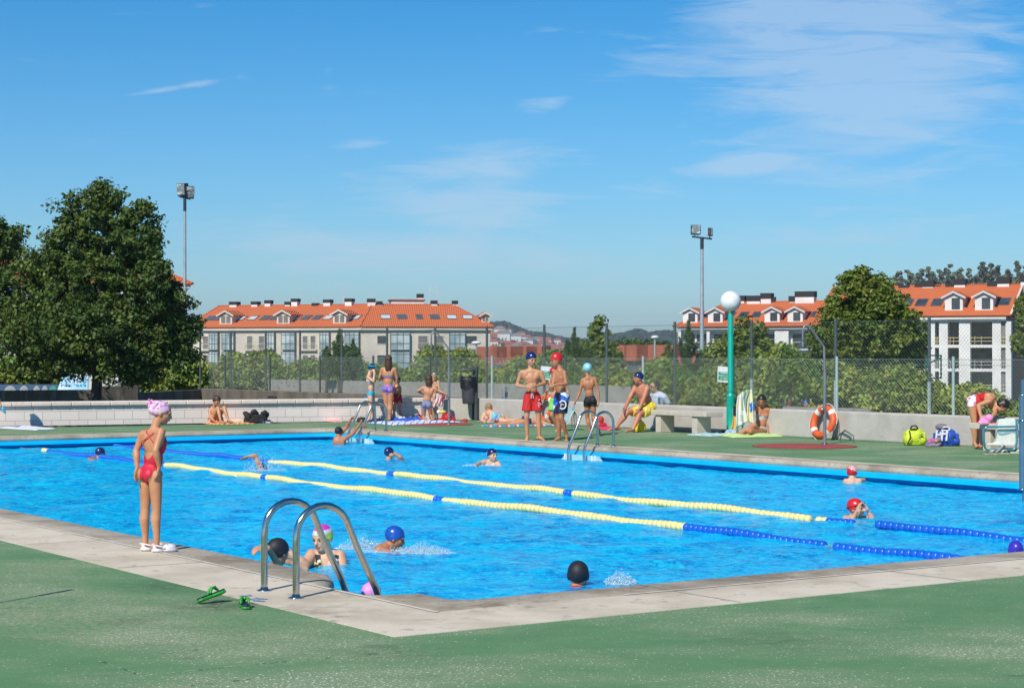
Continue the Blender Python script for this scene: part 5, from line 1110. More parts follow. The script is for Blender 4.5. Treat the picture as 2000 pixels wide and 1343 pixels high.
# flood light poles
m_fl = plain('floodlight_case', (.06, .065, .075), .4, metal=.4); m_flg = mat('floodlight_glass', (.20, .24, .26), .05, col2=(.60, .66, .66), scale=5, lo=.5, hi=.6)
def flood(px, ybot, ytop, Y, r, label, heads, arm_=.48):
    b0 = at(px, ybot, Y); b0.z = float(height(np.array(b0.x), np.array(Y))); tp = at(px, ytop, Y); t = thing('floodlight_pole', b0, label, 'floodlight', 'floodlight poles')
    g = G(); g.tube([b0, b0 + Vector((0, 0, 2.5)), tp - Vector((0, 0, .6)), tp], [r * 1.15, r, r * .72, r * .7], 14); g.build('pole', m_galv, t)
    g = G(); g.tube([tp - Vector((0, 0, .5)), tp + Vector((0, 0, .05))], r * .85, 10); g.tube([tp + Vector((-arm_, -.05, .09)), tp + Vector((arm_, .05, -.01))], .04, 8); g.build('crossarm', m_fl, t)
    for (dx, dy, dz, w, hh, yaw, til, dep) in heads:
        c = tp + Vector((dx, dy, dz)); R_ = (Euler((til, 0, yaw)).to_matrix()); g = G(); g.box(c, (w, dep, hh), R=R_); hd = g.build('lamp_head', m_fl, t, bevel=.02)
        g = G(); g.box(c + R_ @ Vector((0, -dep / 2 - .005, .02)), (w * .84, .02, hh * .84), R=R_); g.build('lens', m_flg, hd); g = G(); g.box(c + R_ @ Vector((0, dep / 2 + .06, -.08)), (w * .55, .14, hh * .5), R=R_); g.build('gear_box', m_galv, hd)
        g = G(); g.bar(c + R_ @ Vector((w / 2 + .02, 0, 0)), tp + Vector((dx * .9, 0, .05)), .03, .05); g.bar(c + R_ @ Vector((-w / 2 - .02, 0, 0)), tp + Vector((dx * .9, 0, .05)), .03, .05); g.build('bracket', m_galv, hd)
flood(1371, 800, 466, 90, .105, 'tall floodlight pole with two lamps between the globe lamp and the bench', [(-.30, 0, .42, .47, .47, .06, .0, .16), (.40, 0, .32, .40, .40, 1.25, .0, .16)])
flood(361, 760, 388, 75, .075, 'tall floodlight pole with two lamps beside the big oak', [(-.08, 0, .36, .40, .50, -.45, .12, .26), (.16, .10, .26, .36, .50, .45, .15, .22)], .22)
# litter bin
p = gnd(930, 820.5); p.y -= .12; t = thing('litter_bin', p, 'grey litter bin with a black liner bag hung on a post', 'litter bin'); m_bin = mat('dark_bin_plastic', (.055, .062, .068), .5, col2=(.045, .05, .056), scale=8); m_bag = mat('black_bin_bag', (.008, .008, .009), .28, col2=(.014, .014, .015), scale=20, bump=.02, bscale=30)
s_ = p.y / FPX; zof = lambda y: EYE + (690.4 - y) * p.y / FPX
g = G(); g.tube([p, p + Vector((0, 0, zof(718)))], .045, 12); g.ell(p + Vector((0, 0, zof(718))), .05, nu=12, nv=8); g.build('post', m_bin, t)
c = at(915, 760, p.y - .02); c.z = 0; g = G(); g.lathe(c, [(.135, zof(788)), (.145, zof(786)), (.178, zof(752)), (.19, zof(738))], 24); g.box(c + Vector((.16, 0, zof(765))), (.05, .07, .5)); g.box(c + Vector((.15, .0, zof(730))), (.10, .10, .26)); g.build('bin_body', m_bin, t)
g = G(); r_ = random.Random(4); n = 28
prof = [(.192, zof(757)), (.198, zof(750)), (.200, zof(742)), (.196, zof(735)), (.175, zof(737))]
vs = [c + Vector(((r + r_.uniform(-.006, .006)) * math.cos(6.2832 * k / n), (r + r_.uniform(-.006, .006)) * math.sin(6.2832 * k / n), z + (r_.uniform(-.012, .012) + .03 * math.sin(k * .9) * (i == 0)))) for i, (r, z) in enumerate(prof) for k in range(n)]
g.smooth = True; g.add(vs, [(i * n + k, i * n + (k + 1) % n, (i + 1) * n + (k + 1) % n, (i + 1) * n + k) for i in range(len(prof) - 1) for k in range(n)]); g.build('liner_bag', m_bag, t)
g = G(); g.lathe(c + Vector((.01, 0, zof(724))), [(.165, 0), (.175, .012), (.16, .03), (.08, .042), (.01, .045)], 24); g.build('lid', m_bin, t)
# benches
m_bench = mat('bench_stone', (.56, .50, .43), .85, col2=(.48, .425, .36), scale=6, third=(.3, .26, .22), tscale=30, tlo=.66, thi=.74, bump=.004)
def bench(p0, p1, dep, label, hgt=.455, legs=(.12, .88)):
    d = (p1 - p0).normalized(); n = Vector((-d.y, d.x, 0)); t = thing('stone_bench', (p0 + p1) / 2, label, 'bench', 'stone benches'); R_ = frame(d, n, (0, 0, 1)); L_ = (p1 - p0).length
    g = G(); g.box((p0 + p1) / 2 + n * dep / 2 + Vector((0, 0, hgt - .05)), (L_, dep, .10), R=R_); g.build('seat', m_bench, t, bevel=.012)
    for k in legs: g = G(); g.box(p0.lerp(p1, k) + n * dep * .5 + Vector((0, 0, (hgt - .10) / 2)), (.16, dep * .82, hgt - .10), R=R_); g.build('leg', m_bench, t, bevel=.01)
b0, b1 = gnd(1252, 843), gnd(1368, 847.5); dr = -A
s0 = pf(hit(pf(0, WV - .78), A, 1256), WV - .78); s1 = pf(hit(pf(0, WV - .78), A, 1378), WV - .78); bench(s0, s1, .45, 'pale stone bench by the long wall with the bald man sitting on it', legs=(.22, .80))
e0 = gnd(1889, 880); s2 = pf(uv_of(e0)[0] + .15, WV - .85); bench(s2, s2 - A * 2.2, .45, 'pale stone bench at the right edge where the woman in red bends down', legs=(.16, .85))
# lifebuoys
m_or = mat('orange_lifebuoy', (.72, .11, .025), .55, col2=(.60, .085, .02), scale=10); m_bw = plain('white_band', (.74, .72, .66), .6)
def buoy(c, label, R=.255, r=.068, lean=.2):
    t = thing('lifebuoy', c, label, 'lifebuoy', 'orange lifebuoys'); nrm = (-B + Vector((0, 0, lean))).normalized(); x = A; y = nrm.cross(x); P_ = lambda a, k=R: c + (x * math.cos(a) + y * math.sin(a)) * k
    g = G(); g.tube([P_(a) for a in np.linspace(0, 6.2832, 49)[:-1]], r, 14, closed=True); g.build('ring', m_or, t)
    for a0 in (.75, 2.32, 3.89, 5.46): g = G(); g.tube([P_(a0 + k) for k in np.linspace(-.17, .17, 7)], r * 1.035, 14); g.build('band', m_bw, t)
    g = G()
    for a0 in (.75, 2.32, 3.89, 5.46): g.tube([P_(a0 + k * 1.57, R + r * 1.05 + .03 * math.sin(k * math.pi)) for k in np.linspace(0, 1, 9)], .008, 6)
    g.build('grab_rope', m_bw, t); return t
u_ = hit(pf(0, WV - .16), A, 1608); buoy(pf(u_, WV - .16, .325), 'orange lifebuoy with white bands leaning on the wall behind the shower', lean=.28)
u_ = hit(pf(0, WV - .16), A, 1065); buoy(pf(u_, WV - .16, .37), 'orange lifebuoy against the wall behind the two standing boys', lean=.2)
# signs on the fence
m_sw = plain('sign_white', (.74, .76, .80), .5); m_sg = plain('sign_green', (.0, .30, .12), .5)
def sign(px, py, w, hh, lines, label):
    c = at(px, py, 40); u_ = hit(pf(0, WV + .05), A, px); c = pf(u_, WV + .06, EYE + (690.4 - py) * pf(u_, WV).y / FPX); t = thing('pool_sign', c, label, 'sign', 'pool rule signs'); x = -A; R_ = frame(x, B, (0, 0, 1))
    R_ = R_ @ Euler((0, math.radians(2.5), 0)).to_matrix(); g = G(); g.box(c, (w, .012, hh), R=R_); g.build('board', m_sw, t); g = G(); g.box(c + R_ @ Vector((.0, -.009, -hh * .11)), (w * .84, .005, hh * .52), R=R_); g.build('green_panel', m_sg, t)
    for i, s_ in enumerate(lines):
        me = text_mesh(s_, hh * (.135 if i < 3 else .08)); X = frame(x, (0, 0, 1), -B).to_4x4(); X = Matrix.Translation(c + R_ @ Vector((0, -.0135, hh * ((.075, -.095, -.265)[i] if i < 3 else .3)))) @ Matrix(R_).to_4x4() @ Matrix.Rotation(math.pi / 2, 4, 'X'); me.transform(X); me.materials.append(m_sw if i < 3 else m_sg); link('lettering', me, t)
sign(1414.5, 731, .42, .315, ['PROHIBIDO', 'TIRARSE A AUGA', 'DE CABEZA', ''][:3], 'white and green rule sign on the fence beside the globe lamp')
sign(1066, 728, .42, .30, ['PROHIBIDO', 'CORRER POLA', 'ZONA DA PISCINA'], 'white and green rule sign on the fence between the two boys')
# low steel hoop by the wall
a_, b_ = gnd(1641, 861), gnd(1667, 863.5); g = G(); g.tube([a_, a_ + Vector((.02, 0, .13)), a_.lerp(b_, .35) + Vector((0, 0, .205)), b_ + Vector((0, 0, .12)), b_], .012, 8); tag(g.build('steel_hoop', m_pdark), 'small bent dark steel hoop standing by the foot of the wall', 'hoop')
# the umbrella pole at the right edge
p = gnd(1997, 1000, WATER); p = at(1997.5, 957, 22.2); t = thing('steel_post', Vector((p.x, p.y, 0)), 'thick bluish steel post with ringed joints at the right edge of the picture', 'post'); m_bs = mat('blue_tinted_steel', (.20, .32, .42), .25, col2=(.13, .22, .30), scale=3, metal=.7)
z1, z0 = EYE + (690.4 - 771) * 22.2 / FPX, EYE + (690.4 - 955) * 22.2 / FPX
g = G(); g.tube([Vector((p.x, p.y, z0)), Vector((p.x, p.y, z1))], .042, 16); g.build('outer_tube', m_bs, t); g = G(); g.tube([Vector((p.x + .008, p.y, z1)), Vector((p.x + .008, p.y, z1 + .18))], .030, 12); g.tube([Vector((p.x + .02, p.y, z0 - .14)), Vector((p.x + .02, p.y, z0))], .028, 12); g.build('inner_tube', m_bs, t)
for z in (z1, z0, z1 - .30): g = G(); g.lathe(Vector((p.x, p.y, z)), [(.045, -.008), (.055, -.004), (.055, .004), (.045, .008)], 16); g.build('ring', m_steel, t)

# ---- cloth and bags
def towel(label, pts, cols, name='towel', h=.03, seed=1, scale=10, mat_=None, cat='towel', wob=.02, z0=0.004):
    """a soft crumpled sheet lying on the deck between four corner points (photo pixels on the ground)"""
    P4 = [gnd(*p) for p in pts]; n = 26; r_ = np.random.default_rng(seed); ph = r_.random(8) * 6; g = G(); g.smooth = True; vs = []
    for lay in (1, 0):
        for i in range(n):
            for j in range(n):
                a, b_ = i / (n - 1), j / (n - 1); p = P4[0].lerp(P4[1], a).lerp(P4[3].lerp(P4[2], a), b_); e = min(a, 1 - a, b_, 1 - b_)
                z = h * (.25 + .75 * abs(math.sin(a * 7 + ph[0] + 2 * math.sin(b_ * 5 + ph[1]))) * (.4 + .6 * abs(math.sin(b_ * 6 + ph[2])))) * min(1, e * 9 + .15) + .006
                off = Vector((math.sin(b_ * 9 + ph[3]) * wob, math.sin(a * 9 + ph[4]) * wob, 0)); vs.append(p + off + Vector((0, 0, z0 + (z if lay else .0))))
    N_ = n * n; q = lambda l, i, j: l * N_ + i * n + j; fs = []
    for i in range(n - 1):
        for j in range(n - 1): fs.append((q(0, i, j), q(0, i + 1, j), q(0, i + 1, j + 1), q(0, i, j + 1))); fs.append((q(1, i, j + 1), q(1, i + 1, j + 1), q(1, i + 1, j), q(1, i, j)))
    for i in range(n - 1):
        for (a, b_) in (((i, 0), (i + 1, 0)), ((i + 1, n - 1), (i, n - 1)), ((0, i + 1), (0, i)), ((n - 1, i), (n - 1, i + 1))): fs.append((q(0, *a), q(1, *a), q(1, *b_), q(0, *b_)))
    g.add(vs, fs); o = g.build(name, mat_ or stripes('towel_' + str(seed), cols, scale, 'X' if seed % 2 else 'Y')); return tag(o, label, cat)
def heap(label, name, cat, c, r, m, seed, lumps=9, parts=(), vox=.011):
    """soft bag or bundle: a fused heap of lumps resting on the deck"""
    r_ = random.Random(seed); t = thing(name, c, label, cat); g = G()
    for i in range(lumps + 3):
        k = r_.uniform(.28, .62); R_ = Euler((r_.uniform(-.7, .7), r_.uniform(-.8, .8), r_.uniform(-1.6, 1.6))).to_matrix(); p = Vector(c) + Vector((r_.uniform(-.62, .62) * r[0], r_.uniform(-.45, .45) * r[1], r[2] * r_.uniform(.08, .62)))
        if i % 2: g.box(p, (r[0] * k * 1.5, r[1] * k * 1.6, r[2] * k * .5), R=R_)
        else: g.ell(p, (r[0] * k, r[1] * k * 1.1, r[2] * k * .5), R_, 14, 10)
    g.ell(Vector(c) + Vector((0, 0, r[2] * .12)), (r[0] * .95, r[1] * .9, r[2] * .25), None, 16, 10)
    me = fuse(g, vox, 4); n = len(me.vertices); co = np.empty(n * 3); me.vertices.foreach_get('co', co); co = co.reshape(-1, 3); q = co - np.array(c)
    co += np.stack([np.sin(q[:, 2] * 47 + q[:, 0] * 31 + seed), np.sin(q[:, 0] * 43 + q[:, 2] * 29 + seed), np.sin(q[:, 0] * 37 + q[:, 1] * 53)], -1) * min(r) * .07
    co[:, 2] = np.maximum(co[:, 2], c[2] + .006); me.vertices.foreach_set('co', co.ravel()); me.polygons.foreach_set('use_smooth', [True] * len(me.polygons)); me.materials.append(m); link('cloth' if name in ('towel', 'clothes') else 'bag_body', me, t); return t
towel('yellow, pink and orange towel under the seated boy', [(396, 827), (420, 829.5), (500, 828), (470, 824.6)], [(.75, .45, .06), (.80, .55, .10), (.62, .10, .28), (.70, .30, .06)], seed=3, scale=3)
towel('white towel with a blue border lying at the far left of the deck', [(-60, 833), (70, 840.5), (112, 838), (62, 832.6)], [(.70, .72, .78), (.74, .75, .80)], seed=5, scale=2, h=.02)
towel('pink and orange towels by the wall left of the far corner ladder', [(620, 821.5), (655, 824.8), (672, 824), (662, 820.9)], [(.75, .30, .40), (.78, .40, .22), (.72, .35, .45)], seed=7, scale=5, h=.03)
towel('large white towel with blue edging spread below the girls', [(720, 826), (770, 830.5), (905, 824.5), (862, 820.9)], [(.62, .66, .78), (.66, .70, .80), (.10, .16, .50), (.66, .70, .80), (.64, .68, .80)], seed=9, scale=2.3, h=.04)
towel('blue towel crumpled beside the woman in the printed bikini', [(755, 821.5), (790, 825), (830, 823), (800, 821)], [(.02, .08, .42), (.03, .12, .52)], seed=11, h=.09)
towel('turquoise towel under the sunbathers behind the boys', [(936, 832), (960, 834.5), (1090, 831.5), (1060, 826.5)], [(.02, .33, .55), (.03, .38, .60), (.50, .10, .12), (.60, .58, .55)], seed=13, scale=1.6)
towel('white and purple towel under the blond sunbather', [(930, 823), (955, 825.5), (990, 823), (950, 821)], [(.70, .66, .70), (.32, .14, .42), (.75, .30, .12)], seed=15)
towel('red towel spread by the wall left of the bald man', [(1166, 838), (1190, 841), (1215, 838.5), (1185, 835.5)], [(.62, .03, .12), (.66, .05, .16)], seed=17, h=.05)
towel('pale blue and green towel left of the sitting woman', [(1340, 850), (1385, 852.5), (1440, 851), (1400, 847.8)], [(.35, .50, .68), (.55, .65, .72), (.25, .55, .35)], seed=19, h=.04)
towel('crumpled lime green towel under the woman by the lamp post', [(1405, 851.5), (1430, 855.5), (1530, 853), (1500, 849)], [(.42, .62, .22), (.55, .68, .30), (.48, .60, .28)], seed=21, h=.07)
m_bb = m_blk; h_ = heap('black rucksack slumped against the block wall by the boy', 'rucksack', 'bag', gnd(500, 826), (.32, .16, .34), m_blk, 21, 10); g = G(); g.tube([gnd(475, 826) + Vector((0, 0, .25)), gnd(480, 826) + Vector((0, 0, .12)), gnd(492, 826) + Vector((0, 0, .10)), gnd(500, 826) + Vector((0, 0, .2))], .02, 8); g.build('strap', m_blk, h_)
heap('dark blue and white clothes in a heap beside the black rucksack', 'clothes', 'clothes', gnd(520, 826.3), (.17, .1, .12), mat('navy_cloth', (.01, .02, .06), .8, col2=(.5, .5, .55), scale=5, lo=.55, hi=.58), 5, 6)
heap('black and coloured printed bag beside the kneeling girl', 'sports_bag', 'bag', gnd(817, 821.8) - Vector((0, .1, 0)), (.22, .14, .24), pattern('bag_print', [(.01, .01, .012), (.01, .01, .012), (.02, .25, .10), (.02, .10, .40), (.50, .10, .08), (.01, .01, .012)], 14), 31, 8)
h_ = heap('red sports bag with a yellow cloth on top beside the shower', 'sports_bag', 'bag', gnd(872, 823.2), (.24, .15, .26), plain('red_bag_cloth', (.50, .012, .015), .55), 33, 8); g = G(); g.ell(gnd(865, 823.2) + Vector((0, 0, .23)), (.09, .07, .04)); g.build('yellow_cloth', plain('yellow_cloth', (.70, .55, .10), .8), h_); g = G(); g.ell(gnd(857, 823) + Vector((0, 0, .23)), (.05, .05, .05)); g.build('white_cloth', m_wht, h_)
heap('small red and black shoes by the foot of the bin', 'shoes', 'shoes', gnd(906, 824), (.09, .07, .09), plain('red_shoe', (.42, .02, .02), .6), 35, 5)
heap('dark rucksack between the girls at the wall', 'rucksack', 'bag', gnd(706, 824), (.12, .1, .16), m_blk, 37, 7)
heap('navy clothes in a heap at the feet of the girls', 'clothes', 'clothes', gnd(733, 825), (.22, .12, .11), plain('navy_clothes', (.012, .03, .14), .8), 39, 8)
heap('crumpled white clothes on the blue towel', 'clothes', 'clothes', gnd(787, 822.6) - Vector((0, .1, 0)), (.10, .08, .16), plain('white_clothes', (.66, .68, .66), .8), 41, 7)
heap('small red cloth on the deck behind the far corner ladder', 'clothes', 'clothes', gnd(712, 834.5), (.06, .05, .06), plain('red_cloth_bit', (.55, .03, .03), .8), 43, 4)
heap('red rucksack behind the boy in black trunks', 'rucksack', 'bag', gnd(1170, 834.5), (.16, .1, .30), plain('red_bag_cloth', (.50, .012, .015), .55), 45, 8)
heap('yellow towel hanging down beside the bench leg', 'towel', 'towel', gnd(1247, 843), (.14, .12, .34), plain('yellow_towel_cloth', (.78, .58, .02), .85), 47, 9)
heap('black clothes on top of the towel by the lamp post', 'clothes', 'clothes', gnd(1413, 846.5), (.10, .07, .07), m_blk, 49, 5)
heap('pale blue towel bundled at the foot of the globe lamp', 'towel', 'towel', gnd(1430, 850.5), (.14, .09, .15), plain('pale_blue_towel', (.38, .48, .72), .85), 51, 6)
heap('small blue cloth on the cap of the block wall', 'clothes', 'clothes', Vector((gnd(714, 820.5).x, gnd(714, 820.5).y + .1, .535)), (.07, .05, .035), plain('blue_cloth_bit', (.02, .25, .55), .8), 53, 3)
h_ = heap('black bag lying on the old wall behind the block wall', 'sports_bag', 'bag', Vector((at(530, 778, 44.6).x, 44.7, .535)), (.17, .09, .06), m_blk, 55, 5)
# yellow and blue sports bags
def sports_bag(px, py, w, hh, m, label, trim):
    c = gnd(px, py); c.y += .1; t = thing('sports_bag', c, label, 'bag', 'sports bags by the wall'); g = G(); r_ = random.Random(px)
    g.ell(c + Vector((0, 0, hh * .42)), (w * .50, .17, hh * .50), nu=18, nv=12); g.box(c + Vector((0, 0, hh * .36)), (w * .86, .26, hh * .66)); g.ell(c + Vector((-w * .3, -.03, hh * .3)), (w * .22, .17, hh * .34)); g.ell(c + Vector((w * .3, -.03, hh * .28)), (w * .24, .17, hh * .33)); g.ell(c + Vector((w * .08, 0, hh * .62)), (w * .34, .13, hh * .34))
    me = fuse(g, .011, 10); n = len(me.vertices); co = np.empty(n * 3); me.vertices.foreach_get('co', co); co = co.reshape(-1, 3); co[:, 2] = np.maximum(co[:, 2], .006); co[:, 1] += np.sin(co[:, 0] * 38 + co[:, 2] * 22) * .006; me.vertices.foreach_set('co', co.ravel()); me.materials.append(m); link('bag_body', me, t)
    f = c + Vector((0, -.19, 0)); g = G(); g.tube([c + Vector((-.10 * w * 2, -.06, hh * .86)), c + Vector((-.16 * w, -.10, hh * 1.02)), c + Vector((.02 * w, -.10, hh * 1.05)), c + Vector((.12 * w, -.08, hh * .9)), c + Vector((.02 * w, -.12, hh * .84)), c + Vector((-.2 * w, -.1, hh * .86))], .014, 8, closed=True); g.tube([f + Vector((-w * .30, .02, hh * .8)), f + Vector((-w * .26, 0, hh * .45)), f + Vector((-w * .38, .02, .03))], .012, 6); g.build('handle', trim, t)
    g = G(); q = f + Vector((w * .20, -.004, hh * .52)); g.tube([q + Vector((-.045, 0, .02)), q + Vector((-.01, 0, .012)), q + Vector((.02, 0, .05))], .006, 6); g.tube([q + Vector((-.03, 0, -.045)), q + Vector((.0, 0, .0)), q + Vector((.04, 0, .03))], .006, 6); g.tube([q + Vector((.0, 0, .0)), q + Vector((.045, 0, -.035))], .006, 6); g.build('logo', trim if trim is m_blk else m_blk, t)
    return t, c, f
sports_bag(1788, 869.5, .40, .33, plain('lime_bag', (.60, .72, .04), .6), 'lime yellow sports bag by the wall with black handles', m_blk)
t_, c, f = sports_bag(1850, 871, .46, .32, mat('blue_bag', (.008, .085, .48), .55, col2=(.006, .07, .40), scale=9), 'blue and white sports bag by the wall next to the bench', m_wht)
g = G()
for dx in (-.20, -.10, -.02): g.bar(f + Vector((dx, .0, .27)), f + Vector((dx - .02, -.012, .10)), .03, .012, up=(0, 1, 0))
g.bar(f + Vector((-.21, -.004, .2)), f + Vector((-.02, -.012, .23)), .03, .012, up=(0, 1, 0)); g.build('white_stripes', m_wht, t_); g = G(); g.ell(c + Vector((-.08, -.02, .33)), (.11, .09, .06)); g.build('stuffed_towel', plain('mauve_towel', (.20, .17, .24), .85), t_)
heap('mauve and pink clothes heaped between the two sports bags', 'clothes', 'clothes', gnd(1822, 872), (.15, .10, .19), pattern('mauve_print', [(.22, .18, .26), (.22, .18, .26), (.20, .17, .24), (.60, .08, .30), (.70, .35, .05), (.22, .18, .26)], 11), 57, 8)
# striped folding chair behind the boys, upside chair at the right
p = gnd(1112, 834); t = thing('folding_chair', p, 'folding beach chair with pale blue striped cloth leaning behind the boy', 'chair'); st = stripes('chair_stripe', [(.30, .50, .58), (.70, .74, .74), (.22, .42, .52)], 12, 'X')
Y = p.y; g = G(); q = [at(1098, 818, Y), at(1105, 827, Y), at(1121, 803, Y - .1), at(1111, 795, Y - .1)]; g.poly(q, (.02, .035, .0)); g.build('fabric', st, t)
g = G(); g.tube([at(1107, 829, Y - .02), at(1121.5, 801, Y - .12), at(1122, 799, Y - .12)], .012, 8); g.tube([at(1097, 820, Y), at(1110, 794, Y - .1)], .012, 8); g.build('frame', m_wht, t)
g = G()
for k in range(4): x = 1113 + k * 3; g.tube([at(1121.5, 802, Y - .05), at(x + 4, 812, Y), at(x + 2.5, 833.5, Y)], .008, 6)
g.build('legs', m_pdark, t); g = G(); g.ell(at(1119.5, 797.5, Y - .1), .028); g.build('cap_knob', plain('turquoise_knob', (.05, .5, .62), .4), t)
# white shell chair on a blue tube frame, lying by the right bench
Y = 30.3; t = thing('shell_chair', gnd(1950, 884), 'white plastic shell chair with a blue tube frame in front of the right bench', 'chair'); m_tb = mat('blue_chrome_tube', (.10, .38, .50), .2, col2=(.07, .30, .42), scale=6, metal=.5); m_sh = plain('cream_shell', (.76, .78, .72), .35)
g = G(); R0 = lambda px, py, d=0: at(px, py, Y + d); T_ = .05
outl = [(1949, 830), (1951, 820), (1957, 818), (1982, 817), (1984.5, 822), (1984, 866), (1981, 870.5), (1928, 869.5), (1925, 866.5), (1940, 865.5), (1946, 863), (1947.5, 857)]
g.poly([R0(*q) for q in outl], (0, .14, 0)); g.build('shell', m_sh, t, bevel=.02)
g = G(); g.poly([R0(x, y, -.003) for x, y in ((1949, 843), (1957, 845), (1966, 843), (1975, 840), (1984, 840.5), (1984, 844.5), (1975, 844.5), (1966, 848), (1957, 849.5), (1949, 847.5))], (0, -.004, 0)); g.build('relief_stripe', plain('blue_stripe', (.22, .44, .50), .4), t)
g = G(); g.tube([R0(1983, 832.5, -.06), R0(1930, 833.5, -.06), R0(1925, 834.5, -.06), R0(1921.5, 839, -.06), R0(1922, 868, -.03), R0(1924.5, 875, 0), R0(1929, 878.5, 0), R0(1978, 878.5, 0), R0(1983.5, 874, 0), R0(1986, 862, 0), R0(1985, 818, .0)], .017, 10)
g.tube([R0(1985, 820, .3), R0(1990, 820, .35), R0(1991, 852, .35), R0(1985, 852, .1)], .015, 8); g.build('tube_frame', m_tb, t); g = G(); g.tube([R0(1958, 871.5, -.1), R0(1946, 883, -.35), R0(1940.5, 895.5, -.6)], .016, 8); g.ell(R0(1957.5, 870.5, -.1), .03); g.build('foot', m_galv, t)
# sandals, flip-flops
def flipflop(c, yaw, L_, m_sole, m_top, label, tilt=None, parent_group=None, roll=0):
    t = thing('flip_flop', c, label, 'flip-flop', parent_group); R_ = Euler((tilt or 0, roll, yaw)).to_matrix(); pr = [(-.5, .0), (-.47, .12), (-.38, .155), (-.2, .13), (0, .125), (.2, .165), (.36, .175), (.47, .12), (.5, .02)]
    out = [Vector((y * L_, x * L_, 0)) for x, y in pr] + [Vector((-y * L_, x * L_, 0)) for x, y in pr[::-1][1:-1]]
    for (z0, z1, m, nm) in ((0, .016, m_sole, 'sole'), (.0165, .026, m_top, 'footbed')):
        g = G(); k = 1.0 if nm == 'sole' else .97; g.poly([c + R_ @ (Vector((p.x * k, p.y * k, z0))) for p in out], R_ @ Vector((0, 0, z1 - z0))); g.build(nm, m, t, bevel=.004)
    g = G(); P_ = lambda x, y, z: c + R_ @ Vector((x * L_, y * L_, z))
    for sx in (1, -1): g.tube([P_(0, .28, .028), P_(sx * .06, .2, .058), P_(sx * .12, .06, .055), P_(sx * .14, -.06, .026)], [.005, .009, .011, .006], 8)
    g.tube([P_(0, .28, .02), P_(0, .28, .045)], .006, 8); g.build('strap', m_sole, t)
m_lgn = plain('bright_green_rubber', (.02, .33, .03), .5); m_nvy = plain('navy_footbed', (.012, .02, .045), .6)
c = gnd(414, 1177) + Vector((0, 0, .035)); flipflop(c, math.radians(-62), .205, m_lgn, m_nvy, 'green and navy flip-flop tipped on its side on the green deck', tilt=.28, parent_group='green flip-flops', roll=-.35)
c = gnd(478, 1187) + Vector((0, 0, .004)); flipflop(c, math.radians(14), .185, m_lgn, m_nvy, 'green and navy flip-flop lying flat nearest the ladder', parent_group='green flip-flops')
m_crm = plain('cream_sole', (.60, .58, .45), .6)
for i, (px, py, yaw, lab) in enumerate(((1936, 887, -80, 'black and cream sandal on the deck left under the shell chair'), (1958, 886.5, -95, 'black and cream sandal on the deck right under the shell chair'), (1988, 885.5, -88, 'pale sandal beside the steel post at the right edge'))):
    flipflop(gnd(px, py) + Vector((0, 0, .004)), math.radians(yaw), .25, m_crm, m_blk if i < 2 else m_crm, lab, parent_group='sandals by the bench')
# faint blue stencil on the near coping
m_ink = mat('faded_blue_paint', (.12, .32, .55), .9, col2=(.42, .42, .40), scale=30, lo=.45, hi=.6); g = G()
for (a, b_, c_, d_) in ((468, 1163, 492, 1161), (480, 1168, 506, 1170), (500, 1166, 520, 1169), (495, 1171, 516, 1173)):
    p, q = gnd(a, b_, .0085), gnd(c_, d_, .0085); n = (q - p).normalized().cross(Vector((0, 0, 1))) * .018; g.poly([p - n, q - n, q + n, p + n][::-1])
struct(g.build('painted_marks', m_ink))

# ---- beyond the fence
m_g1 = pattern('graffiti', [(.30, .29, .27), (.30, .29, .27), (.28, .27, .26), (.30, .29, .27), (.08, .20, .40), (.45, .40, .15), (.30, .29, .27), (.10, .28, .25)], 1.6, .95)
m_g0 = mat('grey_block_wall', (.32, .31, .29), .95, col2=(.24, .23, .215), scale=2.0, third=(.16, .15, .14), tscale=6, tlo=.6, thi=.7)
def lowwall(pts, zt, m, label, name='concrete_wall', extra=None, thick=.2):
    t = thing(name, Vector((pts[0].x, pts[0].y, -.85)), label, 'wall'); g = G()
    for p, q in zip(pts[:-1], pts[1:]): g.poly([Vector((p.x, p.y, -1)), Vector((q.x, q.y, -1)), Vector((q.x, q.y + thick, -1)), Vector((p.x, p.y + thick, -1))], (0, 0, zt + 1))
    g.build('wall', m, t); return t
t = lowwall([at(524, 740, 63), at(940, 746, 55), at(1232, 756, 49.5)], .74, m_g0, 'long grey block wall of the sports court with graffiti along its foot')
cols = [plain('graffiti_blue', (.05, .20, .50), .9), plain('graffiti_yellow', (.55, .50, .18), .9), plain('graffiti_green', (.06, .30, .22), .9), plain('graffiti_violet', (.14, .13, .32), .9), plain('graffiti_ochre', (.42, .26, .12), .9)]
r_ = random.Random(12)
for i, (px, w) in enumerate(((552, 14), (575, 9), (668, 16), (700, 20), (728, 14), (772, 20), (800, 14), (828, 18), (905, 16), (955, 18), (985, 18), (1015, 24), (1045, 16))):
    f = (px - 524) / (1232 - 524); Yw = 63 - 8 * (px - 524) / 416 if px < 940 else 55 - 5.5 * (px - 940) / 292; c = at(px, 765, Yw - .02); g = G(); s_ = Yw / FPX; pts = []
    for k in range(10): a = 6.2832 * k / 10; rr_ = r_.uniform(.6, 1.2); pts.append(Vector((c.x + math.cos(a) * w * s_ * .5 * rr_, c.y - .02 - .012 * (c.x * 0), .10 + math.sin(a) * .28 * rr_)))
    g.poly(pts, (0, .3, 0)); g.build('graffiti', cols[i % 5], t)
lowwall([at(1530, 786, 47), at(1560, 786, 46.9), at(1700, 784, 45.5)], .27, m_g0, 'low sloping grey wall behind the child in light blue beyond the fence')
t = lowwall([at(-200, 748, 60), at(150, 748, 60)], .62, plain('blue_painted_wall', (.06, .12, .22), .9), 'low wall painted with big blue and grey graffiti bubbles at the far left')
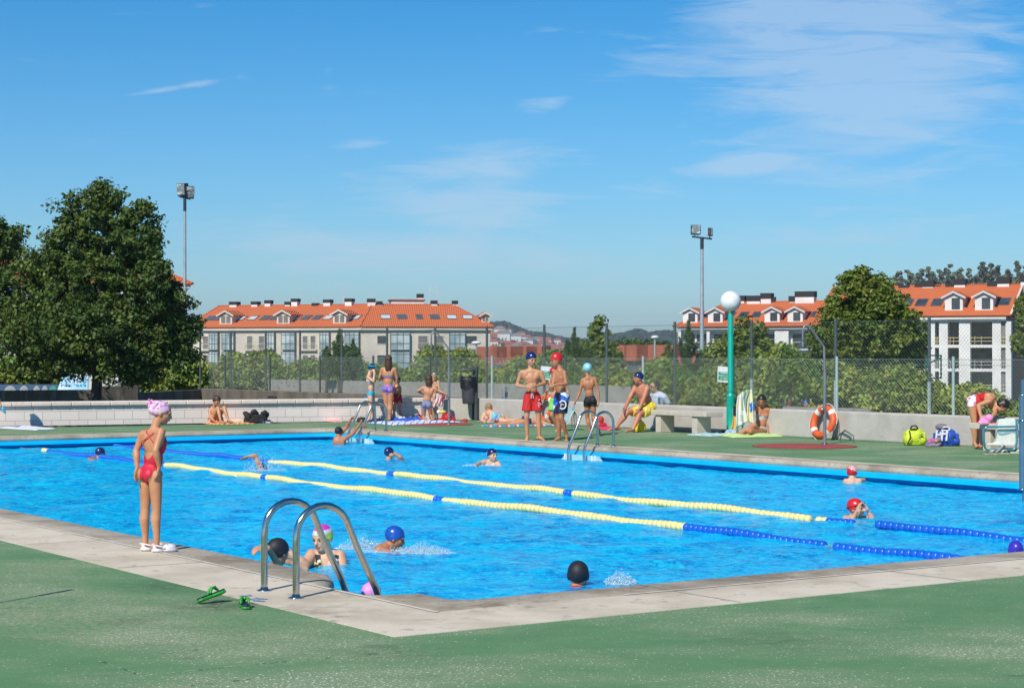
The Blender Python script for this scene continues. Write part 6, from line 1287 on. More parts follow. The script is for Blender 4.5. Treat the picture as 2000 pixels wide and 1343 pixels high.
for i, (px, w, m) in enumerate(((20, 26, 3), (47, 20, 3), (72, 16, 3), (88, 14, 3), (104, 18, 2), (122, 16, 4), (-10, 22, 3))):
    c = at(px, 758, 60); s_ = 60 / FPX; g = G(); g.ell(Vector((c.x, 59.99, .32)), (w * s_ * .5, .02, .26), nu=16, nv=10); g.build('graffiti', [None, None, cols[2], plain('graffiti_grey', (.34, .35, .36), .9), plain('graffiti_red', (.34, .08, .05), .9)][m], t)
# tilted painted board
t = thing('painted_board', at(140, 758, 57), 'big tilted blue and white graffiti board leaning under the oak', 'board'); Y = 57; g = G(); g.poly([at(112, 762, Y), at(171, 762, Y), at(173, 700, Y + .8), at(132, 704, Y + .8)], (0, .08, 0)); g.build('board', mat('board_blue', (.22, .50, .68), .8, col2=(.62, .70, .78), scale=1.4, lo=.4, hi=.6), t); g = G(); r_ = random.Random(9)
for row, y in enumerate((718, 726, 735, 743, 751)):
    x = 124 + r_.uniform(0, 4) - row * 1.5
    while x < 165:
        a = at(x, y, Y + .75 - (y - 700) * .0125); pts = [a + Vector((r_.uniform(0, .12), -.03, r_.uniform(-.07, .07))) for _ in range(4)]; g.tube(pts, .012, 5); x += r_.uniform(6, 9)
g.build('lettering', plain('board_ink', (.01, .03, .10), .8), t)
# basketball stand
Y = 52; t = thing('basketball_stand', at(1780, 800, Y), 'dark green basketball stand with a curved arm beyond the fence', 'basketball stand'); m_bs2 = plain('dark_green_steel', (.01, .10, .08), .5); g = G()
g.tube([Vector((at(1780, 800, Y).x, Y, -.85)), at(1779, 768, Y), at(1781, 757, Y), at(1788, 748, Y), at(1806, 740, Y), at(1816, 734, Y)], .06, 10); g.build('pole', m_bs2, t); g = G()
q = [at(1809, 694, Y), at(1838, 694, Y + .4), at(1838, 738, Y + .4), at(1809, 738, Y)]
for a, b_ in zip(q, q[1:] + q[:1]): g.bar(a, b_, .04, .04)
g.build('backboard_frame', m_bs2, t); g = G(); g.tube([at(1812, 738, Y), at(1806, 712, Y - .2), at(1836, 700, Y)], .03, 8); g.build('brace', m_bs2, t)
# slim street lamps beyond
for (px, yt, yb, Y, lab) in ((1279, 660, 735, 120, 'white topped street lamp standing before the orange roof'), (930, 671, 745, 115, 'white topped street lamp at the corner of the cream flats')):
    b0 = at(px, yb, Y); b0.z = float(height(np.array(b0.x), np.array(Y))); tp = at(px, yt, Y); t = thing('street_lamp', b0, lab, 'street lamp', 'street lamps beyond the hedge'); g = G(); g.tube([b0, tp], .06, 8); g.build('pole', m_galv, t); g = G(); g.ell(tp + Vector((.0, 0, .05)), (.26 if px > 1000 else .30, .2, .12)); g.build('lamp_head', m_wht, t)
# black and white marker posts by the wall
for (px, y0, y1, lab) in ((989, 755, 780, 'black and white marker post behind the wall beside the blond sunbather'), (848, 728, 780, 'white marker post behind the wall at the kneeling girl')):
    Y = 46.3; t = thing('marker_post', at(px, y1, Y), lab, 'post', 'marker posts'); a, b_ = at(px, y1 + 5, Y), at(px, y0, Y)
    for k in range(3): g = G(); g.tube([a.lerp(b_, k / 3), a.lerp(b_, (k + .99) / 3)], .035, 10); g.build('band', m_wht if k % 2 == 0 else m_blk, t)
# --- the girl on the edge
gb = gnd(297, 1078); 
P = Person('girl in a red swimsuit, pink cap and white clogs standing on the near pool edge', gb, 1.235, 128, 'tan',
    dict(head=(316, 806, .02), neck=(301, 840, 0), shL=(280, 848, .02), shR=(315, 843, -.06), elL=(266, 880, .02), wrL=(268, 913, -.02), haL=(265, 930, -.03), elR=(304, 879, -.13), wrR=(311, 911, -.10), haR=(308, 932, -.11),
         pelvis=(294, 921, 0), waist=(300, 893, 0), chest=(303, 866, 0), hiR=(303, 927, -.045), hiL=(286, 927, .045), knL=(284, 992, .05), knR=(306, 993, -.05), anL=(284, 1062, .06), anR=(306, 1066, -.05), toL=(305, 1071, .09), toR=(327, 1075, -.02)), headface=98, tilt=(12, 4), hs=1.12, vox=.0065, curl=.35)
m_suit = mat('crimson_swimsuit', (.60, .015, .05), .55, col2=(.52, .012, .04), scale=20)
P.garment('swimsuit', m_suit, lambda t, r, f, C_: (P.legdist(C_) < .04 + .30 * (1 - np.minimum(np.abs(r) / .05, 1))) & (t > -.5) & (t < np.where(f > -.005, .86 - .0 * r, .30 + 5.0 * np.maximum(np.abs(r) - .012, 0))) & (t < .9), .004)
g = G(); J = P.J; bk = -P.tf * .060 * P.h
def onback(t, r, off=.055): return J['pelvis'].lerp(J['neck'], t) + P.tr * r * P.h - P.tf * off * P.h
g.tube([onback(.55, .078, .018), onback(.68, .055, .050), onback(.84, .006, .052), onback(.94, -.028, .044), onback(1.03, -.045, .012), onback(.93, -.05, -.045)], .0042, 6)
g.tube([onback(.55, -.078, .018), onback(.68, -.055, .050), onback(.84, -.006, .052), onback(.94, .028, .044), onback(1.03, .045, .012), onback(.93, .05, -.045)], .0042, 6); g.build('straps', m_suit, P.root)
m_pinkcap = bpy.data.materials.new('pink_print_cap'); m_pinkcap = pattern('pink_print_cap', [(.72, .42, .66), (.76, .48, .70), (.70, .40, .64), (.75, .45, .68), (.55, .05, .22), (.80, .60, .75)], 26)
g = G(); k = P.h * P.hs; c = P.hc - P.hf * .014 * k; g.ell(c + P.hu * .018 * k - P.hf * .004 * k, (.053 * k, .066 * k, .050 * k), P.hR, 24, 18); g.ell(c + P.hu * .012 * k - P.hf * .035 * k, (.044 * k, .036 * k, .040 * k), P.hR, 18, 12); r_ = random.Random(2)
for i in range(14): a = r_.uniform(0, 6.28); g.tube([c + P.hR @ Vector((.05 * math.cos(a + q * .25), -.02 + .058 * math.sin(a + q * .25), .03 + .03 * math.sin(q * 1.2))) * k for q in range(4)], .006 * k, 6)
me = fuse(g, .006, 4); Ri = np.array(P.hR.transposed()); cc = np.array(P.hc)
cut(me, lambda C_: ((C_ - cc) @ Ri.T / k)[:, 2] > np.interp(((C_ - cc) @ Ri.T / k)[:, 1], [-.09, -.03, .0, .05], [-.035, -.024, .0, .026]), 'swim_cap', m_pinkcap, P.root)
m_clog = plain('white_clog', (.78, .76, .80), .4)
for sd_ in 'RL':
    a_, t_ = P.J['an' + sd_], P.J['to' + sd_]; d = Vector((t_.x - a_.x, t_.y - a_.y, 0)).normalized(); z0 = 0.006; c = Vector((a_.x, a_.y, 0)) + d * .055; sd2 = Vector((-d.y, d.x, 0)); R_ = frame(sd2, d, (0, 0, 1)); g = G()
    g.ell(c + Vector((0, 0, .022)) - d * .05, (.040, .052, .020), R_, 16, 10); g.ell(c + Vector((0, 0, .022)) + d * .045, (.047, .068, .020), R_, 16, 10); g.ell(c + Vector((0, 0, .040)) + d * .045, (.042, .060, .032), R_, 16, 10); g.ell(c + Vector((0, 0, .045)) - d * .072, (.032, .022, .026), R_, 14, 8)
    me = fuse(g, .006, 4); me.materials.append(m_clog); cl_ = link('clog', me, P.root); g = G()
    for i in range(-2, 3):
        for j in range(3): g.ell(c + d * (.03 + j * .024) + sd2 * i * .014 + Vector((0, 0, .070 - j * .006 - abs(i) * .003)), .0035, nu=6, nv=4)
    g.build('holes', m_eye, cl_); g = G(); g.tube([c + sd2 * .046 + Vector((0, 0, .05)), c - d * .06 + sd2 * .040 + Vector((0, 0, .062)), c - d * .098 + Vector((0, 0, .066)), c - d * .06 - sd2 * .040 + Vector((0, 0, .062)), c - sd2 * .046 + Vector((0, 0, .05))], .006, 6); g.build('strap', m_clog, cl_)
# ------------------------------------------------------------------ people on the deck
def standing(label, foot, h, face, sk, j=None, **k): 
    b_ = gnd(*foot); return Person(label, b_, h, face, sk, j, **k)
m_skinpatch = None
# boy in red shorts
P = standing('boy in long red swim shorts and a navy cap standing on the pool edge', (1041, 860.5), 1.63, 16, 'tan', dict(
    head=(1037.5, 701, -.02), neck=(1037, 722, 0), shR=(1018.5, 727, 0), shL=(1056, 727, -.0), elR=(1009.5, 752, .03), wrR=(1026, 755.5, -.17), haR=(1034, 755.5, -.22), elL=(1064.5, 748, .0), wrL=(1049, 752.5, -.17), haL=(1041, 753.5, -.22),
    pelvis=(1039.5, 771, 0), waist=(1038, 758, 0), chest=(1037.5, 740, 0), hiR=(1031.5, 775, 0), hiL=(1047.5, 775, 0), knR=(1028.5, 815, -.02), knL=(1052, 813.5, .0), anR=(1030, 854, .04), anL=(1053.5, 853, .02), toR=(1027.5, 860.5, -.06), toL=(1063, 859.5, -.06)), headface=30, tilt=(14, 0), hs=1.2, build_=.93)
P.cap(CAPN); P.shorts(m_redcloth, .68, 1.22); g = G(); fz = P.pf_ * .082 * P.h; wz = P.J['pelvis'] + P.spine * .025 * P.h
for sx in (-.006, .008): g.tube([wz + fz + P.pr * sx * P.h, wz + fz * 1.03 + P.pr * sx * 1.5 * P.h - P.spine * .035 * P.h, wz + fz * 1.02 + P.pr * sx * 2 * P.h - P.spine * .062 * P.h], .006, 6)
g.build('drawstring', m_wht, P.root); g = G(); c0 = P.J['hiL'].lerp(P.J['knL'], .38) + P.pf_ * .066 * P.h - P.pr * .018 * P.h
g.tube([c0 + Vector((-.02, -.005, .02)), c0 + Vector((.01, -.006, .035)), c0 + Vector((.035, -.003, .01)), c0 + Vector((.01, -.006, -.015)), c0 + Vector((-.015, -.006, 0)), c0 + Vector((.005, -.006, -.05))], .006, 6); g.tube([c0 + Vector((-.01, -.004, .09)), c0 + Vector((.02, -.004, .10)), c0 + Vector((.0, -.004, .075))], .006, 6); g.build('printed_emblem', m_wht, P.root)
# boy in blue shorts
P = standing('boy in blue, white and navy patterned shorts and a bright red cap beside the ladder', (1095, 860), 1.62, -52, 'brown', dict(
    head=(1087, 702.5, 0), neck=(1094, 722.5, 0), shR=(1084.5, 725, .06), shL=(1101.5, 727, -.10), elR=(1080, 750, -.02), wrR=(1069.5, 762, -.14), haR=(1065.5, 770, -.16), elL=(1106, 749, -.16), wrL=(1085.5, 751, -.26), haL=(1077, 756, -.28),
    pelvis=(1096.5, 772, 0), waist=(1095.5, 758, 0), chest=(1094, 740, 0), hiR=(1091, 776, .06), hiL=(1101.5, 776, -.06), knR=(1090, 816, .03), knL=(1095.5, 816, -.10), anR=(1092.5, 854, .10), anL=(1107, 850, .03), toR=(1080, 861.5, .0), toL=(1106, 860, -.16)), headface=-75, tilt=(12, 0), hs=1.2, build_=1.0)
P.cap(CAPR)
m_bs_ = pattern('board_shorts_print', [(.01, .10, .50), (.008, .01, .05), (.02, .20, .62), (.60, .64, .70), (.01, .08, .42), (.01, .012, .05)], 6.5)
P.shorts(m_bs_, .74, 1.28); g = G(); q = P.J['hiL'].lerp(P.J['knL'], .35) + (P.pf_ * .05 - P.pr * .055) * P.h
R_ = frame((P.pf_ + P.pr).normalized(), (P.pf_ - P.pr).normalized(), (0, 0, 1)); g.tube([q + R_ @ Vector((.062 * math.cos(a), .008, .075 * math.sin(a))) for a in np.linspace(.6, 5.6, 16)], .014, 8); g.tube([q + R_ @ Vector((-.02, .010, .0)), q + R_ @ Vector((.03, .010, .02)), q + R_ @ Vector((.03, .010, -.03))], .010, 6); g.build('printed_emblem', m_wht, P.root)
g = G(); g.tube([P.J['haR'] + Vector((0, -.02, 0)), at(1058.5, 790, P.base.y - .25)], .008, 6); tag(g.build('stick', plain('pale_wood', (.45, .30, .18), .7)), 'thin pale stick held low by the boy in blue shorts', 'stick')
# child between
P = standing('child in a red cap and lime shorts half hidden behind the boy in blue shorts', (1092, 842), 1.33, 8, 'tan', dict(
    head=(1080.5, 727, 0), neck=(1083, 741, 0), shR=(1074.5, 745, 0), shL=(1095, 745, 0), elR=(1079, 762, -.05), wrR=(1076, 745, -.16), haR=(1075, 737, -.18), pelvis=(1084, 783, 0), hiR=(1079, 786, 0), hiL=(1090, 786, 0), knR=(1078, 811, -.03), knL=(1091, 812, 0), anR=(1090, 836, .1), anL=(1100, 836, .05), toR=(1086, 842, 0), toL=(1098, 842, -.05)), hs=1.16)
P.cap(CAPR); P.goggles(.004); P.shorts(plain('lime_cloth', (.20, .60, .08), .7), .62, 1.2)
# boy in black trunks
P = standing('boy in black trunks and a pale blue cap walking away along the deck', (1154, 851), 1.40, 196, 'brown', dict(
    head=(1146.5, 721, .03), neck=(1148, 736, 0), shL=(1138, 742, 0), shR=(1161.5, 739, 0), elL=(1132.5, 766, .0), wrL=(1124.5, 783, -.06), haL=(1121, 790, -.08), elR=(1168, 764, 0), wrR=(1169.5, 783, -.03), haR=(1169, 790, -.06),
    pelvis=(1152.5, 780, 0), waist=(1151, 768, 0), chest=(1149.5, 752, 0), hiL=(1146.5, 784, 0), hiR=(1159, 784, 0), knL=(1147, 815, .06), knR=(1159, 814, .0), anL=(1153, 846, .05), anR=(1169, 836, -.16), toL=(1149.5, 851, .2), toR=(1171, 845.5, -.05)), headface=200, tilt=(0, 2), hs=1.22, build_=.92)
P.cap(CAPC, line=-.026, back=-.04, sc=1.06); P.shorts(m_blk, .28, 1.0, .16, 'swim_trunks')
# bald man on the bench
P = Person('sunburnt heavy man in yellow shorts and a navy cap sitting on the bench', gnd(1245, 843), 1.78, -58, 'red', dict(
    head=(1247, 738, .05), neck=(1254, 752, .12), shR=(1240.5, 757, .22), shL=(1264, 757, -.10), elR=(1229, 778, .12), wrR=(1221, 797, -.10), haR=(1218, 803, -.16), elL=(1256.5, 780, -.22), wrL=(1248.5, 798, -.28), haL=(1245.5, 804, -.30),
    pelvis=(1265, 792, .12), waist=(1262, 780, .12), chest=(1255, 766, .10), hiR=(1258, 796, .20), hiL=(1268, 798, .0), knR=(1224.5, 805, -.05), knL=(1249, 808, -.25), anR=(1203, 835, -.10), anL=(1236.5, 838, -.35), toR=(1189, 839.5, -.28), toL=(1222, 842, -.55)), headface=-70, tilt=(2, 0), build_=1.18, hs=1.0, curl=.7)
P.cap(CAPN, tip=.020); P.shorts(pattern('yellow_print', [(.78, .56, .04), (.80, .62, .08), (.74, .50, .03), (.80, .66, .25), (.75, .35, .05), (.80, .62, .08)], 9), .74, 1.22)
# man behind the wall
P = Person('man in sunglasses and a pale striped shirt seen through the fence behind the bench', Vector((at(1286, 790, 41).x, 41, -.82)), 1.74, -62, 'fair', dict(
    head=(1278.5, 755, 0), neck=(1283, 767, .02), shR=(1274.5, 773, .14), shL=(1297.5, 775, -.12), elL=(1307, 791, -.08), wrL=(1296, 800, -.2), elR=(1274, 792, .1), wrR=(1268, 802, -.1), pelvis=(1288, 812, 0), hiR=(1283, 815, .05), hiL=(1293, 815, -.05)), headface=-70, hs=1.0)
P.hair(HAIR['brown'], fringe=.052, vol=1.0); P.goggles(.002); m_shirt = stripes('striped_shirt', [(.48, .58, .70), (.66, .72, .78), (.66, .72, .78), (.40, .52, .68)], 6, 'Z')
g = G(); R_ = frame(P.tr, P.tf, P.spine); g.ell(P.J['chest'], (.165, .125, .19), R_, 18, 12); g.ell(P.J['waist'], (.15, .12, .22), R_, 18, 12)
for sd_ in 'RL': limb(g, [P.J['neck'].lerp(P.J['sh' + sd_], .4), P.J['sh' + sd_], P.J['sh' + sd_].lerp(P.J['el' + sd_], .7)], [.075, .075, .068])
me = fuse(g, .012, 5); me.materials.append(m_shirt); link('shirt', me, P.root)
# sitting woman with the towel
P = Person('dark haired woman in a silver bikini sitting on a towel and holding a towel up', gnd(1482, 851), 1.63, -14, 'brown', dict(
    head=(1487.5, 783, -.02), neck=(1490, 798, .06), shL=(1500.5, 800, 0), shR=(1478, 797, .05), elL=(1503, 822, .03), wrL=(1501.5, 843, -.02), haL=(1501.5, 848.5, -.06), elR=(1470, 797, -.12), wrR=(1466, 779, -.2), haR=(1465, 773, -.22),
    pelvis=(1484, 838, .05), waist=(1487, 826, .08), chest=(1489.5, 812, .08), hiR=(1478, 842, .05), hiL=(1489, 843, .0), knR=(1474, 830, -.42), knL=(1466, 842, -.55), anR=(1447, 845, -.50), anL=(1452, 847, -.20), toR=(1437, 848, -.52), toL=(1440, 849, -.25)), headface=-12, tilt=(18, 3), female=True, curl=.2)
P.hair(HAIR['black'], 0, .030, 1.12, bun=False); P.band(plain('silver_cloth', (.42, .40, .38), .5), .50, .68); P.briefs(plain('silver_cloth', (.42, .40, .38), .5))
t = thing('towel', at(1450, 845, P.base.y - .3), 'yellow, white and green towel held up like a screen by the sitting woman', 'towel')
def sheet(name, quadpx, Y0, m, folds=3, amp=.03, lean=0.0, parent=None, seed=0):
    n = 24; g = G(); g.smooth = True; Pq = [at(x, y, Y0 + d) for x, y, d in quadpx]; vs = []
    for i in range(n):
        for j in range(n):
            a, b_ = i / (n - 1), j / (n - 1); p = Pq[0].lerp(Pq[1], a).lerp(Pq[3].lerp(Pq[2], a), b_); w = math.sin(a * folds * 6.28 + b_ * 2 + seed) * amp * (.3 + .7 * b_); vs.append(p + Vector((math.sin(b_ * 5 + seed) * amp * .4, w, math.sin(a * 5 + seed) * amp * .25)))
    fs = [(i * n + j, (i + 1) * n + j, (i + 1) * n + j + 1, i * n + j + 1) for i in range(n - 1) for j in range(n - 1)]; back = [v + Vector((0, .018, 0)) for v in vs]; N_ = n * n
    g.add(vs + back, fs + [tuple(N_ + k for k in f[::-1]) for f in fs] + [q for i in range(n - 1) for q in ((i * n, N_ + i * n, N_ + (i + 1) * n, (i + 1) * n), ((i + 1) * n - 1 + n * 0, (i + 2) * n - 1, N_ + (i + 2) * n - 1, N_ + (i + 1) * n - 1), (i, i + 1, N_ + i + 1, N_ + i), (N_ - n + i + 1, N_ - n + i, 2 * N_ - n + i, 2 * N_ - n + i + 1))])
    return g.build(name, m, parent)
Yt = P.base.y - .35; m_ty = pattern('towel_yellow', [(.70, .68, .42), (.72, .70, .45), (.70, .68, .42)], 3, .9); m_tw = pattern('towel_print', [(.66, .68, .62), (.72, .66, .50), (.62, .68, .62), (.60, .66, .66), (.35, .50, .42), (.66, .68, .62)], 9, .9); m_tg = plain('towel_grey_green', (.26, .38, .32), .9)
sheet('yellow_half', [(1455, 764, .02), (1467, 760, 0), (1474, 828, 0), (1458, 822, .02)], Yt, m_ty, 1.5, .03, parent=t, seed=1); sheet('grey_stripe', [(1450, 766, -.02), (1462.5, 760, -.02), (1458, 800, -.02), (1449, 800, -.02)], Yt, m_tg, 1.5, .03, parent=t, seed=2)
sheet('printed_half', [(1441, 772, -.05), (1451.5, 765, -.03), (1459, 824, -.05), (1436, 834, -.06)], Yt, m_tw, 2, .03, parent=t, seed=3); sheet('green_hem', [(1437, 833, -.06), (1459, 823, -.05), (1456, 832, -.04), (1436.5, 845, -.06)], Yt, m_tg, 2, .02, parent=t, seed=3); sheet('orange_corner', [(1441, 815, .06), (1434, 812, .06), (1426, 836, .06), (1435, 839, .06)], Yt, plain('towel_orange', (.70, .42, .12), .9), 1, .02, parent=t, seed=4)
sheet('blue_corner', [(1474, 785, -.02), (1464, 788, -.02), (1465, 802, -.02), (1472, 804, -.02)], Yt, plain('towel_blue', (.02, .16, .60), .9), 1, .02, parent=t, seed=5); g = G(); g.box(at(1435.5, 806, Yt + .35), (.07, .05, .26)); g.build('dark_label', m_blk, t)
# bending woman
P = Person('woman in a red and pink swimsuit bending over the stone bench at the right edge', gnd(1904, 875), 1.64, 62, 'tan', dict(
    head=(1957.5, 793, -.22), neck=(1942, 786, -.16), shR=(1932, 783, -.30), shL=(1935, 781, .02), elR=(1911, 791, -.34), wrR=(1915, 811, -.50), haR=(1918, 819, -.56), elL=(1944, 806, -.30), wrL=(1934, 818, -.50), haL=(1930, 824, -.58),
    pelvis=(1902.5, 786, 0), waist=(1911, 778, -.03), chest=(1928, 776, -.10), hiR=(1899, 791, -.06), hiL=(1901, 790, .08), knR=(1904.5, 828, -.08), knL=(1908, 828, .08), anR=(1903.5, 865, -.05), anL=(1909, 864, .12), toR=(1909, 872, -.14), toL=(1915, 871, .05)), headface=80, tilt=(62, 0), female=True)
P.hair(HAIR['black'], .03, .03, 1.12, bun=True); m_pk = pattern('pink_white_print', [(.70, .62, .66), (.68, .08, .32), (.72, .66, .70), (.66, .20, .42)], 12)
P.briefs(m_pk, .16, leg=.06); P.garment('swimsuit_top', m_redcloth, lambda t, r, f, C_: (t > .18) & (t < np.where(f > 0, .80, .62)), .006)
heap('pink and white bundle of clothes on the right stone bench', 'clothes', 'clothes', at(1923, 829, 30.9), (.12, .08, .22), pattern('pink_bundle', [(.72, .30, .50), (.70, .25, .48), (.66, .68, .74), (.74, .36, .54)], 7), 61, 8)
heap('flat red and white cloth on the right stone bench', 'clothes', 'clothes', at(1939, 829.5, 30.9), (.12, .07, .05), pattern('red_white_bundle', [(.60, .02, .03), (.66, .62, .62), (.62, .03, .04)], 16), 63, 5)
# seated boy by the wall
P = Person('boy in red patterned trunks sitting with drawn up knees against the block wall', gnd(420, 827.5), 1.42, 32, 'tan', dict(
    head=(423.5, 783, -.02), neck=(417.5, 797, .06), shR=(409.5, 800, .05), shL=(426, 801, .03), elR=(411, 815, -.05), wrR=(420, 823, -.28), haR=(426, 825, -.34), elL=(431, 812, -.05), wrL=(436, 822, -.25), haL=(438, 825, -.3),
    pelvis=(416, 820, .12), waist=(416, 812, .12), chest=(417, 804, .08), hiR=(413, 823, .08), hiL=(421, 823, .08), knR=(426, 796, -.20), knL=(438, 796, -.12), anR=(431, 822, -.36), anL=(446, 820, -.26), toR=(438, 825.5, -.46), toL=(453, 823.5, -.36)), headface=48, tilt=(24, 4), hs=1.1)
P.hair(HAIR['brown'], .02, .028, 1.12); P.shorts(pattern('red_flower_print', [(.56, .015, .02), (.50, .012, .02), (.56, .015, .02), (.66, .50, .48), (.56, .015, .02)], 18), .55, 1.1)
# the group at the wall
gw = 'girls and children by the block wall'
P = standing('girl in a turquoise bikini and navy cap with her hand to her mouth', (723.5, 822.8), 1.36, 78, 'pale', dict(
    head=(726, 720, 0), neck=(721, 731.5, 0), shR=(718.5, 736, -.08), shL=(722, 735, .09), elR=(729.5, 744.5, -.16), wrR=(731, 731, -.12), haR=(730.5, 726, -.10), elL=(727, 746, .05), wrL=(733, 745, -.05), pelvis=(725, 768, 0), waist=(724.5, 757, 0), chest=(722, 745, 0), hiR=(723.5, 770, -.06), hiL=(726, 770, .06), knR=(724, 795, -.05), knL=(730.5, 795, .1), anR=(722, 818, -.06), anL=(730, 817, .12), toR=(729, 822, -.05), toL=(736, 821, .12)), headface=70, tilt=(22, 0), female=False, hs=1.12, group=gw)
m_tq = plain('turquoise_cloth', (.01, .38, .56), .6); P.cap(CAPN); P.briefs(m_tq, .12, leg=.04); P.band(m_tq, .56, .70); g = G(); k = P.h * P.hs
g.tube([P.hc + P.hR @ Vector((.050 * math.cos(a), -.006 + .060 * math.sin(a), .045 + .012 * math.sin(a))) * k for a in np.linspace(2.2, 7.2, 14)], .010 * k, 8); g.tube([P.J['neck'] + P.tr * .04 * P.h, P.J['chest'] - P.tf * .06 * P.h, P.J['neck'] - P.tr * .04 * P.h], .008, 6); g.build('turquoise_straps', m_tq, P.root)
P = standing('woman in a purple and blue printed bikini standing with her back turned', (757.5, 822.8), 1.64, 180, 'tan', dict(
    head=(758.8, 703, -.0), neck=(758.5, 717, 0), shL=(747, 721, 0), shR=(770.5, 721, 0), elL=(741, 737.5, .04), elR=(775, 738, .04), wrL=(748, 739, .22), wrR=(768, 739, .22), haL=(753, 738, .25), haR=(763, 738, .25), pelvis=(757.5, 757.5, 0), waist=(758, 745, 0), chest=(758.3, 731, 0), hiL=(752.5, 762, 0), hiR=(762.5, 762, 0), knL=(754.5, 790, 0), knR=(762.5, 790, 0), anL=(755, 817, 0), anR=(761, 817, 0), toL=(753.5, 819, .1), toR=(762, 819.2, .1)), female=True, build_=1.05, group=gw)
P.hair(HAIR['brown'], .16, .03, 1.1); m_pb = pattern('purple_blue_print', [(.12, .10, .45), (.45, .05, .30), (.05, .25, .55), (.14, .12, .50), (.50, .20, .40)], 30); P.briefs(m_pb, .15, leg=.06, slope=1.2); P.band(m_pb, .50, .66, (.52, .58)); g = G(); g.tube([P.J['neck'] - P.tf * .045 * P.h, P.J['chest'] - P.tf * .062 * P.h], .005, 6); g.build('neck_tie', m_tq, P.root)
P = Person('child in red shorts sitting on the cap of the block wall behind the woman', at(774, 775, 45.0), 1.22, 22, 'tan', dict(
    head=(776.5, 744, .0), neck=(775.5, 753, .0), shR=(770.5, 756, 0), shL=(781, 756, 0), elR=(769.5, 765, -.03), elL=(782.5, 765, -.03), wrR=(771, 750, -.15), haR=(773, 747, -.16), wrL=(780, 770, -.1), pelvis=(775.5, 770, .02), hiR=(772, 772, 0), hiL=(779, 772, 0), knR=(770.5, 788, -.12), knL=(779.5, 787, -.12), anR=(768.5, 808, -.12), anL=(782, 806, -.10), toR=(768, 812, -.22), toL=(784, 810, -.2)), hs=1.16, group=gw, vox=.011)
P.hair(HAIR['black'], 0, .03, 1.1); P.shorts(m_redcloth, .85, 1.3)
P = standing('girl with loose brown hair in grey striped briefs kneeling with her back turned', (836, 823), 1.40, 178, 'tan', dict(
    head=(838, 741, 0), neck=(838, 755, 0), shL=(827.5, 757, 0), shR=(848.5, 758, 0), elL=(815.5, 763, .02), wrL=(824, 768, .16), haL=(829, 769, .2), elR=(857, 763, .0), wrR=(866, 766.5, -.05), haR=(869, 768, -.06), pelvis=(833.5, 788, 0), waist=(834, 778, 0), chest=(836.5, 767, 0), hiL=(828, 792, 0), hiR=(839, 792, 0), knL=(827, 817, .15), knR=(842, 816, .16), anL=(832, 817, -.22), anR=(843, 812, -.22), toL=(833, 821, -.34), toR=(844, 818, -.34)), female=False, hs=1.1, group=gw)
P.hair(HAIR['brown'], .10, .03, 1.16); P.briefs(stripes('grey_blue_stripe', [(.12, .14, .26), (.26, .28, .40)], 16, 'Z'), .20, leg=.10); P.band(stripes('grey_blue_stripe', [], 1), .58, .68, (.60, .615))
P = standing('small blond child behind the kneeling girl drying with a pink and white towel', (851, 821.6), 1.16, -60, 'fair', dict(head=(846.5, 739, .02), neck=(848.5, 749, .05), haR=(846, 764, -.1), pelvis=(851, 785, .05)), hs=1.18, group=gw, vox=.012)
P.hair(HAIR['blond'], .03, .028, 1.12); t = thing('towel', at(857, 800, 44.35), 'pink and white towel hanging round the small blond child', 'towel')
sheet('cloth', [(852, 768, 0), (868, 766, -.03), (866, 792, 0), (846, 796, 0)], 44.35, stripes('pink_white_towel', [(.66, .50, .50), (.70, .66, .62), (.50, .15, .20), (.70, .66, .62)], 5, 'X'), 3, .05, parent=t, seed=6); sheet('red_edge', [(866, 770, -.02), (871, 772, 0), (866, 786, 0), (862, 784, 0)], 44.3, plain('towel_red', (.50, .03, .05), .9), 1, .03, parent=t, seed=2)
# sunbathers lying
P = Person('blond woman in a turquoise and red printed swimsuit lying on her front by the wall', gnd(965, 824), 1.60, -70, 'fair', dict(
    head=(954, 797, .1), neck=(952, 805, .05), shR=(946, 809, .05), shL=(959, 808, -.1), elR=(941, 820, -.05), wrR=(946, 823, -.2), elL=(958, 821, -.15), wrL=(950, 824, -.25), pelvis=(974, 818, -.15), waist=(966, 816, -.08), chest=(957, 811, 0), hiR=(976, 817, -.05), hiL=(975, 820, -.22), knR=(998, 822, -.1), knL=(996, 825, -.35), anR=(1016, 824, -.2), anL=(1013, 827, -.45), toR=(1024, 824.5, -.2), toL=(1021, 827.5, -.45)), headface=200, tilt=(0, 0), female=True, build_=1.1)
P.hair(HAIR['blond'], .045, .03, 1.16); P.garment('swimsuit', pattern('flower_suit', [(.10, .45, .55), (.50, .04, .14), (.20, .10, .35), (.65, .60, .60), (.12, .50, .60)], 12), lambda t, r, f, C_: (t > -.35) & (t < .62) & (P.legdist(C_) < .10), .006)
P = Person('person in a navy bikini lying on a turquoise towel, soles towards the pool', gnd(1020, 831), 1.62, 80, 'tan', dict(
    head=(1082, 820, .3), neck=(1066, 822, .25), shR=(1060, 825, .05), shL=(1062, 820, .38), elR=(1072, 829, -.05), wrR=(1083, 831, -.1), elL=(1075, 822, .35), wrL=(1085, 826, .2), pelvis=(1028, 822.5, .12), waist=(1038, 823.5, .14), chest=(1052, 822.5, .2), hiR=(1024, 824, .02), hiL=(1026, 821, .22), knR=(996, 828, -.1), knL=(1000, 826, .15), anR=(968, 829, -.35), anL=(976, 826, -.1), toR=(959, 831, -.42), toL=(968, 831, -.3)), headface=95, female=True)
P.briefs(plain('navy_cloth_2', (.015, .02, .12), .6), .20, leg=.08); P.hair(HAIR['brown'], .05, .03, 1.1)
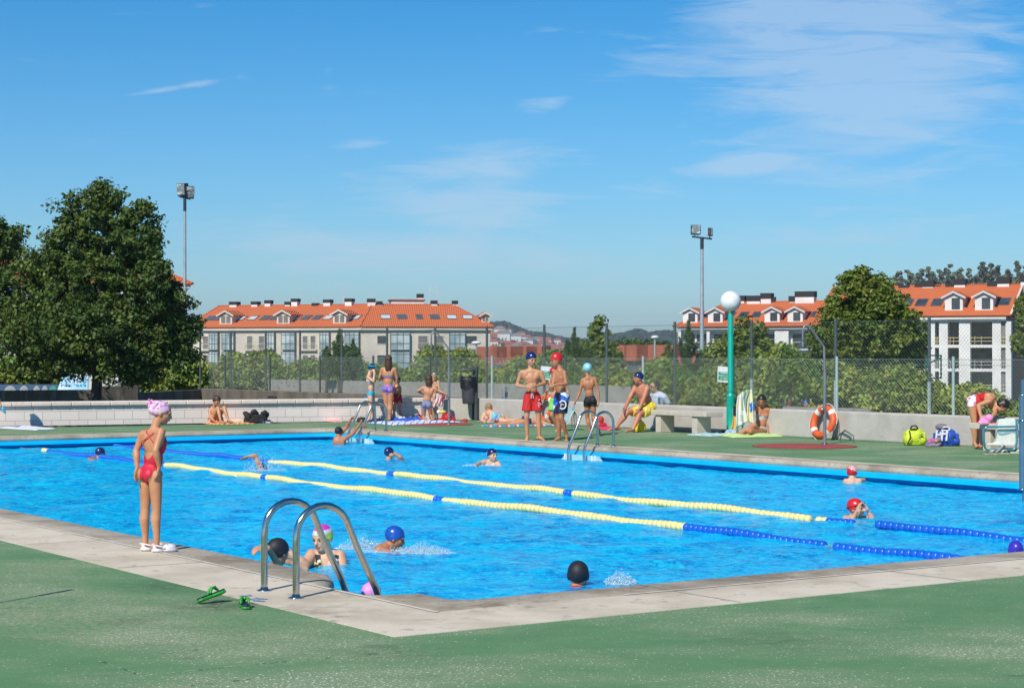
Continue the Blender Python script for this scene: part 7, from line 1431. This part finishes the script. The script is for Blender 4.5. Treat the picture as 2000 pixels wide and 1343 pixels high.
# at the left edge: somebody holding a blue bottle
P = Person('person standing at the left edge of the picture with a blue bottle in one hand', gnd(-22, 836), 1.66, 20, 'tan', dict(elL=(-6, 772, -.05), wrL=(1, 790, -.1), haL=(4, 796, -.12)), female=True); P.hair(HAIR['brown'], .1); P.briefs(m_tq); P.band(m_tq)
g = G(); c = at(7, 800, P.base.y - .14); g.lathe(c, [(.004, -.075), (.028, -.07), (.030, .0), (.028, .05), (.014, .075), (.014, .09)], 12, Euler((.0, 2.7, 0)).to_matrix()); tag(g.build('bottle', plain('blue_plastic', (.02, .36, .60), .3)), 'blue plastic bottle held by the person at the left edge', 'bottle')
# children beyond the fence
for (px, py, sk, capm, shc, lab) in ((1541.5, 783, 'dark', None, (.14, .32, .42), 'dark haired child in a pale blue shirt beyond the fence'), (1573, 788, 'tan', CAPB, (.48, .03, .03), 'child in a blue cap and red shirt beyond the fence beside the lifebuoy')):
    hc = at(px, py, 49); h = (hc.z + .85) / .925; P = Person(lab, Vector((hc.x, 49, -.85)), h, 20, sk, None, 'children beyond the fence', hs=1.1, vox=.014); m_s = plain('shirt_' + str(int(px)), shc, .8); P.garment('shirt', m_s, lambda t, r, f, C_: (t > -.1) & (t < .95), .02)
    if capm: P.cap(capm)
    else: P.hair(HAIR['black'], 0, .03, 1.1)
# swimmers
P = swimmer('swimmer in a shiny navy cap at the far left by the lane rope', 194, 885, 33.0, 1.5, 110, 'brown', None, tilt=(10, 0), hs=1.0, arms=(1, 0), joints=dict(shR=(184, 895, -.1), elR=(174, 896, -.2), wrR=(178, 899, -.5))); P.cap(CAPN)
P = swimmer('freestyle swimmer whose bent arm rises between the two lane ropes', 512, 917, 29.5, 1.6, 200, 'tan', None, tilt=(60, 0), arms=(0, 1), joints=dict(shL=(507, 909, 0), elL=(499, 890, 0), wrL=(486, 891, -.05), haL=(477, 894, -.08)), curl=.15); P.cap(CAPN)
P = swimmer('swimmer in a black cap pulling up on the far corner ladder with both hands', 661, 843, 38.0, 1.55, 165, 'brown', None, headface=160, arms=(1, 1), joints=dict(neck=(662, 854, 0), shL=(655, 858, 0), shR=(673, 857, 0), elL=(676, 835, .15), wrL=(684, 821, .55), haL=(687, 817, .62), elR=(688, 848, .1), wrR=(703, 828, .40), haR=(708, 823, .48), pelvis=(664, 885, .05)), curl=.8, build_=1.1); P.cap(CAPK, back=-.05); g = G(); g.tube([P.J['neck'] + P.tr * .05 * P.h, P.J['neck'] - P.tf * .045 * P.h, P.J['neck'] - P.tr * .05 * P.h, P.J['chest'] - P.tf * .06 * P.h - P.tr * .04 * P.h], .008, 6); g.build('pink_strap', plain('pink_strap_cloth', (.60, .05, .16), .6), P.root)
P = swimmer('swimmer in a navy cap with a raised elbow in the middle of the pool', 759, 885, 32.2, 1.55, 150, 'tan', None, headface=150, arms=(0, 1), joints=dict(shR=(775, 899, 0)), hs=1.05); P.cap(CAPN, back=-.05)
g = G(); limb(g, [at(789, 905, 32.1), at(782, 892, 32.0), at(773, 886, 32.0), at(767, 887, 32.0)], [.045, .034, .026, .022]); g.ell(at(765, 888, 31.95), (.05, .03, .035)); me = fuse(g, .008); me.materials.append(SK['tan']); link('forearm', me, P.root)
P = swimmer('woman in a navy and white cap and red straps swimming towards the far ladder', 960, 888, 30.8, 1.6, 30, 'fair', None, headface=40, arms=(1, 1), joints=dict(neck=(958, 899, .02), shR=(947, 902, 0), shL=(970, 903, 0), elR=(936, 905, -.1), elL=(978, 912, -.1), wrR=(930, 909, -.4), wrL=(975, 920, -.4)), female=True); P.cap(CAPN, mats=[CAPN, m_wht], idxf=lambda L_: (L_[:, 1] < -.030) & (L_[:, 2] < .035)); P.garment('swimsuit', m_suit, lambda t, r, f, C_: (t < .80), .005); g = G(); 
for sx in (1, -1): g.tube([P.J['neck'] + P.tr * sx * .045 * P.h - P.tf * .03 * P.h, P.J['neck'] + P.tr * sx * .05 * P.h + P.tf * .03 * P.h, P.J['chest'] + P.tr * sx * .05 * P.h + P.tf * .055 * P.h], .009, 6)
g.build('straps', m_suit, P.root)
P = swimmer('boy in a red cap with white stripes leaning one arm on the far lip', 1664, 923, 26.6, 1.5, 165, 'fair', None, headface=165, tilt=(6, 0), arms=(1, 1), joints=dict(neck=(1665, 935, 0), shL=(1652, 940, 0), shR=(1678, 939, 0), elL=(1646, 952, .1), elR=(1690, 937, .25), wrR=(1702, 936, .42), haR=(1708, 936.5, .5), wrL=(1650, 960, .3)))
P.cap(CAPR, back=-.045, mats=[CAPR, m_wht], idxf=lambda L_: (np.sin((L_[:, 2] + L_[:, 0] * .45) * 520) > 0.0) & (L_[:, 2] + L_[:, 0] * .45 > .028))
P = swimmer('boy in a red cap putting black goggles to his forehead with both hands', 1669, 992, 20.8, 1.46, 42, 'fair', None, headface=58, tilt=(0, 0), arms=(1, 1), hs=1.1, curl=.35, joints=dict(neck=(1666, 1008, .03), shR=(1652, 1013, -.02), shL=(1688, 1013, .0), elR=(1663, 1016, -.12), wrR=(1672, 1001, -.17), haR=(1675, 993, -.18), elL=(1704, 1014, -.05), wrL=(1697, 1000, -.08), haL=(1692, 990, -.08))); P.cap(CAPR, back=-.055); P.goggles(.034)
P.garment('swimsuit', m_blk, lambda t, r, f, C_: (t < .8) & (f > -.1), .005)
P = swimmer('child in a violet blue cap just above the near right edge of the pool', 1984, 1076, 15.9, 1.3, 170, 'tan', None, headface=175, tilt=(10, 0)); P.cap(plain('violet_cap', (.05, .03, .42), .3), back=-.05)
P = swimmer('swimmer with a black cap and red neck bow close to the near edge', 1129, 1124, 14.9, 1.38, 172, 'tan', None, headface=172, hs=1.26, vox=.0065, arms=(0, 0), joints=dict(neck=(1127, 1146, 0))); P.cap(CAPK, back=-.055, line=-.03); n_ = P.J['neck'] - P.tf * .045 * P.h + Vector((0, 0, .015)); g = G(); g.tube([n_ + P.tr * .045, n_, n_ - P.tr * .045], .007, 6); g.tube([n_ + Vector((.03, -.01, -.03)), n_, n_ + Vector((-.03, -.01, -.035))], .006, 6); g.ell(n_ + Vector((0, -.005, 0)), .010); g.build('red_bow', m_redcloth, P.root)
P = swimmer('swimmer in a bright blue cap splashing towards the right behind the ladder', 767, 1050, 17.4, 1.6, 100, 'brown', None, headface=92, tilt=(18, 0), vox=.0065, arms=(1, 0), joints=dict(neck=(757, 1067, 0), shR=(748, 1077, -.1), shL=(752, 1077, .2), elR=(770, 1084, -.2), wrR=(785, 1087, -.2), pelvis=(712, 1120, 0))); P.cap(CAPB, back=-.05)
m_blkp = pattern('black_print_suit', [(.01, .01, .012), (.01, .01, .012), (.01, .01, .012), (.55, .50, .08), (.60, .05, .30), (.01, .01, .012), (.60, .62, .60)], 34)
P = swimmer('woman in a pink, white and yellow cap and black swimsuit behind the near ladder', 632, 1050, 16.2, 1.68, -22, 'fair', None, headface=-30, tilt=(10, 0), vox=.0062, female=True, build_=1.12, hs=1.02, arms=(1, 1), curl=.15, joints=dict(neck=(637, 1078, .04), chest=(636, 1104, .04), pelvis=(634, 1160, .06), shR=(609, 1083, .02), shL=(664, 1085, .04), elR=(597, 1103, -.16), wrR=(565, 1078, -.18), haR=(552, 1066, -.16), elL=(672, 1118, -.02), wrL=(640, 1125, -.3), haL=(625, 1125, -.4)))
m_cw, m_cp, m_cy, m_cg = plain('cap_white', (.62, .66, .68), .3), plain('cap_pink', (.68, .05, .45), .3), plain('cap_yellow', (.72, .66, .02), .3), plain('cap_lime', (.50, .62, .08), .3)
P.cap(m_cw, back=-.05, line=-.028, mats=[m_cw, m_cp, m_cy, m_cg], idxf=lambda L_: np.where((L_[:, 2] > .048) & (L_[:, 1] > -.03), 1, np.where((L_[:, 2] < .026) & (L_[:, 1] > .02) & (L_[:, 0] > -.035), 2, np.where((L_[:, 2] < .030) & (L_[:, 0] < -.02), 3, 0))))
P.garment('swimsuit', m_blkp, lambda t, r, f, C_: np.where(f > 0, (t < .66) | ((np.abs(np.abs(r) - .045) < .020)), (t < .5)) & (t < .97), .005)
g = G(); h2 = P.h; wv0 = at(574, 1099, 15.75); P.fingers(g, wv0, Vector((-.9, -.1, .25)).normalized(), Vector((0, -.3, 1)).normalized(), Vector((.1, -1, -.2)).normalized(), .9 * h2, .12); limb(g, [at(596, 1112, 15.8), wv0], [.033, .024]); me = fuse(g, .0055); me.materials.append(SK['fair']); link('hand', me, P.root)
P = swimmer('child with a black cloth cap holding the coping beside the woman', 541, 1078, 15.35, 1.36, 150, 'brown', None, headface=140, tilt=(8, 0), vox=.0065, hs=1.2, arms=(0, 0)); P.cap(CAPK, back=-.058, line=-.04, tip=.012, sc=1.04)
g = G(); w0 = gnd(520, 1085, .02) + Vector((0, .12, .05)); P.fingers(g, w0, Vector((-.9, -.4, -.05)).normalized(), Vector((0, .6, .6)).normalized(), Vector((.0, -.2, -1)).normalized(), 1.0 * P.h, .5); limb(g, [w0 + Vector((.1, .25, -.25)), w0], [.035, .022]); me = fuse(g, .0055); me.materials.append(SK['tan']); link('hand', me, P.root)
P = swimmer('child in a pink cap low in the water between the rails of the near ladder', 723, 1163, 13.55, 1.24, 150, 'tan', None, headface=150, tilt=(15, 0), vox=.0065, hs=1.1); P.cap(mat('pink_swim_cap', (.72, .33, .62), .5, col2=(.64, .26, .55), scale=60), back=-.06, line=-.03, sc=1.03)
# splashes: real drops thrown up
m_drop = bpy.data.materials.new('water_drops'); m_drop.use_nodes = True; b = m_drop.node_tree.nodes['Principled BSDF']; b.inputs['Base Color'].default_value = (.55, .75, .85, 1); b.inputs['Roughness'].default_value = .08; b.inputs['Alpha'].default_value = .38; b.inputs['Specular IOR Level'].default_value = .9
def splash(px, py, Y, w, hh, n, seed, label):
    r_ = random.Random(seed); c = at(px, py, Y); c.z = WATER; g = G()
    for i in range(int(n * 2.2)):
        a = r_.uniform(0, 6.28); q = r_.random() ** .6; x = math.cos(a) * w * q; y = math.sin(a) * w * .5 * q; z = hh * (1 - q * .8) * r_.random() ** 1.6; s_ = r_.uniform(.002, .0065) * (1.2 - z / max(hh, .01) * .5)
        g.ell(c + Vector((x, y, z + .005)), (s_ * r_.uniform(.7, 1.6), s_, s_ * r_.uniform(.7, 1.8)), None, 6, 4)
    for i in range(5):
        a = r_.uniform(0, 6.28); d = Vector((math.cos(a) * w * .5, math.sin(a) * w * .3, 0)); p0 = c + d * .3; g.tube([p0, p0 + d * .1 + Vector((0, 0, hh * .3)), p0 + d * .35 + Vector((0, 0, hh * .5))], [.007, .004, .002], 5)
    for i in range(int(n / 9)): a = r_.uniform(0, 6.28); q = r_.random(); g.ell(c + Vector((math.cos(a) * w * 1.1 * q, math.sin(a) * w * .5 * q, .004)), (r_.uniform(.02, .05), r_.uniform(.01, .03), .012), None, 8, 4)
    tag(g.build('splash', m_drop), label, 'splash', 'splashes in the pool', kind='stuff')
splash(518, 912, 29.3, .34, .42, 260, 1, 'spray thrown up behind the arm of the freestyle swimmer')
splash(828, 1068, 17.2, .24, .12, 420, 2, 'foamy splash in front of the swimmer in the bright blue cap')
splash(706, 1062, 17.6, .22, .16, 360, 3, 'foamy splash behind the swimmer in the bright blue cap'); splash(768, 1068, 17.3, .30, .05, 300, 6, 'low foam around the shoulders of the swimmer in the bright blue cap')
splash(1212, 1128, 14.9, .13, .13, 300, 4, 'small crown shaped splash near the edge right of the black cap')
splash(935, 903, 30.6, .25, .06, 120, 5, 'small ripple of foam beside the woman in the navy and white cap')
# ------------------------------------------------------------------ the air
def extra_deck():
    p = gnd(140, 1151) - Vector((math.sin(SUN_AZ), math.cos(SUN_AZ), 0)) * 1.5 / math.tan(SUN_EL)
    t = thing('thin_post', Vector((p.x, p.y, 0)), 'thin steel post just outside the left edge that throws its shadow on the green deck', 'post'); g = G(); g.tube([Vector((p.x, p.y, 0)), Vector((p.x, p.y, 1.5))], .011, 8); g.build('pole', m_galv, t); g = G(); g.tube([Vector((p.x, p.y, 1.18)), Vector((p.x, p.y, 1.5))], .022, 8); g.build('cap_sleeve', m_galv, t)
extra_deck()
mh = bpy.data.materials.new('haze'); mh.use_nodes = True; N = mh.node_tree.nodes; N.clear(); out = N.new('ShaderNodeOutputMaterial'); pv = N.new('ShaderNodeVolumePrincipled')
pv.inputs['Color'].default_value = (.86, .95, 1.0, 1); pv.inputs['Density'].default_value = .00019; pv.inputs['Anisotropy'].default_value = .2; mh.node_tree.links.new(pv.outputs[0], out.inputs['Volume'])
g = G(); g.box((0, 0, -25), (9200, 9200, 230)); hz = g.build('haze', mh); tag(hz, 'pale blue summer haze over the far town and hills', 'haze', kind='stuff')
